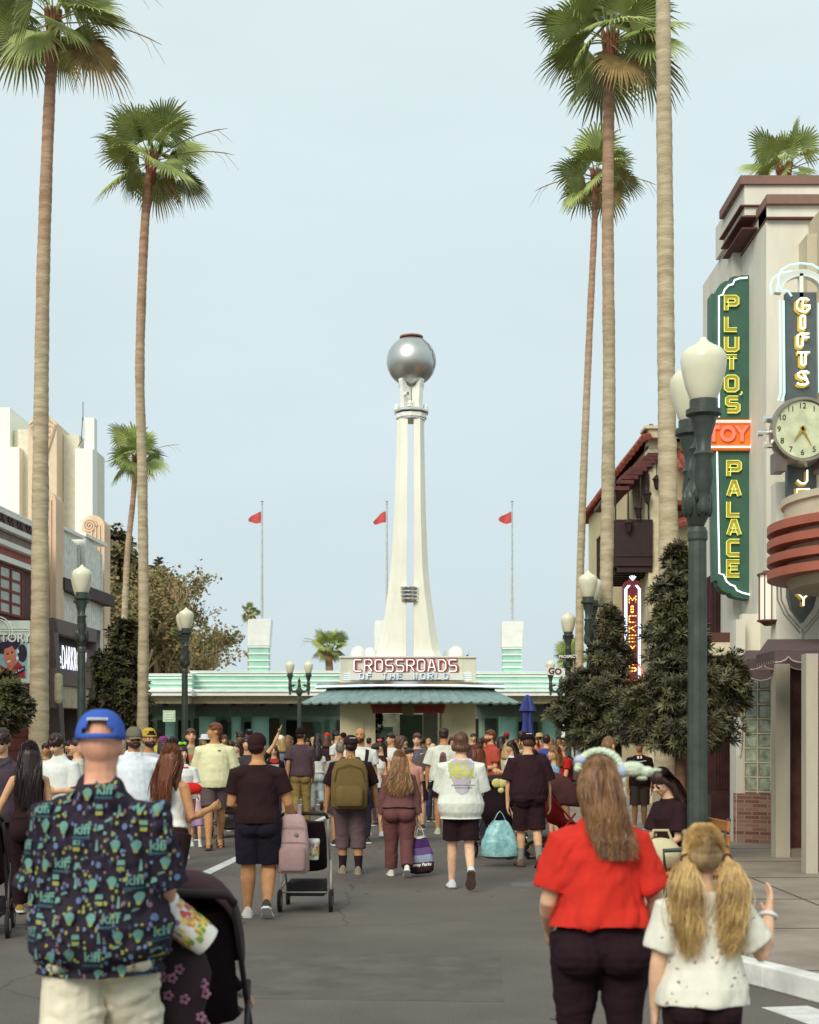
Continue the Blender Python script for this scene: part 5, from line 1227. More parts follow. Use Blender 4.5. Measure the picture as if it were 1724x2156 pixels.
def person(label, px, Y, ytop, rz=0, sex='m', skin='light', hair=('short', 'brown'), top=None, bottom=None, shoes=(60, 56, 54), sole=(220, 220, 214), arms=(REST, REST), legs=STAND,
           fat=0.0, lean=0, head=(0, 0), hat=None, decals=(), gz=0.0, kid=False, curl=.5, face=None, wr=1.0, seat=None, group=None, beard=None, glasses=None, socks=None, limb=1.0, sandal=False, roll=0, hips=1.0, extra=None, H=None, sh=1.0):
    X = PX(px, Y); rr = random.Random(int(px*7+Y*13))
    top_z = PZ(ytop, Y)-gz
    lean_r = R(lean)
    if head == (0, 0) and Y > 9: head = (rr.uniform(-24, 24), rr.uniform(-4, 9))
    hs = 1.0 if not kid else 1.28
    # height from the visible head top, corrected for stride and lean
    def legdrop(a, k):
        a, k = R(a), R(k); ph_ = a-k; an = .24*math.cos(a)+.235*math.cos(ph_)
        toe = an+.11*math.sin(max(0, -ph_))-.022
        return max(an, toe)
    drop = max(legdrop(*legs[0]), legdrop(*legs[1])) if seat is None else None
    if H is None:
        if seat is None: fr = drop+.042+(1.0-.517)*(1-.5*lean_r*lean_r)+.012
        else: fr = None
        H = top_z/fr if fr else 1.65
    T = thing('person', label, 'person', (X, Y, gz), rz, group)
    T.rotation_euler = (0, 0, rz)
    sg = 1 if math.cos(rz) >= -1e-6 else -1
    ph = (drop+.042) if seat is None else seat/H
    dz = ph-.517
    Rl = Matrix.Rotation(lean_r, 3, 'X')
    def TT_(v):  # torso frame
        p = Vector(v)+Vector((0, 0, dz)); q = p-Vector((0, 0, ph)); q = Rl @ q; return (q+Vector((0, 0, ph)))*H
    tab = TM if sex == 'm' else TF
    def rad(z, rx, ry):
        w = max(0, 1-abs(z-.62)/.17)
        wh = max(0, 1-abs(z-.5)/.1)
        return rx*(1+fat*.75*w+fat*.3)*(1+(hips-1)*wh), ry*(1+fat*1.25*w+fat*.35)*(1+(hips-1)*wh*.8)
    near = Y < 9; vox = .0065 if near else .0095 if Y < 20 else .0135 if Y < 29 else .019
    B = MB()
    rings = [(TT_((0, y, z)), tuple(r*H for r in rad(z, rx, ry))) for z, rx, ry, y in tab]
    B.tube([r[0] for r in rings], [r[1] for r in rings], 20, up=(1, 0, 0))
    hw = .05*(1+.35*fat)*(hips if sex == 'f' else 1)
    for s in (1, -1): B.ell(TT_((s*.045*(1+fat*.5)*hips, .03+.02*(sex == 'f'), .49)), (.05*H*(1+fat*.6)*hips, .045*H*(1+fat*.6)*hips, .055*H), 12, 8)
    # head
    neck = TT_((0, .004, .835)); hb = TT_((0, -.002, .875)); 
    Mh = Matrix.Translation(hb) @ Matrix.Rotation(R(head[0])*1.0, 4, 'Z') @ Matrix.Rotation(R(head[1])+lean_r*.6, 4, 'X') @ Matrix.Rotation(R(roll), 4, 'Y') @ Matrix.Scale(H*hs, 4)
    B.tube([neck-Vector((0, 0, .01*H)), hb, Mh @ Vector((0, .006, .03))], [(.037*H*(1+.35*fat), .035*H*(1+.3*fat)), .033*H*(1+.3*fat), .033*H*(1+.2*fat)], 12)
    HB = MB()
    HB.ell((0, .004, .066), (.0435, .054, .058), 18, 14, Mh)
    HB.ell((0, -.012, .036), (.036*(1+.25*fat), .042, .036), 14, 10, Mh); HB.ell((0, -.040, .017), (.017, .016, .014), 10, 8, Mh)
    HB.ell((0, -.058, .048), (.0085, .0125, .0115), 8, 6, Mh); HB.tube([Mh @ Vector((0, -.048, .068)), Mh @ Vector((0, -.062, .047))], [.004*H*hs, .0065*H*hs], 6)
    for s in (1, -1): HB.ell((s*.0445, .004, .052), (.005, .011, .0165), 8, 6, Mh); HB.ell((s*.02, -.04, .045), (.014, .012, .012), 8, 6, Mh)
    B.add(HB.v, HB.f)
    # arms
    joints = {}
    for k, s in ((0, -sg), (1, sg)):
        u, f = arms[k]; u = Vector((s*u[0], u[1], u[2])).normalized(); f = Vector((s*f[0], f[1], f[2])).normalized()
        shw = (.100 if sex == 'm' else .086)*(1+.25*fat)*sh
        sho = TT_((s*shw, .004, .778)); L1, L2 = .165*H, .143*H; el = sho+u*L1; wr_ = el+f*L2
        aw = limb*(1+.45*fat)*(1.0 if sex == 'm' else .88)
        B.tube([TT_((s*shw*.5, .004, .79)), sho, sho+u*L1*.35, el, el+f*L2*.3, wr_], [.034*H*aw, .033*H*aw, .030*H*aw, .0235*H*aw, .0245*H*aw, .0165*H*aw], 12)
        joints[k] = (sho, el, wr_, u, f, aw, s)
    # legs
    lj = {}
    for k, s in ((0, -sg), (1, sg)):
        if seat is None:
            a, kn = R(legs[k][0]), R(legs[k][1]); hip = Vector((s*hw, 0, ph))*H
            kne = hip+Vector((s*.012, -math.sin(a), -math.cos(a)))*.24*H; phi = a-kn; ank = kne+Vector((s*.01, -math.sin(phi), -math.cos(phi)))*.235*H
        else:
            hip = Vector((s*hw, 0, ph))*H; kv, av = legs[k]; kne = hip+Vector((s*kv[0], kv[1], kv[2]))*H; ank = kne+Vector((s*av[0], av[1], av[2]))*H; phi = 0
        lw_ = limb*(1+.5*fat)
        B.tube([hip+Vector((0, 0, .02*H)), hip.lerp(kne, .35), kne, kne.lerp(ank, .3), ank], [(.055*H*lw_*hips, .058*H*lw_), (.049*H*lw_*hips, .05*H*lw_), .034*H*lw_, .035*H*lw_, .0205*H*(1+.2*fat)], 14)
        fd = Vector((0, -math.cos(phi), math.sin(phi))) if phi < -.25 else Vector((s*.12, -1, 0)).normalized()
        up = Vector((0, math.sin(phi), math.cos(phi))) if phi < -.25 else Vector((0, 0, 1))
        if up.dot(Vector((0, 0, 1))) < 0: up = -up
        B.tube([ank-fd*.035*H-up*.012*H, ank+fd*.02*H-up*.018*H, ank+fd*.095*H-up*.028*H], [.022*H, (.024*H, .02*H), (.02*H, .011*H)], 10)
        lj[k] = (hip, kne, ank, fd, up, lw_, s)
    me = remesh(B, vox, 3)
    # hands, finer, joined into the same body mesh
    HM = MB()
    for k in joints:
        sho, el, wr_, u, f, aw, s = joints[k]; hl = .105*H*(1.0 if sex == 'm' else .93)*(1.1 if kid else 1)
        inn = Vector((-s, 0, 0)); pn = inn-f*inn.dot(f)
        if pn.length < .3: pn = Vector((0, 0, -1))-f*(-f.z)
        pn.normalize(); ac = f.cross(pn).normalized()
        if ac.y > 0: ac = -ac
        thick = .013*H
        HM.tube([wr_-f*.02*H, wr_+f*.01*H, wr_+f*hl*.3, wr_+f*hl*.5], [(.0165*H*aw, .0165*H*aw), (.014*H, .018*H), (.0115*H, .025*H), (.0095*H, .025*H)], 12, up=pn)
        cl = curl[k] if isinstance(curl, (tuple, list)) else curl
        for j, (o_, l_) in enumerate(((.019, .46), (.0065, .52), (-.006, .48), (-.018, .38))):
            b0 = wr_+f*hl*.47+ac*o_*H; d = f.copy(); pts = [b0-f*.012*H, b0]
            for q in range(3):
                ang = cl*(.35+.45*q)+.05*j*cl; dd = (f*math.cos(ang*1.2)+pn*math.sin(ang*1.2)).normalized(); dd = (dd+ac*o_*2.2*(1-cl)).normalized(); pts.append(pts[-1]+dd*hl*l_*(.42, .33, .25)[q])
            HM.tube(pts, [.0058*H, .006*H, .0055*H, .005*H, .0038*H], 8)
        tb = wr_+f*hl*.08+ac*.016*H; t1 = tb+(ac*.75+f*.75+pn*.35).normalized()*hl*.26; t2 = t1+(f*.9+pn*.5+ac*.15).normalized()*hl*.24
        HM.tube([tb, t1, t2], [.0085*H, .0065*H, .0045*H], 8)
    hv = .0042 if near else .006 if Y < 20 else .009 if Y < 29 else .013
    hm = remesh(HM, hv, 1, .4)
    V = [tuple(v.co) for v in me.vertices]; F = [tuple(p.vertices) for p in me.polygons]; o_ = len(V)
    V += [tuple(v.co) for v in hm.vertices]; F += [tuple(i+o_ for i in p.vertices) for p in hm.polygons]
    bpy.data.meshes.remove(hm); bpy.data.meshes.remove(me); bvb = BVHTree.FromPolygons([Vector(v) for v in V], F)
    me = bpy.data.meshes.new('body'); me.from_pydata(V, [], F); body = finish(me, 'body', [skinm(skin)], T)
    def facept(x, z):
        o = Mh @ Vector((x, -.25, z)); d = (Mh.to_3x3() @ Vector((0, 1, 0))).normalized(); h = bvb.ray_cast(o, d)
        return h[0] if h[0] is not None else Mh @ Vector((x, -.05, z))
    D3 = Mh.to_3x3(); fwd = (D3 @ Vector((0, -1, 0))).normalized(); rt = (D3 @ Vector((1, 0, 0))).normalized(); uu = (D3 @ Vector((0, 0, 1))).normalized(); hS = H*hs
    away = math.cos(rz+R(head[0])) < -.35
    if not away:
        mb = MB(); me_ = MB(); br = MB()
        for s in (1, -1):
            p = facept(s*.0185, .0605)-fwd*.0008*hS
            M = Matrix.Translation(p) @ Matrix((rt, -fwd, uu)).transposed().to_4x4() @ Matrix.Scale(hS, 4)
            mb.ell((0, 0, 0), (.0105, .003, .0052), 10, 6, M); me_.ell((0, -.0014, 0), (.0056, .0028, .0054), 8, 6, M)
            pts = [facept(s*x, .0725+d)+fwd*.001*hS for x, d in ((.009, 0), (.019, .002), (.029, -.001))]; br.tube(pts, [.0022*hS, .0034*hS, .0018*hS], 5)
        e1 = mb.build('eyes', S('eye_white', 224, 212, 200, var=0), T, smooth=True); me_.build('iris', S('iris_dark', 40, 26, 22, var=0), e1, smooth=True)
        br.build('eyebrows', hairm(hair[1] if hair[0] != 'bald' else 'dark'), T)
        mb = MB(); pts = [facept(x, .0235+abs(x)*.08)+fwd*.0005*hS for x in (-.014, -.007, 0, .007, .014)]; mb.tube(pts, [.0018*hS, .0036*hS, .0038*hS, .0036*hS, .0018*hS], 6); mb.build('lips', mat('lips', srgb(168, 92, 80), rough=.5, var=0), T, smooth=True)
    if glasses:
        mb = MB()
        for s in (1, -1):
            p = facept(s*.019, .058)+fwd*.004*hS; M = Matrix.Translation(p) @ Matrix((rt, -fwd, uu)).transposed().to_4x4() @ Matrix.Scale(hS, 4); mb.ell((0, 0, 0), (.0155, .002, .0115), 14, 6, M)
            mb.tube([Mh @ Vector((s*.034, -.045, .062)), Mh @ Vector((s*.046, -.02, .06)), Mh @ Vector((s*.048, .01, .057))], .0017*hS, 5)
        mb.tube([facept(-.006, .062)+fwd*.004*hS, facept(.006, .062)+fwd*.004*hS], .0018*hS, 5); mb.build('sunglasses', S('lens_dark', 30, 22, 20, rough=.15, var=0), T)
    if beard:
        bb = MB(); bb.ell((0, -.018, .026), (.039*(1+.25*fat), .042, .031), 14, 10, Mh); bb.ell((0, -.045, .012), (.02, .016, .016), 10, 8, Mh)
        b = remesh(bb, vox*.6, 2); finish(b, 'beard', [hairm(beard)], T)
        mb = MB(); pts = [Mh @ Vector((x, -.0615+x*x*18, .0255)) for x in (-.012, 0, .012)]; mb.tube(pts, [.001*hS, .003*hS, .001*hS], 6); mb.build('mouth', mat('lips', (.3, .1, .08)), T)
    # hair
    st, hc = hair; HR = MB(); hm_ = hairm(hc); wa = 0
    if st != 'bald':
        k = {'buzz': 1.0, 'short': 1.0, 'curly': 1.08, 'bowl': 1.06}.get(st, 1.02)
        if st != 'buzz': HR.ell((0, .009, .079), (.0475*k, .0565*k, .0525*k), 18, 12, Mh)
        else: HR.ell((0, .008, .076), (.0458, .0555, .0515), 16, 10, Mh)
        HR.ell((0, .022, .052), (.0445*k, .039*k, .038*k), 14, 10, Mh)
        if st == 'curly':
            for j in range(26):
                a = rr.uniform(0, 6.28); e_ = rr.uniform(.1, 1.4); HR.ell((.045*math.cos(a)*math.cos(e_), .01+.052*math.sin(a)*math.cos(e_), .085+.045*math.sin(e_)), (.014, .014, .013), 7, 5, Mh)
        if st == 'bowl':
            for j in range(9): a = math.pi*(j/8)-.0; HR.ell((.046*math.cos(a), .014+.034*math.sin(a), .030-.008*math.sin(a)), (.017, .016, .026), 8, 6, Mh)
        if st == 'short':
            for j in range(7): HR.ell((-.03+.01*j, -.036+.004*abs(j-3), .106), (.012, .014, .009), 7, 5, Mh)
        if st in ('long', 'longer', 'wavy', 'half'):
            L = {'long': .15, 'longer': .27, 'wavy': .2, 'half': .1}[st]
            tl = TT_((0, .072+.02*fat, .835-L+.06)); c1 = Mh @ Vector((0, .045, .05)); c2 = TT_((0, .062+.03*fat, .81))
            HR.tube([Mh @ Vector((0, .028, .085)), c1, c2, tl], [(.043*hS, .032*hS), (.05*hS, .03*hS), (.062*hS, .022*hS), (.04*hS, .008*hS)], 16, up=(1, 0, 0))
            for s in (1, -1): HR.tube([Mh @ Vector((s*.03, -.01, .095)), Mh @ Vector((s*.046, -.004, .06)), Mh @ Vector((s*.052, .012, .02)), TT_((s*.054, .03, .80)), TT_((s*.06, .03, .80-L*.4))], [.012*hS, .014*hS, .018*hS, .02*hS, .006*hS], 8)
        if st == 'pony':
            HR.tube([Mh @ Vector((0, .055, .085)), Mh @ Vector((0, .085, .06)), Mh @ Vector((0, .08, .0)), Mh @ Vector((0, .065, -.06))], [.014*hS, .02*hS, .018*hS, .005*hS], 8)
        if st == 'bun': HR.ell((0, .03, .14), (.026, .026, .022), 10, 8, Mh)
        if st == 'buns':
            for s in (1, -1): HR.ell((s*.034, .02, .13), (.02, .02, .02), 10, 8, Mh)
        h_ = remesh(HR, vox*.75, 1); wrinkle(h_, .0035*H, 3, 14 if st in ('short', 'curly', 'buzz') else 2.5, 26); finish(h_, 'hair', [hm_], T)
        if st in ('long', 'longer', 'wavy', 'half') and 9 < Y < 27:
            L = {'long': .15, 'longer': .27, 'wavy': .2, 'half': .1}[st]
            def rts(q):
                a = q.uniform(-1.9, 1.9); e = q.uniform(.1, 1.3); x = .05*math.sin(a)*math.cos(e)
                p = [Mh @ Vector((x, .012+.06*math.cos(a)*math.cos(e), .08+.056*math.sin(e))), Mh @ Vector((x*1.25, .04+.022*q.random(), .03)), TT_((x*1.35+q.gauss(0, .006), .078+.03*fat, .81)), TT_((x*1.3+q.gauss(0, .01), .083+.03*fat, .835-L+.05+.04*q.random()))]
                return p
            strand_hair('hair_strands', dict(T=T), rts, 420, .0038, hm_, .012, int(px))
    # top
    if top:
        kind, rgb, sl, hem = top[:4]; ease = top[4] if len(top) > 4 else .008; tm = fab(*rgb) if len(rgb) == 3 else rgb[3]
        C = MB(); pts = []; rd = []
        for z, rx, ry, y in [(hem, None, None, 0)]+[t for t in tab if t[0] > hem+.012]:
            if rx is None:
                lo_ = max([t for t in tab if t[0] <= hem] or [tab[0]], key=lambda t: t[0]); hi_ = min([t for t in tab if t[0] > hem], key=lambda t: t[0]); w_ = (hem-lo_[0])/(hi_[0]-lo_[0]) if hi_[0] > lo_[0] else 0; w_ = max(0, min(1, w_))
                rx, ry, y = [lo_[i]+(hi_[i]-lo_[i])*w_ for i in (1, 2, 3)]; rx, ry = max(rx, .088 if sex == 'm' else 0), max(ry, .066 if sex == 'm' else 0); ex = .004
            else: ex = 0
            if z > .84 and kind not in ('hoodie', 'collar', 'polo'): continue
            if z < .57: ex += (.024 if hem < .46 else .012 if hem < .53 else .004)
            a, b = rad(z, rx, ry); boxy = ease*1.6*max(0, 1-abs(z-.62)/.16) if kind not in ('tank', 'crop') else 0
            e_ = ease if z < .79 else max(.006, ease*.6)
            pts.append(TT_((0, y, z))); rd.append(((a+e_+ex+boxy)*H, (b+e_+ex+boxy)*H))
        C.tube(pts, rd, 22, up=(1, 0, 0))
        if sex == 'f' and kind != 'coat':
            for s in (1, -1): C.ell(TT_((s*.036, -.045, .725)), (.034*H, .03*H, .034*H), 10, 8)
        if hem < .5:
            for s in (1, -1): C.ell(TT_((s*.045*(1+fat*.5)*hips, .036+.02*(sex == 'f'), .512)), (.078*H*(1+fat*.6)*hips, .078*H*(1+fat*.6)*hips, .06*H), 12, 8)
        for k in joints:
            sho, el, w_, u, f, aw, s = joints[k]
            shx = (.100 if sex == 'm' else .086)*(1+.25*fat)*sh
            if sl <= 0: continue
            e2 = ease*H*1.1; pp = [TT_((s*shx*.45, .004, .786)), sho+Vector((0, 0, .003*H))]; r2 = [.044*H*aw, .034*H*aw+e2*1.1]
            if sl <= 1: pp.append(sho+(el-sho)*sl); r2.append(.029*H*aw+e2*1.7)
            else:
                pp += [el, el+(w_-el)*(sl-1)]; r2 += [.026*H*aw+e2, .019*H*aw+e2*.9]
            C.tube(pp, r2, 14)
        if kind == 'hoodie': C.ell(TT_((0, .045, .835)), (.06*H, .035*H, .035*H), 12, 8); C.tube([TT_((.045, -.02, .835)), TT_((0, -.05, .80)), TT_((-.045, -.02, .835))], .016*H, 8)
        if kind == 'collar':
            C.tube([TT_((.0, .03, .852)), TT_((0, .012, .832))], [(.046*H*(1+.3*fat), .040*H*(1+.3*fat)), (.052*H*(1+.3*fat), .046*H*(1+.3*fat))], 18, up=(1, 0, 0))
        m_ = remesh(C, vox*(.9 if near else .95), 2); zh_ = TT_((0, 0, hem)).z; cut_open(m_, zh_, .012 if lean < 3 else .03, -.8); wrinkle(m_, (.012 if near else .010)*wr, rr.random()*20, 5, 8)
        dc = []
        for mb, side, dm in decals: dc.append((mb, side*1, dm))
        finish(m_, {'tank': 'tank_top', 'hoodie': 'hoodie', 'coat': 'jacket', 'crop': 'tank_top'}.get(kind, 'shirt'), [tm], T, dc)
    if bottom:
        kind, rgb, ln = bottom[:3]; ease = bottom[3] if len(bottom) > 3 else {'shorts': .014, 'pants': .010, 'leggings': .003, 'jeans': .006, 'skirt': .012}[kind]; C = MB(); tm = fab(*rgb)
        wt = .565; pts = []; rd = []
        for z, rx, ry, y in [t for t in tab if t[0] < .56]+[(wt, .088 if sex == 'm' else .085, .064, .002)]:
            a, b = rad(z, rx, ry); pts.append(TT_((0, y, z))); rd.append(((a+ease*.5+.003)*H, (b+ease*.5+.003)*H))
        C.tube(pts, rd, 20, up=(1, 0, 0))
        for s in (1, -1): C.ell(TT_((s*.044*(1+fat*.5)*hips, .032+.02*(sex == 'f'), .49)), ((.055+ease*.5)*H*(1+fat*.6)*hips, (.052+ease*.5)*H*(1+fat*.6)*hips, .062*H), 12, 8)
        if kind == 'skirt': C.tube([TT_((0, 0, .55)), Vector((0, 0, (ph-.475*ln)*H))], [(.09*H*(1+fat), .07*H*(1+fat)), (.125*H*(1+fat), .11*H*(1+fat))], 18, up=(1, 0, 0))
        else:
            for k in lj:
                hip, kne, ank, fd, up, lw_, s = lj[k]; e2 = ease*H; t = ln
                P0, r0 = [hip+Vector((0, 0, .02*H)), hip.lerp(kne, .35)], [((.056*lw_*hips)*H+e2*.7, .059*H*lw_+e2*.7), ((.050*lw_*hips)*H+e2, .051*H*lw_+e2)]
                if t <= .5: P0.append(hip.lerp(kne, max(.4, t/.5))); r0.append(((.0385*lw_+ (.05-.0385)*max(0, .5-t)*2)*H+e2*1.5))
                else:
                    P0 += [kne, kne.lerp(ank, .4)]; r0 += [.036*H*lw_+e2, .036*H*lw_+e2*.9]; q = (t-.5)/.5
                    if q > .4: P0.append(kne.lerp(ank, q)); r0.append((.024*H*lw_ if kind == 'leggings' else .031*H*lw_)+e2)
                C.tube(P0, r0, 16)
        m_ = remesh(C, vox*.95, 2)
        if kind != 'leggings' and seat is None: cut_open(m_, min(v.co.z for v in m_.vertices), .02, -.8)
        wrinkle(m_, (.004 if kind == 'leggings' else .011)*wr, rr.random()*20, 11 if near else 7, 5); finish(m_, {'shorts': 'shorts', 'skirt': 'skirt', 'leggings': 'leggings'}.get(kind, 'trousers'), [tm], T)
    # shoes
    if shoes and Y < 45:
        for k in lj:
            hip, kne, ank, fd, up, lw_, s = lj[k]; sd = fd.cross(up).normalized(); hk = H*(1.05 if kid else 1)*(1 if sex == 'm' else .92)
            def sec(t, hw_, hi, lo, n=12):
                c = ank+fd*t*hk-up*.04*hk; return [c+sd*hw_*hk*math.cos(a)+up*hk*(lo+(hi-lo)*max(0, math.sin(a))**.8 if math.sin(a) > 0 else lo) for a in [2*math.pi*j/n for j in range(n)]]
            U = MB(); n = 12
            if not sandal:
                secs = [sec(-.043, .012, .03, .006), sec(-.036, .024, .058, .004), sec(0, .026, .062, .004), sec(.03, .027, .048, .004), (sec(.07, .031, .032, .004)), sec(.1, .026, .024, .004), sec(.112, .012, .014, .006)]
                vs = [v for s_ in secs for v in s_]; U.add(vs, [(i*n+j, i*n+(j+1) % n, (i+1)*n+(j+1) % n, (i+1)*n+j) for i in range(len(secs)-1) for j in range(n)]+[tuple(range(n)), tuple(range((len(secs)-1)*n, len(secs)*n))])
            else:
                for t in (.0, .05, .085): U.tube([ank+fd*t*hk-up*.036*hk+sd*.03*hk*math.cos(a)+up*(.034-t*.2)*hk*math.sin(a) for a in [math.pi*j/8 for j in range(9)]], .006*hk, 5)
            so = MB(); out = [(-.047, .014), (-.03, .027), (.02, .026), (.065, .034), (.1, .027), (.117, .01)]
            c = ank-up*.042*hk; pl = [c+fd*t*hk+sd*w*hk for t, w in out]+[c+fd*t*hk-sd*w*hk for t, w in out[::-1]]
            m = len(pl); so.add(pl+[p+up*.012*hk for p in pl], [tuple(range(m)), tuple(range(2*m-1, m-1, -1))]+[(i, (i+1) % m, m+(i+1) % m, m+i) for i in range(m)])
            sc = shoes[k] if isinstance(shoes[0], tuple) else shoes
            u_ = U.build('sandal' if sandal else 'shoe', fab(*sc, bump=.1), T, smooth=True, angle=60); so.build('sole', fab(*sole, bump=.1), u_)
            if socks:
                mb = MB(); mb.tube([ank-up*.01*H, ank.lerp(kne, .12), ank.lerp(kne, socks[3])], [.026*H*(1+.2*fat), .025*H*(1+.2*fat), .031*H*lw_], 12); mb.build('sock', fab(*socks[:3]), T, smooth=True, angle=60)
    # hats and head wear
    if hat:
        kind, rgb = hat[0], hat[1]; hmт = fab(*rgb, bump=.15)
        if kind in ('cap', 'capback', 'caphole'):
            mb = MB(); nu, nv = 28, 9; vs = []; fs = []
            fa = -math.pi/2 if kind != 'capback' else math.pi/2
            for i in range(nv+1):
                t = i/nv*math.pi/2
                for j in range(nu):
                    a = 2*math.pi*j/nu; rx, ry = .0525, .0625; z = .071+.064*math.sin(t); q = math.cos(t)**.75 if i < nv else 0
                    vs.append(Mh @ Vector((rx*q*math.cos(a), .006+ry*q*math.sin(a), z)))
            for i in range(nv):
                for j in range(nu):
                    a = 2*math.pi*(j+.5)/nu; da = abs((a-(math.pi/2 if kind != 'capback' else -math.pi/2)+math.pi) % (2*math.pi)-math.pi)
                    hole = kind != 'cap' and da < (.62, .62, .56, .44, 0, 0, 0, 0, 0)[i] and i >= 1
                    if not hole: fs.append((i*nu+j, i*nu+(j+1) % nu, (i+1)*nu+(j+1) % nu, (i+1)*nu+j))
            mb.add(vs, fs)
            sgn = -1 if kind != 'capback' else 1; br_ = []
            for i in range(5):
                r_ = i/4
                for j in range(11): a = -.95+1.9*j/10; br_.append(Mh @ Vector((math.sin(a)*.047*(1+.1*r_), .006+sgn*(.0585*math.cos(a*.9)+.05*r_*math.cos(a*1.2)), .073-.008*r_-.012*abs(a)*r_)))
            mb.add(br_, [(i*11+j, i*11+j+1, (i+1)*11+j+1, (i+1)*11+j) for i in range(4) for j in range(10)])
            o = mb.build('cap', hmт, T, smooth=True); m = o.modifiers.new('t', 'SOLIDIFY'); m.thickness = .003; m.offset = 1
            if len(hat) > 2:
                bv2 = None; p = Mh @ Vector((0, (-1 if hat[2] < 0 else 1)*.066, .105)); mb = MB(); s_ = -1 if hat[2] < 0 else 1
                for j in range(9):
                    x = -.02+.005*j; mb.ell((x, s_*(.006+.053*math.sqrt(max(.1, 1-(x/.055)**2))), .113-.25*x*x*30*.1), (.0021, .0022, .0032), 6, 5, Mh)
                mb.build('embroidery', white_p, o)
        elif kind == 'ears':
            mb = MB(); mb.tube([Mh @ Vector((.052*math.cos(a), 0, .075+.06*math.sin(a))) for a in [math.pi*i/12 for i in range(13)]], .005*hS, 6)
            for s in (1, -1): mb.tube([Mh @ Vector((s*.04, .004, .152)), Mh @ Vector((s*.04, -.004, .152))], .027*hS, 18)
            hb_ = mb.build('ear_headband', hmт, T, smooth=True, angle=40)
            if len(hat) > 2:
                mb = MB(); 
                for s in (1, -1): mb.ell((s*.02, -.012, .142), (.021, .01, .016), 10, 8, Mh)
                mb.ell((0, -.018, .142), (.007, .008, .008), 8, 6, Mh); mb.build('bow', fab(*hat[2]), hb_, smooth=True)
                if len(hat) > 3:
                    mb = MB()
                    for j in range(12): a = j*2.4; mb.ell((.034*math.cos(a)*(.3+.06*j), -.022, .142+.012*math.sin(a)), (.0028, .002, .0028), 6, 4, Mh)
                    mb.build('dots', fab(*hat[3]), hb_)
        elif kind == 'bucket' or kind == 'straw':
            mb = MB(); pr = [(.0, .128), (.03, .127), (.046, .12), (.052, .08), (.075, .066), (.076, .063), (.05, .07)]
            vs = [Mh @ Vector((r*math.cos(2*math.pi*j/20), .006+r*1.15*math.sin(2*math.pi*j/20), z)) for r, z in pr for j in range(20)]
            mb.add(vs, [(i*20+j, i*20+(j+1) % 20, (i+1)*20+(j+1) % 20, (i+1)*20+j) for i in range(len(pr)-1) for j in range(20)]); mb.build('hat', hmт, T, smooth=True)
        elif kind == 'bandana':
            mb = MB(); mb.ell((0, .006, .083), (.05, .06, .052), 16, 10, Mh); mb.build('head_scarf', hmт, T, smooth=True)
    T['h'] = H
    INFO = dict(T=T, H=H, joints=joints, lj=lj, Mh=Mh, TT=TT_, bv=bvb, sg=sg, X=X, Y=Y, rz=rz, gz=gz)
    return INFO
def world_pt(I, v):
    c, s = math.cos(I['rz']), math.sin(I['rz']); return Vector((I['X']+v.x*c-v.y*s, I['Y']+v.x*s+v.y*c, I['gz']+v.z))
def strand_hair(name, I, roots, n, wid, m, amp=.012, seed=1, freq=7):
    """roots: function(random) -> list of control points in body space"""
    rr = random.Random(seed); mb = MB()
    for k in range(n):
        cp = roots(rr); ph_ = rr.random()*6; N = 12; am = amp*(2.6 if rr.random() < .07 else 1); pts = []
        for i in range(N):
            t = i/(N-1)*(len(cp)-1); j = min(int(t), len(cp)-2); s = t-j
            p0, p1, p2, p3 = cp[max(j-1, 0)], cp[j], cp[j+1], cp[min(j+2, len(cp)-1)]
            p = .5*((2*p1)+(p2-p0)*s+(2*p0-5*p1+4*p2-p3)*s*s+(3*p1-p0-3*p2+p3)*s**3)
            g = i/(N-1); p = p+Vector((math.sin(ph_+g*freq), math.cos(ph_*1.3+g*freq*.9), 0))*am*g; pts.append(p)
        vs = []
        w = wid*rr.uniform(.6, 1.2); ax = Vector((rr.uniform(-1, 1), rr.uniform(-.4, .4), 0)).normalized()
        for i, p in enumerate(pts): q = w*(1-(i/(N-1))**3*.8); vs += [p-ax*q, p+ax*q]
        mb.add(vs, [(2*i, 2*i+1, 2*i+3, 2*i+2) for i in range(N-1)])
    return mb.build(name, m, I['T'], smooth=True)
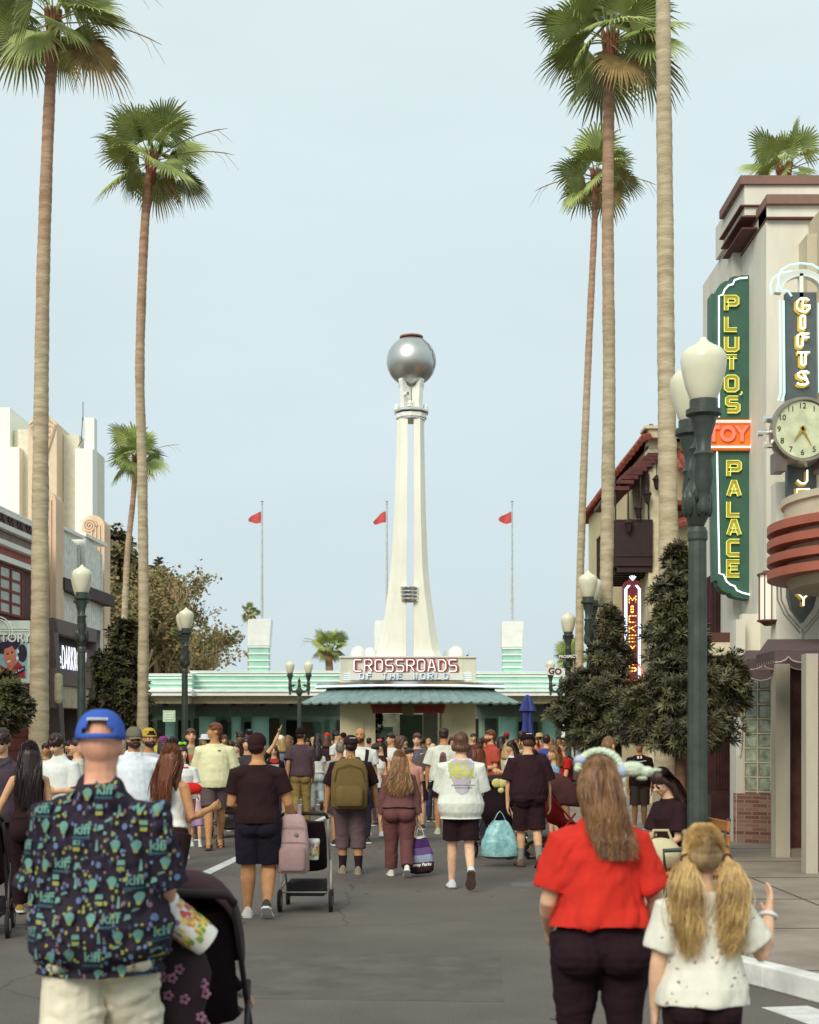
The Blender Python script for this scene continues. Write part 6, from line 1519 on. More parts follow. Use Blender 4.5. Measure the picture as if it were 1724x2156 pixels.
# ---------------------------------------------------------------- carried things
def backpack(label, I, w, h, d, rgb, zc=.70, side=1, small=False, rgb2=None):
    """worn on the back: stands behind the torso in the wearer's frame"""
    g = thing('backpack', label, 'backpack', world_pt(I, Vector((0, 0, 0))), I['rz']); H = I['H']; m = fab(*rgb); m2 = fab(*(rgb2 or tuple(int(c*.8) for c in rgb)))
    c = I['TT']((0, .075, zc)); c.y += d*.5
    M = MB()
    n = 16; secs = [(-.5, .42, .75), (-.46, .48, .95), (-.1, .5, 1.0), (.25, .47, .9), (.42, .38, .7), (.5, .2, .4)]
    def rrect(hw, hd, z, yo=0): 
        return [(c.x+hw*math.copysign(abs(math.cos(a))**.5, math.cos(a)), c.y+yo+hd*math.copysign(abs(math.sin(a))**.5, math.sin(a)), c.z+z) for a in [2*math.pi*(j+.5)/n for j in range(n)]]
    vs = [v for t, q, e in secs for v in rrect(w*q, d*.5*e, h*t)]
    M.add(vs, [(i*n+j, i*n+(j+1) % n, (i+1)*n+(j+1) % n, (i+1)*n+j) for i in range(len(secs)-1) for j in range(n)]+[tuple(range(n)), tuple(range((len(secs)-1)*n, len(secs)*n))])
    b = M.build('main_bag', m, g, smooth=True, angle=45)
    M = MB(); vs = [v for t, q, e in ((-.44, .8, .8), (-.42, .86, 1), (-.1, .86, 1), (-.04, .7, .5)) for v in rrect(w*.42*q, d*.22*e, h*t, d*.52)]
    M.add(vs, [(i*n+j, i*n+(j+1) % n, (i+1)*n+(j+1) % n, (i+1)*n+j) for i in range(3) for j in range(n)]+[tuple(range(n)), tuple(range(3*n, 4*n))]); M.build('front_pocket', m, g, smooth=True, angle=45)
    M = MB(); M.tube([(c.x+x, c.y+d*.5+.004, c.z+h*z) for x, z in ((-w*.4, .05), (-w*.32, .3), (0, .38), (w*.32, .3), (w*.4, .05))], .006, 5); M.build('zip', m2, g)
    M = MB()
    for s in (1, -1):
        p0 = Vector((c.x+s*w*.28, c.y-d*.1, c.z+h*.42)); sh = I['TT']((s*.052, .0, .846 if False else .842)); fr = I['TT']((s*.07, -.075, .74)); lo = I['TT']((s*.075, .0, .62)); M.tube([p0, sh+Vector((0, .03, .008)), fr, lo, Vector((c.x+s*w*.45, c.y-d*.3, c.z-h*.35))], [(.028, .008)]*5 if not small else [(.009, .005)]*5, 8, up=(1, 0, 0))
    M.build('strap', m2, g, smooth=True)
    M = MB(); M.tube([(c.x-.03, c.y-d*.2, c.z+h*.49), (c.x-.02, c.y-d*.2, c.z+h*.55), (c.x+.02, c.y-d*.2, c.z+h*.55), (c.x+.03, c.y-d*.2, c.z+h*.49)], .007, 5); M.build('grab_loop', m2, g)
    return g
def stroller(label, x, y, rz, rgb, sc=1.0, frame=(60, 56, 56), canopy=True, group=None, body2=None):
    g = thing('stroller', label, 'stroller', (x, y, 0), rz, group); s = sc; m = fab(*rgb); fm = mat('stroller_frame_%d' % frame[0], srgb(*frame), rough=.4, metal=.5, var=0); rub = S('rubber_tyre', 34, 28, 28, rough=.8)
    v = lambda a, b, c: (a*s, b*s, c*s)    # forward is -y
    for wx_, wy, r_ in ((.24, -.38, .085), (-.24, -.38, .085), (.27, .3, .11), (-.27, .3, .11)):
        M = MB(); M.tube([v(wx_+.0, wy+r_*math.cos(a), r_+r_*math.sin(a)*.98) for a in [2*math.pi*i/20 for i in range(20)]], .02*s, 8, closed=True); w = M.build('wheel', rub, g, smooth=True)
        M = MB(); M.tube([v(wx_-.018, wy, r_), v(wx_+.018, wy, r_)], r_*.5*s, 14)
        for k in range(5): a = k*1.257; M.tube([v(wx_, wy, r_), v(wx_, wy+r_*.85*math.cos(a), r_+r_*.85*math.sin(a))], .008*s, 5)
        M.build('hub', S('hub_grey', 150, 140, 126, rough=.5), w)
    M = MB()
    for q in (1, -1):
        M.tube([v(q*.24, -.38, .1), v(q*.25, -.1, .38), v(q*.25, .3, .78), v(q*.245, .46, 1.0)], .013*s, 8); M.tube([v(q*.27, .3, .12), v(q*.26, .12, .45), v(q*.25, -.02, .6)], .013*s, 8); M.tube([v(q*.25, -.2, .28), v(q*.26, .25, .22)], .01*s, 6)
    M.tube([v(-.24, -.3, .18), v(.24, -.3, .18)], .01*s, 6); M.tube([v(-.26, .28, .2), v(.26, .28, .2)], .01*s, 6); M.build('frame', fm, g, smooth=True)
    M = MB(); M.tube([v(-.245, .46, 1.0), v(-.22, .5, 1.04), v(0, .51, 1.05), v(.22, .5, 1.04), v(.245, .46, 1.0)], .019*s, 8); M.build('handlebar', S('grip_dark', 40, 28, 28), g, smooth=True)
    M = MB()
    M.tube([v(0, -.3, .42), v(0, -.05, .44), v(0, .1, .5), v(0, .24, .78), v(0, .3, .95)], [(.2*s, .03*s), (.21*s, .05*s), (.22*s, .07*s), (.22*s, .06*s), (.2*s, .03*s)], 12, up=(1, 0, 0)); M.build('seat', fab(*(body2 or rgb)), g, smooth=True, angle=60)
    M = MB(); M.prism([(-.28*s, .14*s), (.28*s, .16*s), (.24*s, .3*s), (-.24*s, .3*s)], -.2*s, .2*s, 'x'); M.build('basket', S('basket_mesh', 34, 24, 26), g, bevel=.01)
    if canopy:
        nu, nv = 14, 10; vs = []
        for i in range(nv+1):
            a = R(-8+128*i/nv)
            for j in range(nu+1):
                b = math.pi*j/nu; vs.append(v(.25*math.cos(b), .2-.4*math.cos(a-R(60))*math.sin(b)**.7*.95*math.sin(R(90))*(1 if True else 0)*math.cos(R(35)-a*.3) if False else .22-math.cos(a)*.42*math.sin(b)**.6, .72+.4*math.sin(a)*math.sin(b)**.6))
        M = MB(); M.add(vs, [(i*(nu+1)+j, i*(nu+1)+j+1, (i+1)*(nu+1)+j+1, (i+1)*(nu+1)+j) for i in range(nv) for j in range(nu)]); o = M.build('canopy', m, g, smooth=True); md = o.modifiers.new('t', 'SOLIDIFY'); md.thickness = .008
    return g
def shopping_bag(label, at, w, h, d, mats, bands, rz=0, decal=None, sag=.1, seed=1):
    """hangs from point at (a hand); bands: list of (fraction, material index)"""
    g = thing('shopping_bag', label, 'bag', at, rz); M = MB(); n = 20; N = 16; rr = random.Random(seed); vs = []
    for i in range(N+1):
        t = i/N; z = -.12-h*t; q = .35+.65*min(1, t*1.7)**.7
        if t > .93: q *= 1-.35*(t-.93)/.07
        for j in range(n):
            a = 2*math.pi*j/n; f = 1+.08*noise.noise(Vector((math.cos(a)*2+seed, math.sin(a)*2, t*6))); vs.append((w*.5*q*f*math.copysign(abs(math.cos(a))**.75, math.cos(a))+.0, d*.5*q*f*math.sin(a)+.018*math.sin(a*5+t*3)*(1-t), z+.02*noise.noise(Vector((a, seed, 1)))))
    for i in range(N):
        t = (i+.5)/N; mi = [b for f, b in bands if t <= f][0]; M.cur = mi
        M.add([vs[i*n+j] for j in range(n)]+[vs[(i+1)*n+j] for j in range(n)], [(j, (j+1) % n, n+(j+1) % n, n+j) for j in range(n)])
    M.cur = bands[-1][1]; M.add(vs[-n:], [tuple(range(n))]); b = M.build('bag_body', mats, g, smooth=True, angle=70)
    M = MB()
    for s in (1, -1): M.tube([(-w*.16, s*.01, -.13), (-w*.06, s*.01, -.03), (0, s*.008, .0), (w*.06, s*.01, -.03), (w*.16, s*.01, -.13)], [(.006, .02)]*5, 6)
    M.build('handle', mats[0], g)
    if decal:
        bv = BVHTree.FromPolygons([Vector(v) for v in vs], [(i*n+j, i*n+(j+1) % n, (i+1)*n+(j+1) % n, (i+1)*n+j) for i in range(N) for j in range(n)])
        M, m, nm = decal
        out = MB(); V = []
        for x, y, z in M.v:
            hh = bv.ray_cast(Vector((x, -1, z)), Vector((0, 1, 0))); V.append((x, (hh[0].y if hh[0] else 0)-.004, z))
        out.add(V, M.f); out.build(nm, m, b)
    return g
PI = math.pi
AW_ = PI   # facing away
# 1 man with the blue cap
TEALP = fab(104, 148, 138); YELP = fab(146, 150, 78); BLUP = fab(104, 124, 160); NAVP = fab(52, 66, 92); PNKP = fab(124, 98, 110); DTEAL = fab(50, 86, 100)
def kiff_decals(H, x0=-.32, x1=.33, z0=.82, z1=1.56):
    rr = random.Random(12); lists = {m: [] for m in (TEALP, YELP, BLUP, NAVP, PNKP, DTEAL)}; out = []
    cell = .072
    k = 0; z = z0
    row = 0
    while z < z1:
        x = x0+(.05 if row % 2 else 0); col = 0
        while x < x1:
            kind = (row*2+col*3) % 7; cx_, cz = x+rr.uniform(-.008, .008), z+rr.uniform(-.008, .008)
            if kind in (0,):
                out.append((flat_text('kiff', .052, cx_, cz, bold=.0015), 1, TEALP)); lists[DTEAL].append([(cx_-.05, cz-.034), (cx_+.05, cz-.034), (cx_+.045, cz-.022), (cx_-.045, cz-.022)])
            elif kind in (1, 4): lists[TEALP].append([(cx_+.024*math.cos(a)*(1+.25*math.sin(3*a)), cz+.032*math.sin(a)) for a in [i*.7 for i in range(9)]]); lists[YELP].append([(cx_+.012*math.cos(a), cz-.02+.01*math.sin(a)) for a in [i*1.05 for i in range(6)]])
            elif kind in (2,): lists[TEALP].append([(cx_-.02, cz), (cx_+.02, cz), (cx_+.018, cz+.025), (cx_-.018, cz+.025)]); lists[YELP].append([(cx_-.018, cz-.022), (cx_+.018, cz-.022), (cx_+.02, cz-.001), (cx_-.02, cz-.001)])
            elif kind in (3,): lists[TEALP] += [[(cx_-.03, cz-.02), (cx_+.005, cz-.01), (cx_+.0, cz+.012), (cx_-.022, cz+.012)], [(cx_-.005, cz+.012), (cx_+.035, cz+.026), (cx_+.025, cz+.034), (cx_-.0, cz+.026)]]
            elif kind in (5,): lists[TEALP].append([(cx_-.008, cz-.03), (cx_+.01, cz-.03), (cx_+.004, cz+.03), (cx_-.003, cz+.03)]); lists[PNKP].append([(cx_+.012, cz-.015), (cx_+.026, cz-.015), (cx_+.024, cz+.008), (cx_+.014, cz+.006)])
            else: lists[BLUP].append([(cx_+.014*math.cos(a), cz+.018*math.sin(a)) for a in [i*1.05 for i in range(6)]])
            for j in range(5):
                a = rr.random()*6.28; r_ = rr.uniform(.04, .062); qx, qz = cx_+r_*math.cos(a), cz+r_*math.sin(a); m = rr.choice([YELP, BLUP, NAVP, PNKP, YELP, TEALP]); w, h = rr.uniform(.005, .009), rr.uniform(.006, .014)
                lists[m].append([(qx-w, qz-h*.6), (qx, qz-h), (qx+w, qz-h*.4), (qx+w*.8, qz+h*.8), (qx-w*.8, qz+h)])
            x += cell; col += 1
        z += cell*.92; row += 1
    def shrink(p): c = (sum(a for a, _ in p)/len(p), sum(b for _, b in p)/len(p)); return [(c[0]+(a-c[0])*.7, c[1]+(b-c[1])*.7) for a, b in p]
    return out+[(flat_poly([shrink(p) for p in v]), 1, m) for m, v in lists.items()]
I1 = person('large man seen from behind in blue cap and dark patterned short sleeve shirt', 212, 5.45, 1492, AW_, skin='pink', hair=('bald', 'grey'), top=('collar', (50, 42, 54), .95, .45, .014), bottom=('shorts', (222, 214, 190), .47, .02),
    arms=(((.18, -.1, -1), (-.3, -1, -.3)), ((.24, -.12, -1), (-.25, -.95, -.45))), legs=WALK2, fat=.2, hat=('caphole', (66, 98, 184), 1), decals=kiff_decals(1.83), head=(4, 2), limb=.86, shoes=(200, 196, 190), wr=2.3, sh=.96)
M = MB(); sho, el, wr_, u, f, aw, s = I1['joints'][1]
M.tube([wr_+Vector((.026*math.cos(a), 0, .026*math.sin(a)))-f*.03 for a in [i*PI/8 for i in range(16)]], .004, 6, closed=True); M.build('bracelet', S('pearl_white', 226, 216, 196), I1['T'])
# his stroller, its bucket and the child's arm
ST1 = stroller('black stroller with dark canopy pushed by the man in the blue cap', PX(400, 6.3), 6.35, AW_, (70, 50, 54), 1.0, body2=(36, 24, 28))
def bucket(label, at, rx, rz, r, h, tilt=0):
    g = thing('popcorn_bucket', label, 'bucket', at, rz); g.rotation_euler = (rx, tilt, rz)
    M = MB(); M.lathe([(0, -h*.5), (r*.82, -h*.5), (r*.86, -h*.42), (r*.97, h*.34), (r*1.0, h*.36)], 28); b = M.build('tub', S('bucket_white', 232, 230, 222, rough=.4), g, smooth=True, angle=40)
    M = MB(); M.lathe([(r*1.03, h*.3), (r*1.05, h*.32), (r*1.05, h*.44), (r*.98, h*.5), (0, h*.5)], 28); M.build('lid', S('bucket_lid', 238, 238, 234, rough=.35), g, smooth=True, angle=40)
    rr = random.Random(4)
    cols = [S('print_green', 120, 160, 60, var=.1), S('print_orange', 216, 132, 50, var=.1), S('print_red', 204, 84, 70, var=.1), S('print_yellow', 226, 204, 90, var=.1), S('print_blue', 110, 140, 196, var=.1), S('print_pink', 222, 150, 150, var=.1)]
    M = MB()
    for k in range(190):
        a = rr.random()*6.28; z = rr.uniform(-.34, .26)*h; M.cur = rr.choice([0, 1, 3]) if z < -.02*h else rr.choice([2, 4, 5, 3]); da, dz = rr.uniform(.08, .2), rr.uniform(.02, .055)*h*1.2; rr_ = lambda zz: r*(.86+.11*(zz/h+.42)/.76)*1.008+.0006*(k % 5)
        M.add([(rr_(z-dz)*math.cos(a-da*.7), rr_(z-dz)*math.sin(a-da*.7), z-dz), (rr_(z-dz)*math.cos(a+da*.8), rr_(z-dz)*math.sin(a+da*.8), z-dz), (rr_(z)*math.cos(a+da), rr_(z)*math.sin(a+da), z), (rr_(z+dz)*math.cos(a+da*.5), rr_(z+dz)*math.sin(a+da*.5), z+dz), (rr_(z+dz)*math.cos(a-da*.6), rr_(z+dz)*math.sin(a-da*.6), z+dz)], [(0, 1, 2, 3, 4)])
    M.build('printed_art', cols, b); return g
bk = bucket('white popcorn bucket with bright print strapped to the black stroller', P(383, 1942, 5.6), R(20), 0, .075, .26); bk.rotation_euler = (R(16), R(-50), 0)
M = MB(); p = Vector((-.0, 0, .0)); M.tube([(-.07, 0, .12), (-.13, .02, .14), (-.16, .1, .12)], [(.012, .003)]*3, 6); M.build('strap', S('strap_blue', 50, 66, 130), bk)
# sagging pattern bag under the stroller
M = MB(); M.ell((0, 0, 0), (.13, .09, .3), 18, 12)
for v_ in range(len(M.v)): x, y, z = M.v[v_]; M.v[v_] = (x*(1+.12*math.sin(z*20)), y, z)
DB = thing('diaper_bag', 'black floral bag hanging from the handle of the black stroller', 'bag', P(372, 2085, 5.7)); M.build('bag', mat('dark_floral', srgb(44, 26, 32), rough=.85, col2=srgb(30, 18, 22), vs=4), DB, smooth=True)
rr = random.Random(8); M = MB()
for k in range(26):
    a = rr.uniform(3.4, 6.0); z = rr.uniform(-.22, .22); q = math.sqrt(1-(z/.3)**2); c = Vector((.133*q*math.cos(a), .094*q*math.sin(a)-.003, z))
    for j in range(5): b = j*1.257; M.ell(c+Vector((.014*math.cos(b), 0, .014*math.sin(b))), (.009, .004, .009), 6, 4)
M.build('flower_print', S('flower_mauve', 150, 104, 128, var=.2, vs=20), DB)
# child in the stroller
IC = person('small child riding in the black stroller, one arm in a striped sleeve', 414, 6.3, 1900, AW_, skin='light', hair=('short', 'lbrown'), top=('tee', (38, 26, 30), 1.75, .5), bottom=('pants', (44, 30, 34), .9), seat=.42, H=.82, kid=True, gz=0.1,
    arms=(REST, ((.5, -.3, -.9), (.55, -.5, -.75))), legs=(((.03, -.22, .0), (.0, -.03, -.2)), ((.03, -.22, .0), (.0, -.03, -.2))), shoes=(60, 40, 44))
M = MB(); sho, el, wr_, u, f, aw, s = IC['joints'][1]
for t in (.62, .8): M.tube([el+(wr_-el)*t, el+(wr_-el)*(t+.1)], .034, 12)
M.build('cuff_stripes', white_p, IC['T'])
# 2 woman in red and 3 the girl
redT = (206, 52, 40)
I2 = person('woman from behind in bright red T shirt, black leggings and plush green headband', 1262, 6.0, 1606, AW_, 'f', 'fair', ('short', 'lbrown'), ('tee', redT, .78, .558, .012), ('leggings', (40, 24, 30), .96), arms=(((.27, -.05, -1), (-.08, -.75, -.55)), ((.36, .0, -1), (-.05, -.8, -.8))),
    legs=STAND, fat=.19, head=(-6, 8), hips=1.14, H=1.60, limb=1.02, wr=2.2, sh=1.02)
Mh = I2['Mh']; H2 = I2['H']; TT2 = I2['TT']
def roots2(rr):
    a = rr.uniform(-1.5, 1.5); e = rr.uniform(.15, 1.25)
    x, y, z = .05*math.sin(a)*math.cos(e), .01+.058*math.cos(a)*math.cos(e), .078+.055*math.sin(e)
    p0 = Mh @ Vector((x, y, z)); s = x/.05
    p1 = Mh @ Vector((x*1.15, .03+.045*rr.random(), .045)); ez = rr.random()
    p2 = Mh @ Vector((x*1.1-.012, .06+.02*rr.random(), -.02)); p3 = TT2((x*.9-.02+rr.uniform(-.015, .015), .08, .80)); p4 = TT2((x*.7-.035+rr.uniform(-.025, .025), .092, .735+.05*ez))
    return [p0, p1, p2, p3, p4] if rr.random() < .75 else [p0, p1, p2, p3]
hstr = mat('hair_strands_brown', srgb(142, 104, 66), rough=.42, var=.3, vs=12, stretch=(3, 3, .2), spec=.4, col2=srgb(84, 54, 34))
strand_hair('hair', I2, roots2, 3400, .0018, hstr, .012, 5)
M = MB(); rr = random.Random(6)
for i in range(15):
    a = PI*(i+.5)/15; M.ell((.056*math.cos(a), .02, .09+.052*math.sin(a)), (.012, .014, .011), 8, 6, Mh)
hb_ = M.build('plush_headband', mat('plush_green', srgb(220, 236, 208), rough=.95, var=.12, vs=30, bump=.8, bs=90), I2['T'], smooth=True)
M = MB()
M.ell((-.085, .02, .095), (.034, .02, .02), 14, 10, Mh); M.ell((-.122, .02, .088), (.02, .016, .014), 12, 8, Mh); M.ell((-.148, .02, .092), (.014, .006, .005), 8, 6, Mh); M.ell((-.062, .02, .07), (.008, .008, .024), 8, 6, Mh); M.ell((-.11, .02, .07), (.015, .012, .006), 8, 6, Mh)
M.build('plush_figure', mat('plush_green', (0, 0, 0)), hb_, smooth=True)
M = MB(); M.ell((-.058, .02, .09), (.016, .021, .021), 12, 8, Mh); M.ell((.05, .02, .118), (.018, .018, .014), 12, 8, Mh); M.build('plush_body', mat('plush_lilac', srgb(190, 200, 226), rough=.95, var=.1, bump=.6, bs=80), hb_, smooth=True)
girl_dec = []
rr = random.Random(31); pl = []
for k in range(46):
    x, z = rr.uniform(-.19, .19), rr.uniform(.66, 1.08); w = rr.uniform(.005, .011); a = rr.random()*3
    pl.append([(x+w*math.cos(a), z+w*math.sin(a)), (x-w*.4*math.sin(a), z+w*.4*math.cos(a)), (x-w*1.3*math.cos(a), z-w*.8*math.sin(a)), (x+w*.5*math.sin(a), z-w*.5*math.cos(a))])
I3 = person('young girl from behind with blonde pigtails, white printed shirt and black leggings', 1478, 5.55, 1738, AW_, 'f', 'fair', ('short', 'ash'), ('tee', (226, 224, 208), .72, .50, .014), ('leggings', (40, 24, 30), .96), kid=True, H=1.30, fat=.12,
    arms=(((.22, .0, -1), (.02, -.25, -1)), ((.62, -.1, -.95), (.25, -.55, .95))), legs=STAND, decals=[(flat_poly(pl), 1, fab(150, 110, 106))], head=(5, 3), curl=(.4, .35), sh=1.1, limb=1.15)
M = MB(); sho, el, wr_, u, f, aw, s = I3['joints'][1]; n1 = f.orthogonal().normalized(); n2 = f.cross(n1)
M.tube([wr_-f*.012+(n1*math.cos(a)+n2*math.sin(a))*.03 for a in [i*PI/8 for i in range(16)]], .0085, 8, closed=True); wb = M.build('wristband', S('wristband_white', 226, 222, 222), I3['T'], smooth=True)
Mg = I3['Mh']; TTg = I3['TT']
def roots3(rr):
    sd = rr.choice([-1, 1]); a = rr.uniform(.0, 1.55)*sd; e = rr.uniform(.0, 1.2)
    x, y, z = .049*math.sin(a)*math.cos(e), .01+.058*math.cos(a)*math.cos(e), .078+.056*math.sin(e)
    p0 = Mg @ Vector((x, y, z)); p1 = Mg @ Vector((sd*.045+x*.1, .03, .052)) ; j = Vector((rr.gauss(0, .007), rr.gauss(0, .007), 0))
    p2 = Mg @ (Vector((sd*.055, .048, .03))+j); p3 = Mg @ (Vector((sd*.056, .056, -.03))+j*2); p4 = Mg @ (Vector((sd*.05, .055, -.08-.05*rr.random()))+j*2.0); p5 = Mg @ (Vector((sd*.042, .05, -.12-.07*rr.random()))+j*1.6)
    return [p0, p1, p2, p3, p4, p5]
strand_hair('hair', I3, roots3, 3000, .0017, mat('hair_strands_blonde', srgb(206, 174, 112), rough=.4, var=.3, vs=10, spec=.4, col2=srgb(140, 108, 66)), .017, 6, 15)
M = MB()
for sd in (1, -1):
    c = Vector((sd*.05, .036, .045)); M.tube([Mg @ (c+Vector((.012*math.cos(a), .006*math.cos(a), .012*math.sin(a)))) for a in [i*PI/6 for i in range(12)]], .004, 6, closed=True)
M.build('hair_tie', fab(70, 50, 60), I3['T'])
# ---------------------------------------------------------------- middle distance
B2 = (46, 28, 30); CH = (66, 54, 58)
I4 = person('muscular man from behind, black T shirt, dark beanie, navy shorts, beside the pink backpack', 543, 13.4, 1541, AW_, skin='tan', hair=('buzz', 'dark'), top=('tee', B2, .62, .515, .008), bottom=('shorts', (36, 30, 42), .46), hat=None, arms=(FOLD, ((.34, -.1, -1), (.1, -.75, -.7))), legs=((5, 4), (10, 42)), fat=.14, limb=1.12, shoes=((226, 222, 210), (70, 60, 56)), wr=.8, sh=1.1)
M = MB(); M.ell((0, .01, .083), (.05, .06, .055), 18, 12, I4['Mh']); M.ell((0, .024, .055), (.047, .043, .035), 14, 10, I4['Mh']); M.build('beanie', fab(52, 30, 32), I4['T'], smooth=True)
ST2 = stroller('compact black stroller carrying a pink backpack, beside the man in black T shirt', PX(640, 13.7), 14.15, AW_, (40, 26, 30), .92, frame=(190, 182, 168), canopy=False)
BP = thing('backpack', 'large dusty pink backpack hung on the handle of the compact stroller', 'backpack', P(617, 1775, 13.5))
pk = fab(176, 148, 146)
def hung_pack(g, w, h, d, m, m2):
    M = MB(); n = 16
    def rrect(hw, hd, z, yo=0, xo=0): return [(xo+hw*math.copysign(abs(math.cos(a))**.5, math.cos(a)), yo+hd*math.copysign(abs(math.sin(a))**.5, math.sin(a)), z) for a in [2*PI*(j+.5)/n for j in range(n)]]
    secs = [(-.5, .42, .8), (-.45, .5, 1), (0, .48, 1), (.32, .42, .8), (.45, .34, .6), (.5, .2, .4)]
    M.add([v for t, q, e in secs for v in rrect(w*q, d*.5*e, h*t)], [(i*n+j, i*n+(j+1) % n, (i+1)*n+(j+1) % n, (i+1)*n+j) for i in range(5) for j in range(n)]+[tuple(range(n)), tuple(range(5*n, 6*n))]); M.build('main_bag', m, g, smooth=True, angle=45)
    M = MB(); secs = [(-.44, .8, .8), (-.4, .88, 1), (-.12, .88, 1), (-.06, .8, .6)]; M.add([v for t, q, e in secs for v in rrect(w*.46*q, d*.2*e, h*t, -d*.5)], [(i*n+j, i*n+(j+1) % n, (i+1)*n+(j+1) % n, (i+1)*n+j) for i in range(3) for j in range(n)]+[tuple(range(n)), tuple(range(3*n, 4*n))]); M.build('front_pocket', m2, g, smooth=True, angle=45)
    M = MB()
    for s in (1, -1): M.tube([(s*w*.2, -d*.1, h*.47), (s*w*.17, 0, h*.62), (s*w*.1, .05, h*.66)], [(.02, .006)]*3, 6, up=(1, 0, 0))
    for z in (.02, .28): M.tube([(-w*.4, -d*.47, h*z), (0, -d*.56, h*(z+.02)), (w*.4, -d*.47, h*z)], .004, 5)
    M.build('strap', m2, g)
    M = MB(); M.ell((w*.12, -d*.52, h*.02+.08), (.02, .01, .02), 10, 6); M.build('badge', S('badge_grey', 130, 120, 116), g)
hung_pack(BP, .31, .56, .2, pk, fab(160, 132, 130))
bucket('small white popcorn bucket hanging beside the pink backpack', P(660, 1787, 13.7), 0, 0, .058, .2)
person('woman with waist long black hair, sleeveless black top and long black trousers', 62, 13.5, 1556, AW_+R(12), 'f', 'light', ('longer', 'black'), ('tank', B2, 0, .56), ('pants', (42, 26, 30), .97), arms=(((.5, -.1, -1), (.45, -.25, -1)), REST), shoes=(150, 120, 70), legs=WALK1)
person('young man with curly dark hair and sunglasses in charcoal hooded top', 4, 13.9, 1533, R(8), skin='light', hair=('curly', 'dark'), top=('hoodie', (74, 64, 74), .3, .5, .012), bottom=('pants', (44, 30, 36), .97), glasses=True, arms=(REST, REST))
person('young man with thick curly hair looking down, white zip neck top', 124, 17, 1541, R(-12), skin='light', hair=('curly', 'dark'), top=('collar', (222, 226, 220), .9, .5, .012), bottom=('jeans', (60, 70, 90), .97), arms=(PHONE, FOLD), head=(-10, 28))
person('dark haired woman turned to the left behind the curly haired man', 163, 18.6, 1549, R(-70), 'f', 'light', ('pony', 'dark'), ('tee', (200, 196, 180), .6, .5), ('jeans', (60, 60, 80), .97))
person('stocky man with goatee, glasses and grey cap in a white hooded sweatshirt', 282, 16.4, 1529, R(14), skin='tan', hair=('buzz', 'dark'), top=('hoodie', (220, 226, 232), 1.8, .5, .014), bottom=('jeans', (70, 70, 84), .97), hat=('cap', (112, 108, 92)), glasses=True, fat=.3, beard='dark', head=(8, 3), sh=1.1)
person('bearded man wearing a mustard cap backwards behind the white sweatshirt man', 314, 18, 1531, R(24), skin='olive', hair=('short', 'black'), top=('tee', (190, 194, 200), .6, .5), bottom=('jeans', (60, 60, 80), .97), hat=('capback', (188, 158, 66)), beard='black', fat=.08, head=(8, 0))
I5 = person('woman with long brown hair in a white ribbed tank top and black bottoms, from behind', 362, 12.2, 1562, AW_-R(32), 'f', 'tan', ('wavy', 'auburn'), ('tank', (226, 226, 218), 0, .57, .004), ('pants', B2, .97), arms=(REST, ((.3, -.05, -1), (.1, -.9, .3))), legs=WALK1, fat=.02, head=(20, 0))
IB = person('woman in white checkered print T shirt wearing a lime green bow headband', 383, 19.8, 1566, R(18), 'f', 'fair', ('half', 'dark'), ('tee', (228, 230, 226), .7, .54, .016), ('shorts', (196, 120, 116), .36), arms=(PHONE, FOLD), legs=WALK1, hat=('ears', (40, 36, 70), (150, 224, 50)), shoes=(226, 222, 214), head=(18, 0), fat=.1,
    decals=[(flat_poly([[(x*.022-.1, 1.33+z*.018), (x*.022-.078, 1.33+z*.018), (x*.022-.078, 1.348+z*.018), (x*.022-.1, 1.348+z*.018)] for x in range(10) for z in range(3) if (x+z) % 2]+[[(-.04, 1.27), (.08, 1.27), (.08, 1.295), (-.04, 1.295)]]), -1, fab(190, 70, 66))])
g = thing('hip_bag', 'bright red hip bag worn by the woman with the lime green bow', 'bag', (PX(404, 19.6), 19.55, 1.0)); M = MB(); M.ell((0, 0, 0), (.15, .06, .085), 16, 10); M.build('pouch', fab(206, 40, 36), g, smooth=True); M = MB(); M.tube([(-.14, .0, .03), (-.2, .1, .05), (-.22, .2, .06)], [(.012, .003)]*3, 6); M.build('strap', fab(60, 20, 22), g)
person('small child in lilac shorts and pink T shirt behind the red hip bag', 413, 22.2, 1648, R(10), 'f', 'light', ('half', 'dark'), ('tee', (222, 196, 204), .7, .46, .016), ('shorts', (168, 140, 176), .4), kid=True, arms=(REST, REST), shoes=(190, 200, 196), socks=(220, 214, 210, .3), legs=WALK2)
person('woman in a camouflage style T shirt with hair pulled back', 402, 23.6, 1531, R(-6), 'f', 'light', ('short', 'brown'), ('tee', (140, 138, 108), .6, .5, .012), ('jeans', (60, 60, 70), .97), arms=(REST, PHONE), decals=[(flat_poly([[(-.08, 1.34), (.08, 1.34), (.07, 1.42), (-.07, 1.42)]]), -1, fab(186, 84, 66))])
I6 = person('tall man looking left in pale yellow T shirt, grey shorts and strap sandals', 452, 21.8, 1514, R(12), skin='tan', hair=('short', 'auburn'), top=('tee', (222, 220, 176), .85, .49, .02), bottom=('shorts', (92, 78, 80), .4), arms=(BACK, ((.3, .1, -1), (.1, -.1, -1))), legs=WALK1, sandal=True, shoes=(70, 48, 38), sole=(110, 84, 60), head=(-82, 0), H=1.93,
    decals=[(flat_poly([[(.06+.03*math.cos(a), 1.5+.012*math.sin(a)) for a in [i*.785 for i in range(8)]]]), -1, fab(96, 90, 70))])
stroller('dark stroller half hidden behind the man in the pale yellow shirt', PX(485, 24.5), 24.5, R(20), (50, 32, 38), 1.0)
person('smiling woman with long dark hair in a charcoal top right of the yellow shirt', 521, 22.5, 1548, R(-4), 'f', 'light', ('long', 'dark'), ('tee', (70, 62, 66), .7, .5, .01), ('pants', (40, 30, 34), .97), arms=(FOLD, PHONE), shoes=(60, 40, 36))
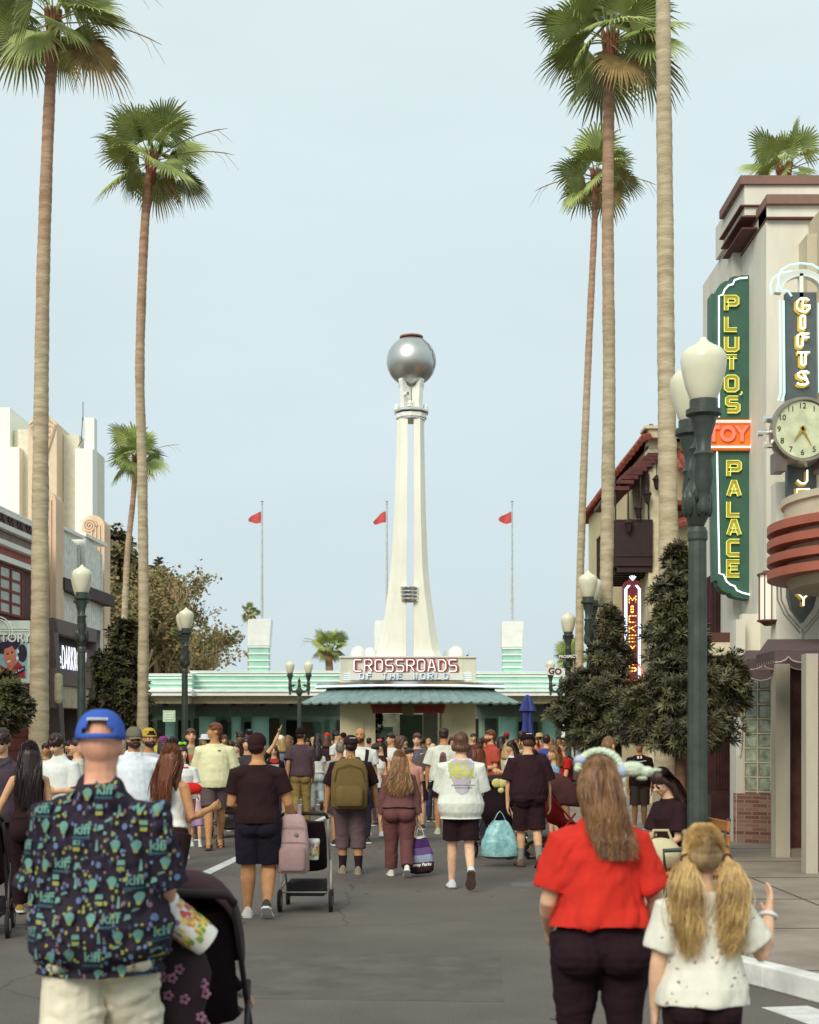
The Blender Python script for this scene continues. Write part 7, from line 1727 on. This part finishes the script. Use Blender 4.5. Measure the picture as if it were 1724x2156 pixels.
person('young woman peeking between the yellow shirt and the smiling woman', 499, 26, 1560, R(-10), 'f', 'fair', ('half', 'dark'), ('tee', (150, 150, 136), .6, .5), ('jeans', (60, 60, 70), .97))
person('dark figure in mouse ear headband behind the yellow shirted man', 505, 33, 1541, R(0), 'f', 'brown', ('buns', 'black'), ('tee', (86, 60, 66), .6, .5), ('jeans', (50, 44, 60), .97))
person('man in shiny black cap with white badge by the turquoise column', 524, 35, 1533, R(0), 'm', 'olive', ('buzz', 'black'), ('tee', (60, 56, 62), .6, .5), ('jeans', (50, 44, 60), .97), hat=('cap', (34, 34, 48), -1))
person('person waving one raised bare arm with a dark wristband', 541, 26.8, 1548, R(0), 'f', 'light', ('half', 'black'), ('tee', (44, 34, 38), .35, .5), ('jeans', (50, 44, 60), .97), arms=(REST, ((.55, -.05, .75), (.42, -.05, 1.0))), curl=.05)
person('woman in sunglasses with long brown hair and a red cartoon print top', 577, 27.5, 1566, R(10), 'f', 'fair', ('long', 'brown'), ('tee', (44, 36, 40), .6, .5), ('jeans', (80, 84, 96), .97), glasses=True, decals=[(flat_poly([[(.09*math.cos(a), 1.28+.07*math.sin(a)) for a in [i*.63 for i in range(10)]]]), -1, fab(196, 60, 56)), (flat_poly([[(-.07, 1.12), (.07, 1.12), (.09, 1.19), (-.09, 1.19)]]), -1, fab(210, 204, 190))])
person('bare shouldered woman in a white bandana seen from behind', 590, 31, 1546, AW_+R(20), 'f', 'light', ('half', 'blonde'), ('tank', (120, 126, 140), 0, .5), ('shorts', (120, 130, 150), .35), hat=('bandana', (226, 220, 206)))
person('woman from behind in a light grey hooded top and black shorts', 606, 31.5, 1546, AW_-R(14), 'f', 'light', ('half', 'lbrown'), ('hoodie', (168, 172, 170), 1.5, .54), ('shorts', B2, .3), shoes=(200, 196, 190))
I7 = person('man from behind in dark brown T shirt, black cap and khaki trousers mid stride', 633, 27.5, 1530, AW_, skin='tan', hair=('buzz', 'dark'), top=('tee', (84, 66, 72), .7, .51, .014), bottom=('pants', (146, 124, 74), .96), hat=('cap', (34, 22, 26)), legs=LIFT2, arms=(BACK, FRONT), shoes=(70, 50, 44), sole=(220, 214, 200))
person('woman in white lace top and pale washed jeans walking away', 668, 33, 1563, AW_+R(6), 'f', 'tan', ('long', 'black'), ('tee', (204, 208, 200), .35, .56), ('pants', (168, 180, 176), .96), arms=(((.25, .0, -1), (0, -.5, -.9)), REST), legs=LIFT1, shoes=(110, 66, 50), sole=(120, 80, 60))
person('woman with red head scarf and crossed back straps near the kiosk wall', 688, 38, 1541, AW_, 'f', 'fair', ('half', 'brown'), ('tank', (60, 44, 50), 0, .5), ('jeans', (50, 44, 60), .97), hat=('bandana', (206, 44, 44)))
person('person in a white T shirt and dark vest looking right by the kiosk wall', 709, 36, 1538, R(50), 'f', 'light', ('bun', 'black'), ('tee', (216, 220, 216), .6, .5), ('jeans', (50, 44, 60), .97), arms=(PHONE, PHONE))
person('dark capped man farthest behind, just left of the kiosk corner', 723, 42, 1541, R(10), 'm', 'tan', ('buzz', 'black'), ('tee', (100, 76, 70), .6, .5), ('jeans', (50, 44, 60), .97), hat=('cap', (40, 26, 34)))
person('woman with long wavy black hair from behind near the kiosk wall', 669, 40, 1543, AW_, 'f', 'light', ('long', 'black'), ('tee', (60, 40, 46), .6, .5), ('jeans', (50, 44, 60), .97))
person('man in light grey T shirt partly hidden by the olive backpack man', 716, 22.5, 1558, AW_, 'm', 'olive', ('buzz', 'grey'), ('tee', (150, 150, 146), .6, .5), ('shorts', (70, 60, 62), .45))
I8 = person('heavy man from behind with olive backpack, black cap and brown shorts', 738, 17.8, 1546, AW_, skin='olive', hair=('buzz', 'black'), top=('tee', (40, 22, 26), .85, .5, .012), bottom=('shorts', (96, 78, 80), .52, .02), hat=('cap', (46, 34, 36), 1), arms=(((.32, 0, -1), (.1, -.1, -1)), ((.4, .0, -1), (.12, -.12, -1))), legs=((8, 6), (-3, 5)), fat=.22, shoes=(138, 126, 112), sole=(150, 140, 126), socks=(44, 30, 34, .38), limb=.95, sh=1.05)
backpack('olive green backpack worn by the man in black cap and brown shorts', I8, .47, .62, .2, (110, 92, 56), .66)
person('bald bearded man in a white T shirt with a dark sling strap', 758, 23, 1529, R(10), skin='tan', hair=('bald', 'dark'), top=('tee', (220, 226, 218), .6, .5, .012), bottom=('jeans', (60, 60, 80), .97), beard='dark', fat=.12, decals=[(flat_poly([[(.02, 1.16), (.07, 1.16), (.14, 1.5), (.08, 1.52)]]), -1, fab(48, 34, 38))])
I9 = person('woman in a white tank top looking down, dark backpack straps on her shoulders', 790, 24.6, 1562, R(6), 'f', 'light', ('short', 'dark'), ('tank', (222, 226, 218), 0, .53, .012), ('shorts', (46, 50, 78), .42), arms=(REST, PHONE), legs=WALK2, head=(-6, 22), fat=.16, shoes=(206, 190, 196))
person('woman in spotted red bow and mouse ears with a dark low cut top', 802, 27.6, 1558, R(-16), 'f', 'fair', ('long', 'dark'), ('tank', (54, 36, 42), .0, .5), ('jeans', (60, 60, 80), .97), hat=('ears', (40, 22, 28), (206, 60, 70), (236, 230, 226)), arms=(PHONE, REST))
person('dark haired person in white shirt right of the spotted bow woman', 823, 28.6, 1541, R(-20), 'm', 'light', ('short', 'dark'), ('tee', (216, 220, 216), .6, .5), ('jeans', (60, 60, 80), .97), arms=(PHONE, PHONE))
person('teenager in a floral sleeve shirt behind the long haired woman in mauve', 862, 23, 1573, R(20), 'm', 'light', ('short', 'dark'), ('tee', (204, 150, 130), .8, .5, .014), ('shorts', (50, 40, 60), .45), decals=[(flat_poly([[(.14+.02*math.cos(a+q), 1.3+.05*q+.02*math.sin(a)) for a in [i*1.2 for i in range(5)]] for q in (-2, -1, 0, 1)]), -1, fab(120, 150, 190))])
person('glasses wearing teenager in grey T shirt with a blue lanyard', 878, 26.5, 1541, R(-8), 'm', 'fair', ('short', 'brown'), ('tee', (96, 88, 92), .75, .5, .014), ('shorts', (50, 40, 50), .45), arms=(FOLD, ((.2, 0, -1), (-.4, -.7, -.3))), glasses=False, decals=[(flat_poly([[(-.045, 1.28), (-.035, 1.28), (-.06, 1.5), (-.07, 1.5)], [(-.03, 1.28), (-.02, 1.28), (.03, 1.5), (.02, 1.5)]]), -1, fab(90, 120, 180)), (flat_text('', .01, 0, 0) if False else flat_poly([[(.07, 1.4), (.085, 1.395), (.13, 1.42), (.085, 1.408)]]), -1, white_p)])
person('woman with shoulder length brown hair just right of the spotted bow woman', 845, 30, 1547, R(80), 'f', 'fair', ('half', 'brown'), ('tee', (180, 186, 176), .6, .5), ('jeans', (60, 60, 80), .97))
mau = (112, 76, 74)
I10 = person('woman with very long light brown hair in a matching mauve brown top and trousers', 840, 17.4, 1576, AW_, 'f', 'light', ('long', 'lbrown'), ('coat', mau, 1.85, .545, .014), ('pants', (104, 66, 64), .96, .016), arms=(((.26, .0, -1), (.1, -.2, -1)), ((.3, .0, -1), (.14, -.1, -1))), legs=((6, 3), (-6, 26)), fat=.1, shoes=(214, 208, 196), hips=1.12)
M10 = I10['Mh']; TT10 = I10['TT']
def roots10(rr):
    a = rr.uniform(-1.5, 1.5); e = rr.uniform(.1, 1.3); x = .05*math.sin(a)*math.cos(e)
    return [M10 @ Vector((x, .01+.058*math.cos(a)*math.cos(e), .078+.056*math.sin(e))), M10 @ Vector((x*1.3, .045+.02*rr.random(), .03)), TT10((x*1.6+rr.gauss(0, .01), .085, .80)), TT10((x*2.0+rr.gauss(0, .012), .096, .72)), TT10((x*1.9+rr.gauss(0, .014), .09, .655-.03*rr.random()+abs(x)*.8))]
strand_hair('hair', I10, roots10, 1300, .0042, mat('hair_strands_light', srgb(160, 122, 76), rough=.42, var=.3, vs=10, stretch=(3, 3, .3), col2=srgb(96, 64, 42)), .02, 9)
hnd = world_pt(I10, I10['joints'][1][2]+I10['joints'][1][4]*.12)
pm = [fab(200, 206, 190), fab(72, 44, 92), fab(106, 84, 132), fab(150, 160, 186), fab(92, 60, 58), fab(56, 34, 40)]
t_ = flat_text('Disney Parks', .052, .0, -.47, bold=.002, shear=.15, rot=.06)
shopping_bag('purple and blue plastic carrier bag held by the woman in mauve', hnd, .34, .46, .16, pm, [(.08, 0), (.34, 1), (.5, 2), (.68, 3), (.84, 4), (1.01, 5)], 0, (t_, white_p, 'lettering'), seed=3)
I11 = person('tall man from behind in white T shirt and black shorts wearing a small sling bag', 934, 25.2, 1529, AW_-R(6), skin='tan', hair=('short', 'dark'), top=('tee', (214, 216, 202), .8, .5, .018), bottom=('shorts', (40, 24, 30), .34), arms=(((.3, 0, -1), (.06, -.2, -1)), REST), legs=((4, 3), (-3, 4)), shoes=(196, 200, 170), fat=.08)
backpack('small brown patterned sling bag on the back of the white shirted man', I11, .13, .34, .07, (120, 80, 62), .67, small=True, rgb2=(96, 110, 132))
person('person in pale blue shirt hidden behind the sling bag man', 911, 29, 1562, R(160), 'm', 'fair', ('bald', 'grey'), ('tee', (206, 220, 226), .6, .5), ('jeans', (60, 60, 80), .97))
nf = [(flat_poly([[(-.155, 1.455), (.155, 1.46), (.14, 1.33), (.1, 1.2), (.08, 1.1), (.0, 1.06), (-.06, 1.1), (-.09, 1.2), (-.14, 1.33)]]), 1, fab(186, 178, 184)), (flat_text('NO', .125, -.05, 1.365, bold=.006, shear=.3), 1, fab(186, 188, 90)), (flat_text('FEAR', .12, .0, 1.29, bold=.006, shear=.3), 1, fab(186, 188, 90)),
      (flat_poly([[(-.11+.022*i, 1.165), (-.095+.022*i, 1.165), (-.095+.022*i, 1.175), (-.11+.022*i, 1.175)] for i in range(12)]+[[(-.07+.022*i, 1.135), (-.055+.022*i, 1.135), (-.055+.022*i, 1.145), (-.07+.022*i, 1.145)] for i in range(9)]), 1, fab(120, 116, 108))]
I12 = person('teenager from behind in oversized white NO FEAR T shirt and black shorts', 970, 15.9, 1538, AW_, skin='fair', hair=('bowl', 'brown'), top=('tee', (220, 224, 212), .95, .455, .02), bottom=('shorts', (42, 26, 30), .42, .018), decals=nf, arms=(FRONT, ((.2, -.2, -1), (-.1, -.8, -.3))), legs=LIFT1, shoes=(206, 214, 220), sole=(110, 84, 80), limb=.92, head=(0, 8))
person('woman with long auburn hair and thin strap top behind the NO FEAR shirt', 1004, 23.5, 1563, AW_+R(20), 'f', 'light', ('long', 'auburn'), ('tank', (90, 60, 60), 0, .5), ('jeans', (50, 44, 60), .97))
person('distant man with short hair by the right kiosk corner', 996, 38, 1541, R(0), 'm', 'light', ('buzz', 'dark'), ('tee', (90, 60, 60), .6, .5), ('jeans', (50, 44, 60), .97))
I13 = person('bearded man with glasses in a terracotta polo shirt standing side on', 1032, 27.5, 1534, R(-62), skin='light', hair=('short', 'auburn'), top=('polo', (180, 78, 62), .7, .5, .014), bottom=('shorts', (62, 34, 44), .5), beard='auburn', arms=(((.1, -.2, -1), (-.1, -1, -.2)), ((.1, -.1, -1), (-.1, -1, -.1))), shoes=(96, 34, 38), sole=(224, 214, 210), legs=((2, 3), (-2, 3)), head=(-10, 0), fat=.1)
g = thing('water_bottle', 'tall blue water bottle hanging next to the terracotta polo man', 'bottle', (PX(1033, 25.6), 25.6, PZ(1717, 25.6))); h_ = PZ(1650, 25.6)-PZ(1717, 25.6)
M = MB(); M.lathe([(0, 0), (.055, 0), (.06, .01), (.06, h_*.8), (.05, h_*.88), (.03, h_*.9), (0, h_*.9)], 18); M.build('flask', S('bottle_blue', 92, 130, 176, rough=.4), g, smooth=True, angle=40); M = MB(); M.lathe([(.034, h_*.9), (.036, h_), (.0, h_)], 14); M.tube([(-.03, 0, h_), (-.02, 0, h_+.06), (.02, 0, h_+.06), (.03, 0, h_)], .008, 6); M.build('cap', S('bottle_cap', 40, 34, 60), g)
person('man in dark grey T shirt beyond the terracotta polo man', 1012, 31, 1552, R(170), 'm', 'light', ('short', 'dark'), ('tee', (70, 60, 66), .6, .5), ('jeans', (50, 44, 60), .97))
person('older woman with pale blonde hair in a cream sleeveless dress', 1067, 29.5, 1562, AW_-R(30), 'f', 'fair', ('half', 'blonde'), ('tank', (190, 186, 150), 0, .5), ('skirt', (190, 186, 150), .7))
person('woman with straight dark hair in a white T shirt facing left', 1077, 25.8, 1557, R(-76), 'f', 'light', ('half', 'dark'), ('tee', (206, 216, 220), .3, .5), ('shorts', (110, 130, 150), .4), arms=(PHONE, PHONE))
IO = person('man from behind in an olive T shirt with a tiny cream backpack', 1098, 33, 1536, AW_, 'm', 'tan', ('buzz', 'dark'), ('tee', (104, 92, 72), .7, .5, .012), ('jeans', (70, 60, 60), .97))
backpack('tiny cream mini backpack on the olive shirted man', IO, .2, .24, .09, (196, 180, 130), .7, small=True)
person('man with dark hair and navy hooded vest behind the black capped man', 1118, 24.2, 1545, AW_, 'm', 'olive', ('buzz', 'black'), ('hoodie', (50, 38, 46), .3, .5, .014), ('shorts', (50, 40, 50), .5), fat=.2)
I14 = person('stooping man from behind in black cap, loose black T shirt and black shorts', 1113, 18.7, 1562, AW_+R(4), skin='light', hair=('short', 'brown'), top=('tee', (48, 28, 33), .85, .49, .022), bottom=('shorts', (46, 27, 31), .5, .02), hat=('cap', (34, 18, 24), 1), arms=(((.3, .05, -1), (.02, -.1, -1)), ((.3, .0, -1), (.1, -.2, -1))), legs=((6, 6), (-8, 22)), shoes=(110, 88, 74), sole=(70, 50, 44), socks=(140, 136, 124, .42), lean=7, fat=.1, H=1.76, limb=.9)
hnd = world_pt(I14, I14['joints'][0][2]+I14['joints'][0][4]*.13)
tm_ = [mat('teal_plastic', srgb(150, 200, 202), rough=.35, var=.12, vs=14, col2=srgb(104, 150, 150), spec=.5), S('teal_base', 120, 112, 96)]
shopping_bag('large pale teal plastic carrier bag held by the stooping man in black', hnd+Vector((-.1, .0, .02)), .5, .5, .24, tm_, [(.93, 0), (1.01, 1)], 0, seed=9)
stroller('black stroller with yellow toy hung on it behind the teal carrier bag', PX(1062, 19.6), 20.3, R(150), (48, 34, 40), 1.05)
g = thing('hanging_toy', 'flat yellow cloud shaped toy hanging on the black stroller', 'toy', P(1061, 1648, 19.4)); M = MB()
for x, z, r_ in ((-.1, 0, .07), (-.02, .0, .07), (.08, .03, .06), (.12, .08, .05), (-.04, -.1, .045)): M.ell((x, 0, z), (r_, .03, r_*.9), 12, 8)
M.build('toy', fab(206, 200, 128), g, smooth=True)
person('man from behind in a royal blue T shirt with white shoulder', 1150, 29.5, 1543, AW_+R(20), 'm', 'light', ('short', 'dark'), ('tee', (70, 84, 148), .7, .5, .012), ('shorts', (90, 80, 80), .45))
person('person in a straw hat far behind the blue umbrella foot', 1135, 40, 1541, AW_, 'm', 'light', ('buzz', 'brown'), ('tee', (190, 110, 96), .6, .5), ('jeans', (60, 60, 80), .97), hat=('straw', (190, 164, 112)))
I15 = person('child sized woman in red T shirt with a big grey backpack, side on', 1184, 24.4, 1556, R(-58), 'f', 'light', ('short', 'lbrown'), ('tee', (188, 34, 34), .5, .52, .01), ('shorts', (70, 44, 50), .3), arms=(REST, FRONT))
backpack('big brownish grey backpack worn over the red T shirt', I15, .3, .46, .2, (108, 92, 90), .68)
person('child in a light blue T shirt left of the red shirted backpack wearer', 1166, 23.4, 1574, R(-80), 'f', 'light', ('half', 'lbrown'), ('tee', (130, 164, 184), .5, .5), ('shorts', (90, 80, 90), .4), kid=True)
STR = stroller('red framed stroller with dark brown hood in front of the trunks', PX(1190, 19.6), 19.8, R(115), (88, 56, 56), 1.1, frame=(170, 44, 48), body2=(150, 40, 40))
person('person bending in a white top behind the plush green headband', 1266, 15.8, 1545, AW_-R(40), 'm', 'light', ('buzz', 'lbrown'), ('tee', (222, 226, 224), 1.4, .52, .014), ('jeans', (80, 76, 80), .97), head=(0, 24), lean=10, gz=.15)
person('man in a black T shirt with white print under the pointed tree', 1346, 24, 1556, R(0), 'm', 'tan', ('short', 'dark'), ('tee', (42, 26, 30), .7, .5, .014), ('shorts', (80, 64, 60), .5), gz=.15, shoes=(190, 190, 190), decals=[(flat_poly([[(-.05, 1.2), (-.02, 1.2), (-.02, 1.32), (-.05, 1.32)], [(.0, 1.2), (.03, 1.2), (.03, 1.32), (.0, 1.32)], [(-.05, 1.14), (.1, 1.16), (.1, 1.17), (-.05, 1.15)]]), -1, white_p)])
# seated woman on the bench
I16 = person('seated woman with long dark hair and sunglasses in black T shirt, on the bench', 1408, 12.3, 1640, R(-62), 'f', 'fair', ('long', 'dark'), ('tee', (48, 28, 33), .8, .53, .014), ('pants', (196, 182, 146), .9, .014), glasses=True, seat=.52, H=1.62, gz=.15, lean=12,
    arms=(((.15, -.3, -1), (-.15, -.9, -.3)), ((.15, -.25, -1), (-.3, -.9, -.35))), legs=(((.03, -.235, .02), (.0, -.04, -.23)), ((.03, -.235, .0), (.0, -.02, -.23))), head=(0, 30), shoes=(150, 130, 110))
I16['T'].location.x += .08
BN = thing('bench', 'park bench with orange wooden slats under the seated woman', 'bench', (I16['X']+.12, 12.3, .15), R(-86))
wood = S('bench_wood', 172, 112, 58, rough=.6, var=.2, vs=4, stretch=(.2, 6, 6)); cim = S('bench_iron', 50, 60, 56, rough=.5)
M = MB()
for k in range(5): M.box(-.75, .75, -.35+k*.1, -.27+k*.1, .42, .45)
M.build('seat', wood, BN, bevel=.006); M = MB()
for k in range(3): M.box(-.75, .75, .17, .195, .55+k*.11, .64+k*.11)
M.build('backrest', wood, BN, bevel=.006)
for s in (1, -1):
    M = MB(); M.tube([(s*.68, -.34, 0), (s*.68, -.32, .4), (s*.68, .14, .4), (s*.68, .2, 0)], .022, 8); M.tube([(s*.68, .14, .4), (s*.68, .2, .88)], .02, 8); M.tube([(s*.68, -.32, .4), (s*.68, -.34, .62), (s*.68, .14, .64)], .018, 8); M.build('side_frame', cim, BN, smooth=True)
g = thing('tote_bag', 'cream canvas bag on the bench next to the seated woman', 'bag', (I16['X']-.15, 11.85, .62)); M = MB(); M.ell((0, 0, .1), (.17, .14, .14), 16, 10); M.build('bag', fab(206, 196, 158), g, smooth=True); M = MB(); M.tube([(-.1, 0, .2), (-.06, 0, .3), (.06, 0, .3), (.1, 0, .2)], .012, 6); M.build('handle', fab(190, 176, 136), g)
stroller('dark stroller whose wheel shows at the bottom left edge', PX(-66, 12), 12.3, AW_+R(10), (44, 28, 32), 1.0)
# ---------------------------------------------------------------- far crowd
far = [
 (330, 30, 1536, 0, 'm', 'olive', ('short', 'black'), (206, 200, 90), 'cap wearing man in a yellow top against the turquoise wall', ('cap', (40, 30, 36))),
 (345, 25, 1549, 1, 'f', 'light', ('half', 'dark'), (110, 70, 110), 'person with a purple glitter cap behind the long brown hair', ('cap', (130, 70, 120))),
 (364, 34, 1548, 1, 'm', 'tan', ('short', 'dark'), (90, 80, 84), 'short haired man near the left lamp post foot', None),
 (431, 30, 1543, 0, 'f', 'light', ('half', 'dark'), (150, 156, 90), 'person in white cap and yellow green top behind the tall yellow shirt', ('bucket', (220, 220, 226))),
 (472, 36, 1545, 0, 'f', 'light', ('long', 'brown'), (120, 60, 60), 'dark red top person left of the smiling woman', None),
 (485, 28, 1556, 1, 'm', 'light', ('short', 'dark'), (70, 60, 70), 'dark haired man just right of the yellow shirt shoulder', None),
 (612, 40, 1549, 1, 'm', 'light', ('short', 'brown'), (96, 96, 130), 'blue shirted man far behind the grey hooded woman', None),
 (648, 41, 1553, 0, 'f', 'tan', ('half', 'black'), (160, 150, 140), 'small figure between the khaki trousers man and the jeans woman', None),
 (659, 44, 1550, 1, 'f', 'light', ('long', 'blonde'), (196, 196, 190), 'distant blonde by the left lamp foot', None),
 (698, 44, 1552, 0, 'm', 'light', ('short', 'dark'), (150, 60, 60), 'distant man in dull red left of the kiosk wall', None),
 (741, 46, 1552, 0, 'f', 'light', ('half', 'dark'), (90, 90, 110), 'distant woman at the left kiosk wall base', None),
 (777, 44, 1551, 1, 'm', 'tan', ('short', 'dark'), (196, 190, 170), 'distant man in beige at the kiosk opening left side', None),
 (838, 42, 1549, 1, 'f', 'fair', ('half', 'lbrown'), (110, 60, 64), 'woman waiting at the kiosk opening in dark red', None),
 (853, 45, 1552, 0, 'm', 'light', ('short', 'black'), (60, 56, 60), 'man at the kiosk counter in black', None),
 (891, 43, 1551, 1, 'm', 'brown', ('buzz', 'black'), (90, 96, 100), 'man in slate grey at the kiosk opening right side', None),
 (902, 46, 1553, 1, 'f', 'fair', ('half', 'blonde'), (196, 160, 150), 'distant blonde in salmon pink by the kiosk opening', None),
 (951, 44, 1550, 0, 'f', 'light', ('half', 'dark'), (150, 150, 140), 'distant person between the two white shirts', None),
 (1018, 43, 1549, 1, 'm', 'light', ('short', 'dark'), (80, 84, 90), 'distant man right of the kiosk corner in grey', None),
 (1048, 41, 1552, 0, 'm', 'tan', ('buzz', 'black'), (140, 70, 60), 'distant man in brick red behind the polo shirt man', None),
 (1056, 36, 1548, 1, 'f', 'tan', ('half', 'black'), (60, 44, 50), 'dark haired woman just right of the polo shirt man', None),
 (1066, 45, 1541, 1, 'm', 'tan', ('buzz', 'dark'), (150, 50, 46), 'far man in a red cap below the gate roof', ('cap', (150, 40, 44))),
 (1085, 45, 1552, 0, 'f', 'light', ('long', 'brown'), (170, 160, 150), 'distant woman left of the umbrella foot', None),
 (1127, 37, 1549, 0, 'f', 'light', ('half', 'brown'), (186, 100, 90), 'woman in coral pink right of the blue umbrella', None),
 (1160, 34, 1552, 1, 'f', 'light', ('long', 'lbrown'), (130, 110, 90), 'long haired person just right of the royal blue shirt', None),
 (1176, 42, 1547, 0, 'm', 'olive', ('short', 'black'), (70, 66, 74), 'distant man in black below the dark trees', None),
 (1205, 38, 1551, 1, 'm', 'light', ('short', 'brown'), (190, 190, 186), 'distant man in white behind the thin palm trunk', None),
 (148, 26, 1556, 0, 'f', 'light', ('long', 'dark'), (90, 60, 66), 'woman between the curly haired man and the blue cap', None),
 (97, 24, 1562, 1, 'm', 'tan', ('short', 'dark'), (104, 88, 66), 'man in olive brown beside the black haired woman', None),
]
ARM = [(REST, REST), (PHONE, REST), (FRONT, BACK), (FOLD, FOLD), (REST, PHONE)]
for k, (px, Y, yt, aw_, sx, sk, hr, tc, lab, ht) in enumerate(far):
    IF = person(lab, px, Y, yt, (AW_ if aw_ and k % 3 else 0)+R((k*37) % 50-25), sx, sk, hr, ('tee', tc, .65, .5, .012), ('jeans', [(60, 60, 80), (50, 40, 46), (120, 110, 90)][k % 3], .97), arms=ARM[k % 5], legs=[STAND, WALK1, WALK2][k % 3], hat=ht,
           decals=[(flat_poly([[(-.09, 1.22), (.09, 1.22), (.08, 1.34), (-.08, 1.34)]]), -1, fab(*[(200, 196, 180), (60, 50, 60), (180, 80, 70)][k % 3]))] if k % 2 else ())
    if k in (6, 12, 14, 23): backpack({6: 'navy backpack on the blue shirted man far behind the grey hooded woman', 12: 'black backpack on the woman waiting at the kiosk opening', 14: 'grey backpack on the slate shirted man at the kiosk opening', 23: 'tan backpack on the long haired person by the royal blue shirt'}[k], IF, .3, .42, .16, {6: (44, 50, 80), 12: (44, 34, 40), 14: (110, 104, 100), 23: (150, 126, 90)}[k], .7)
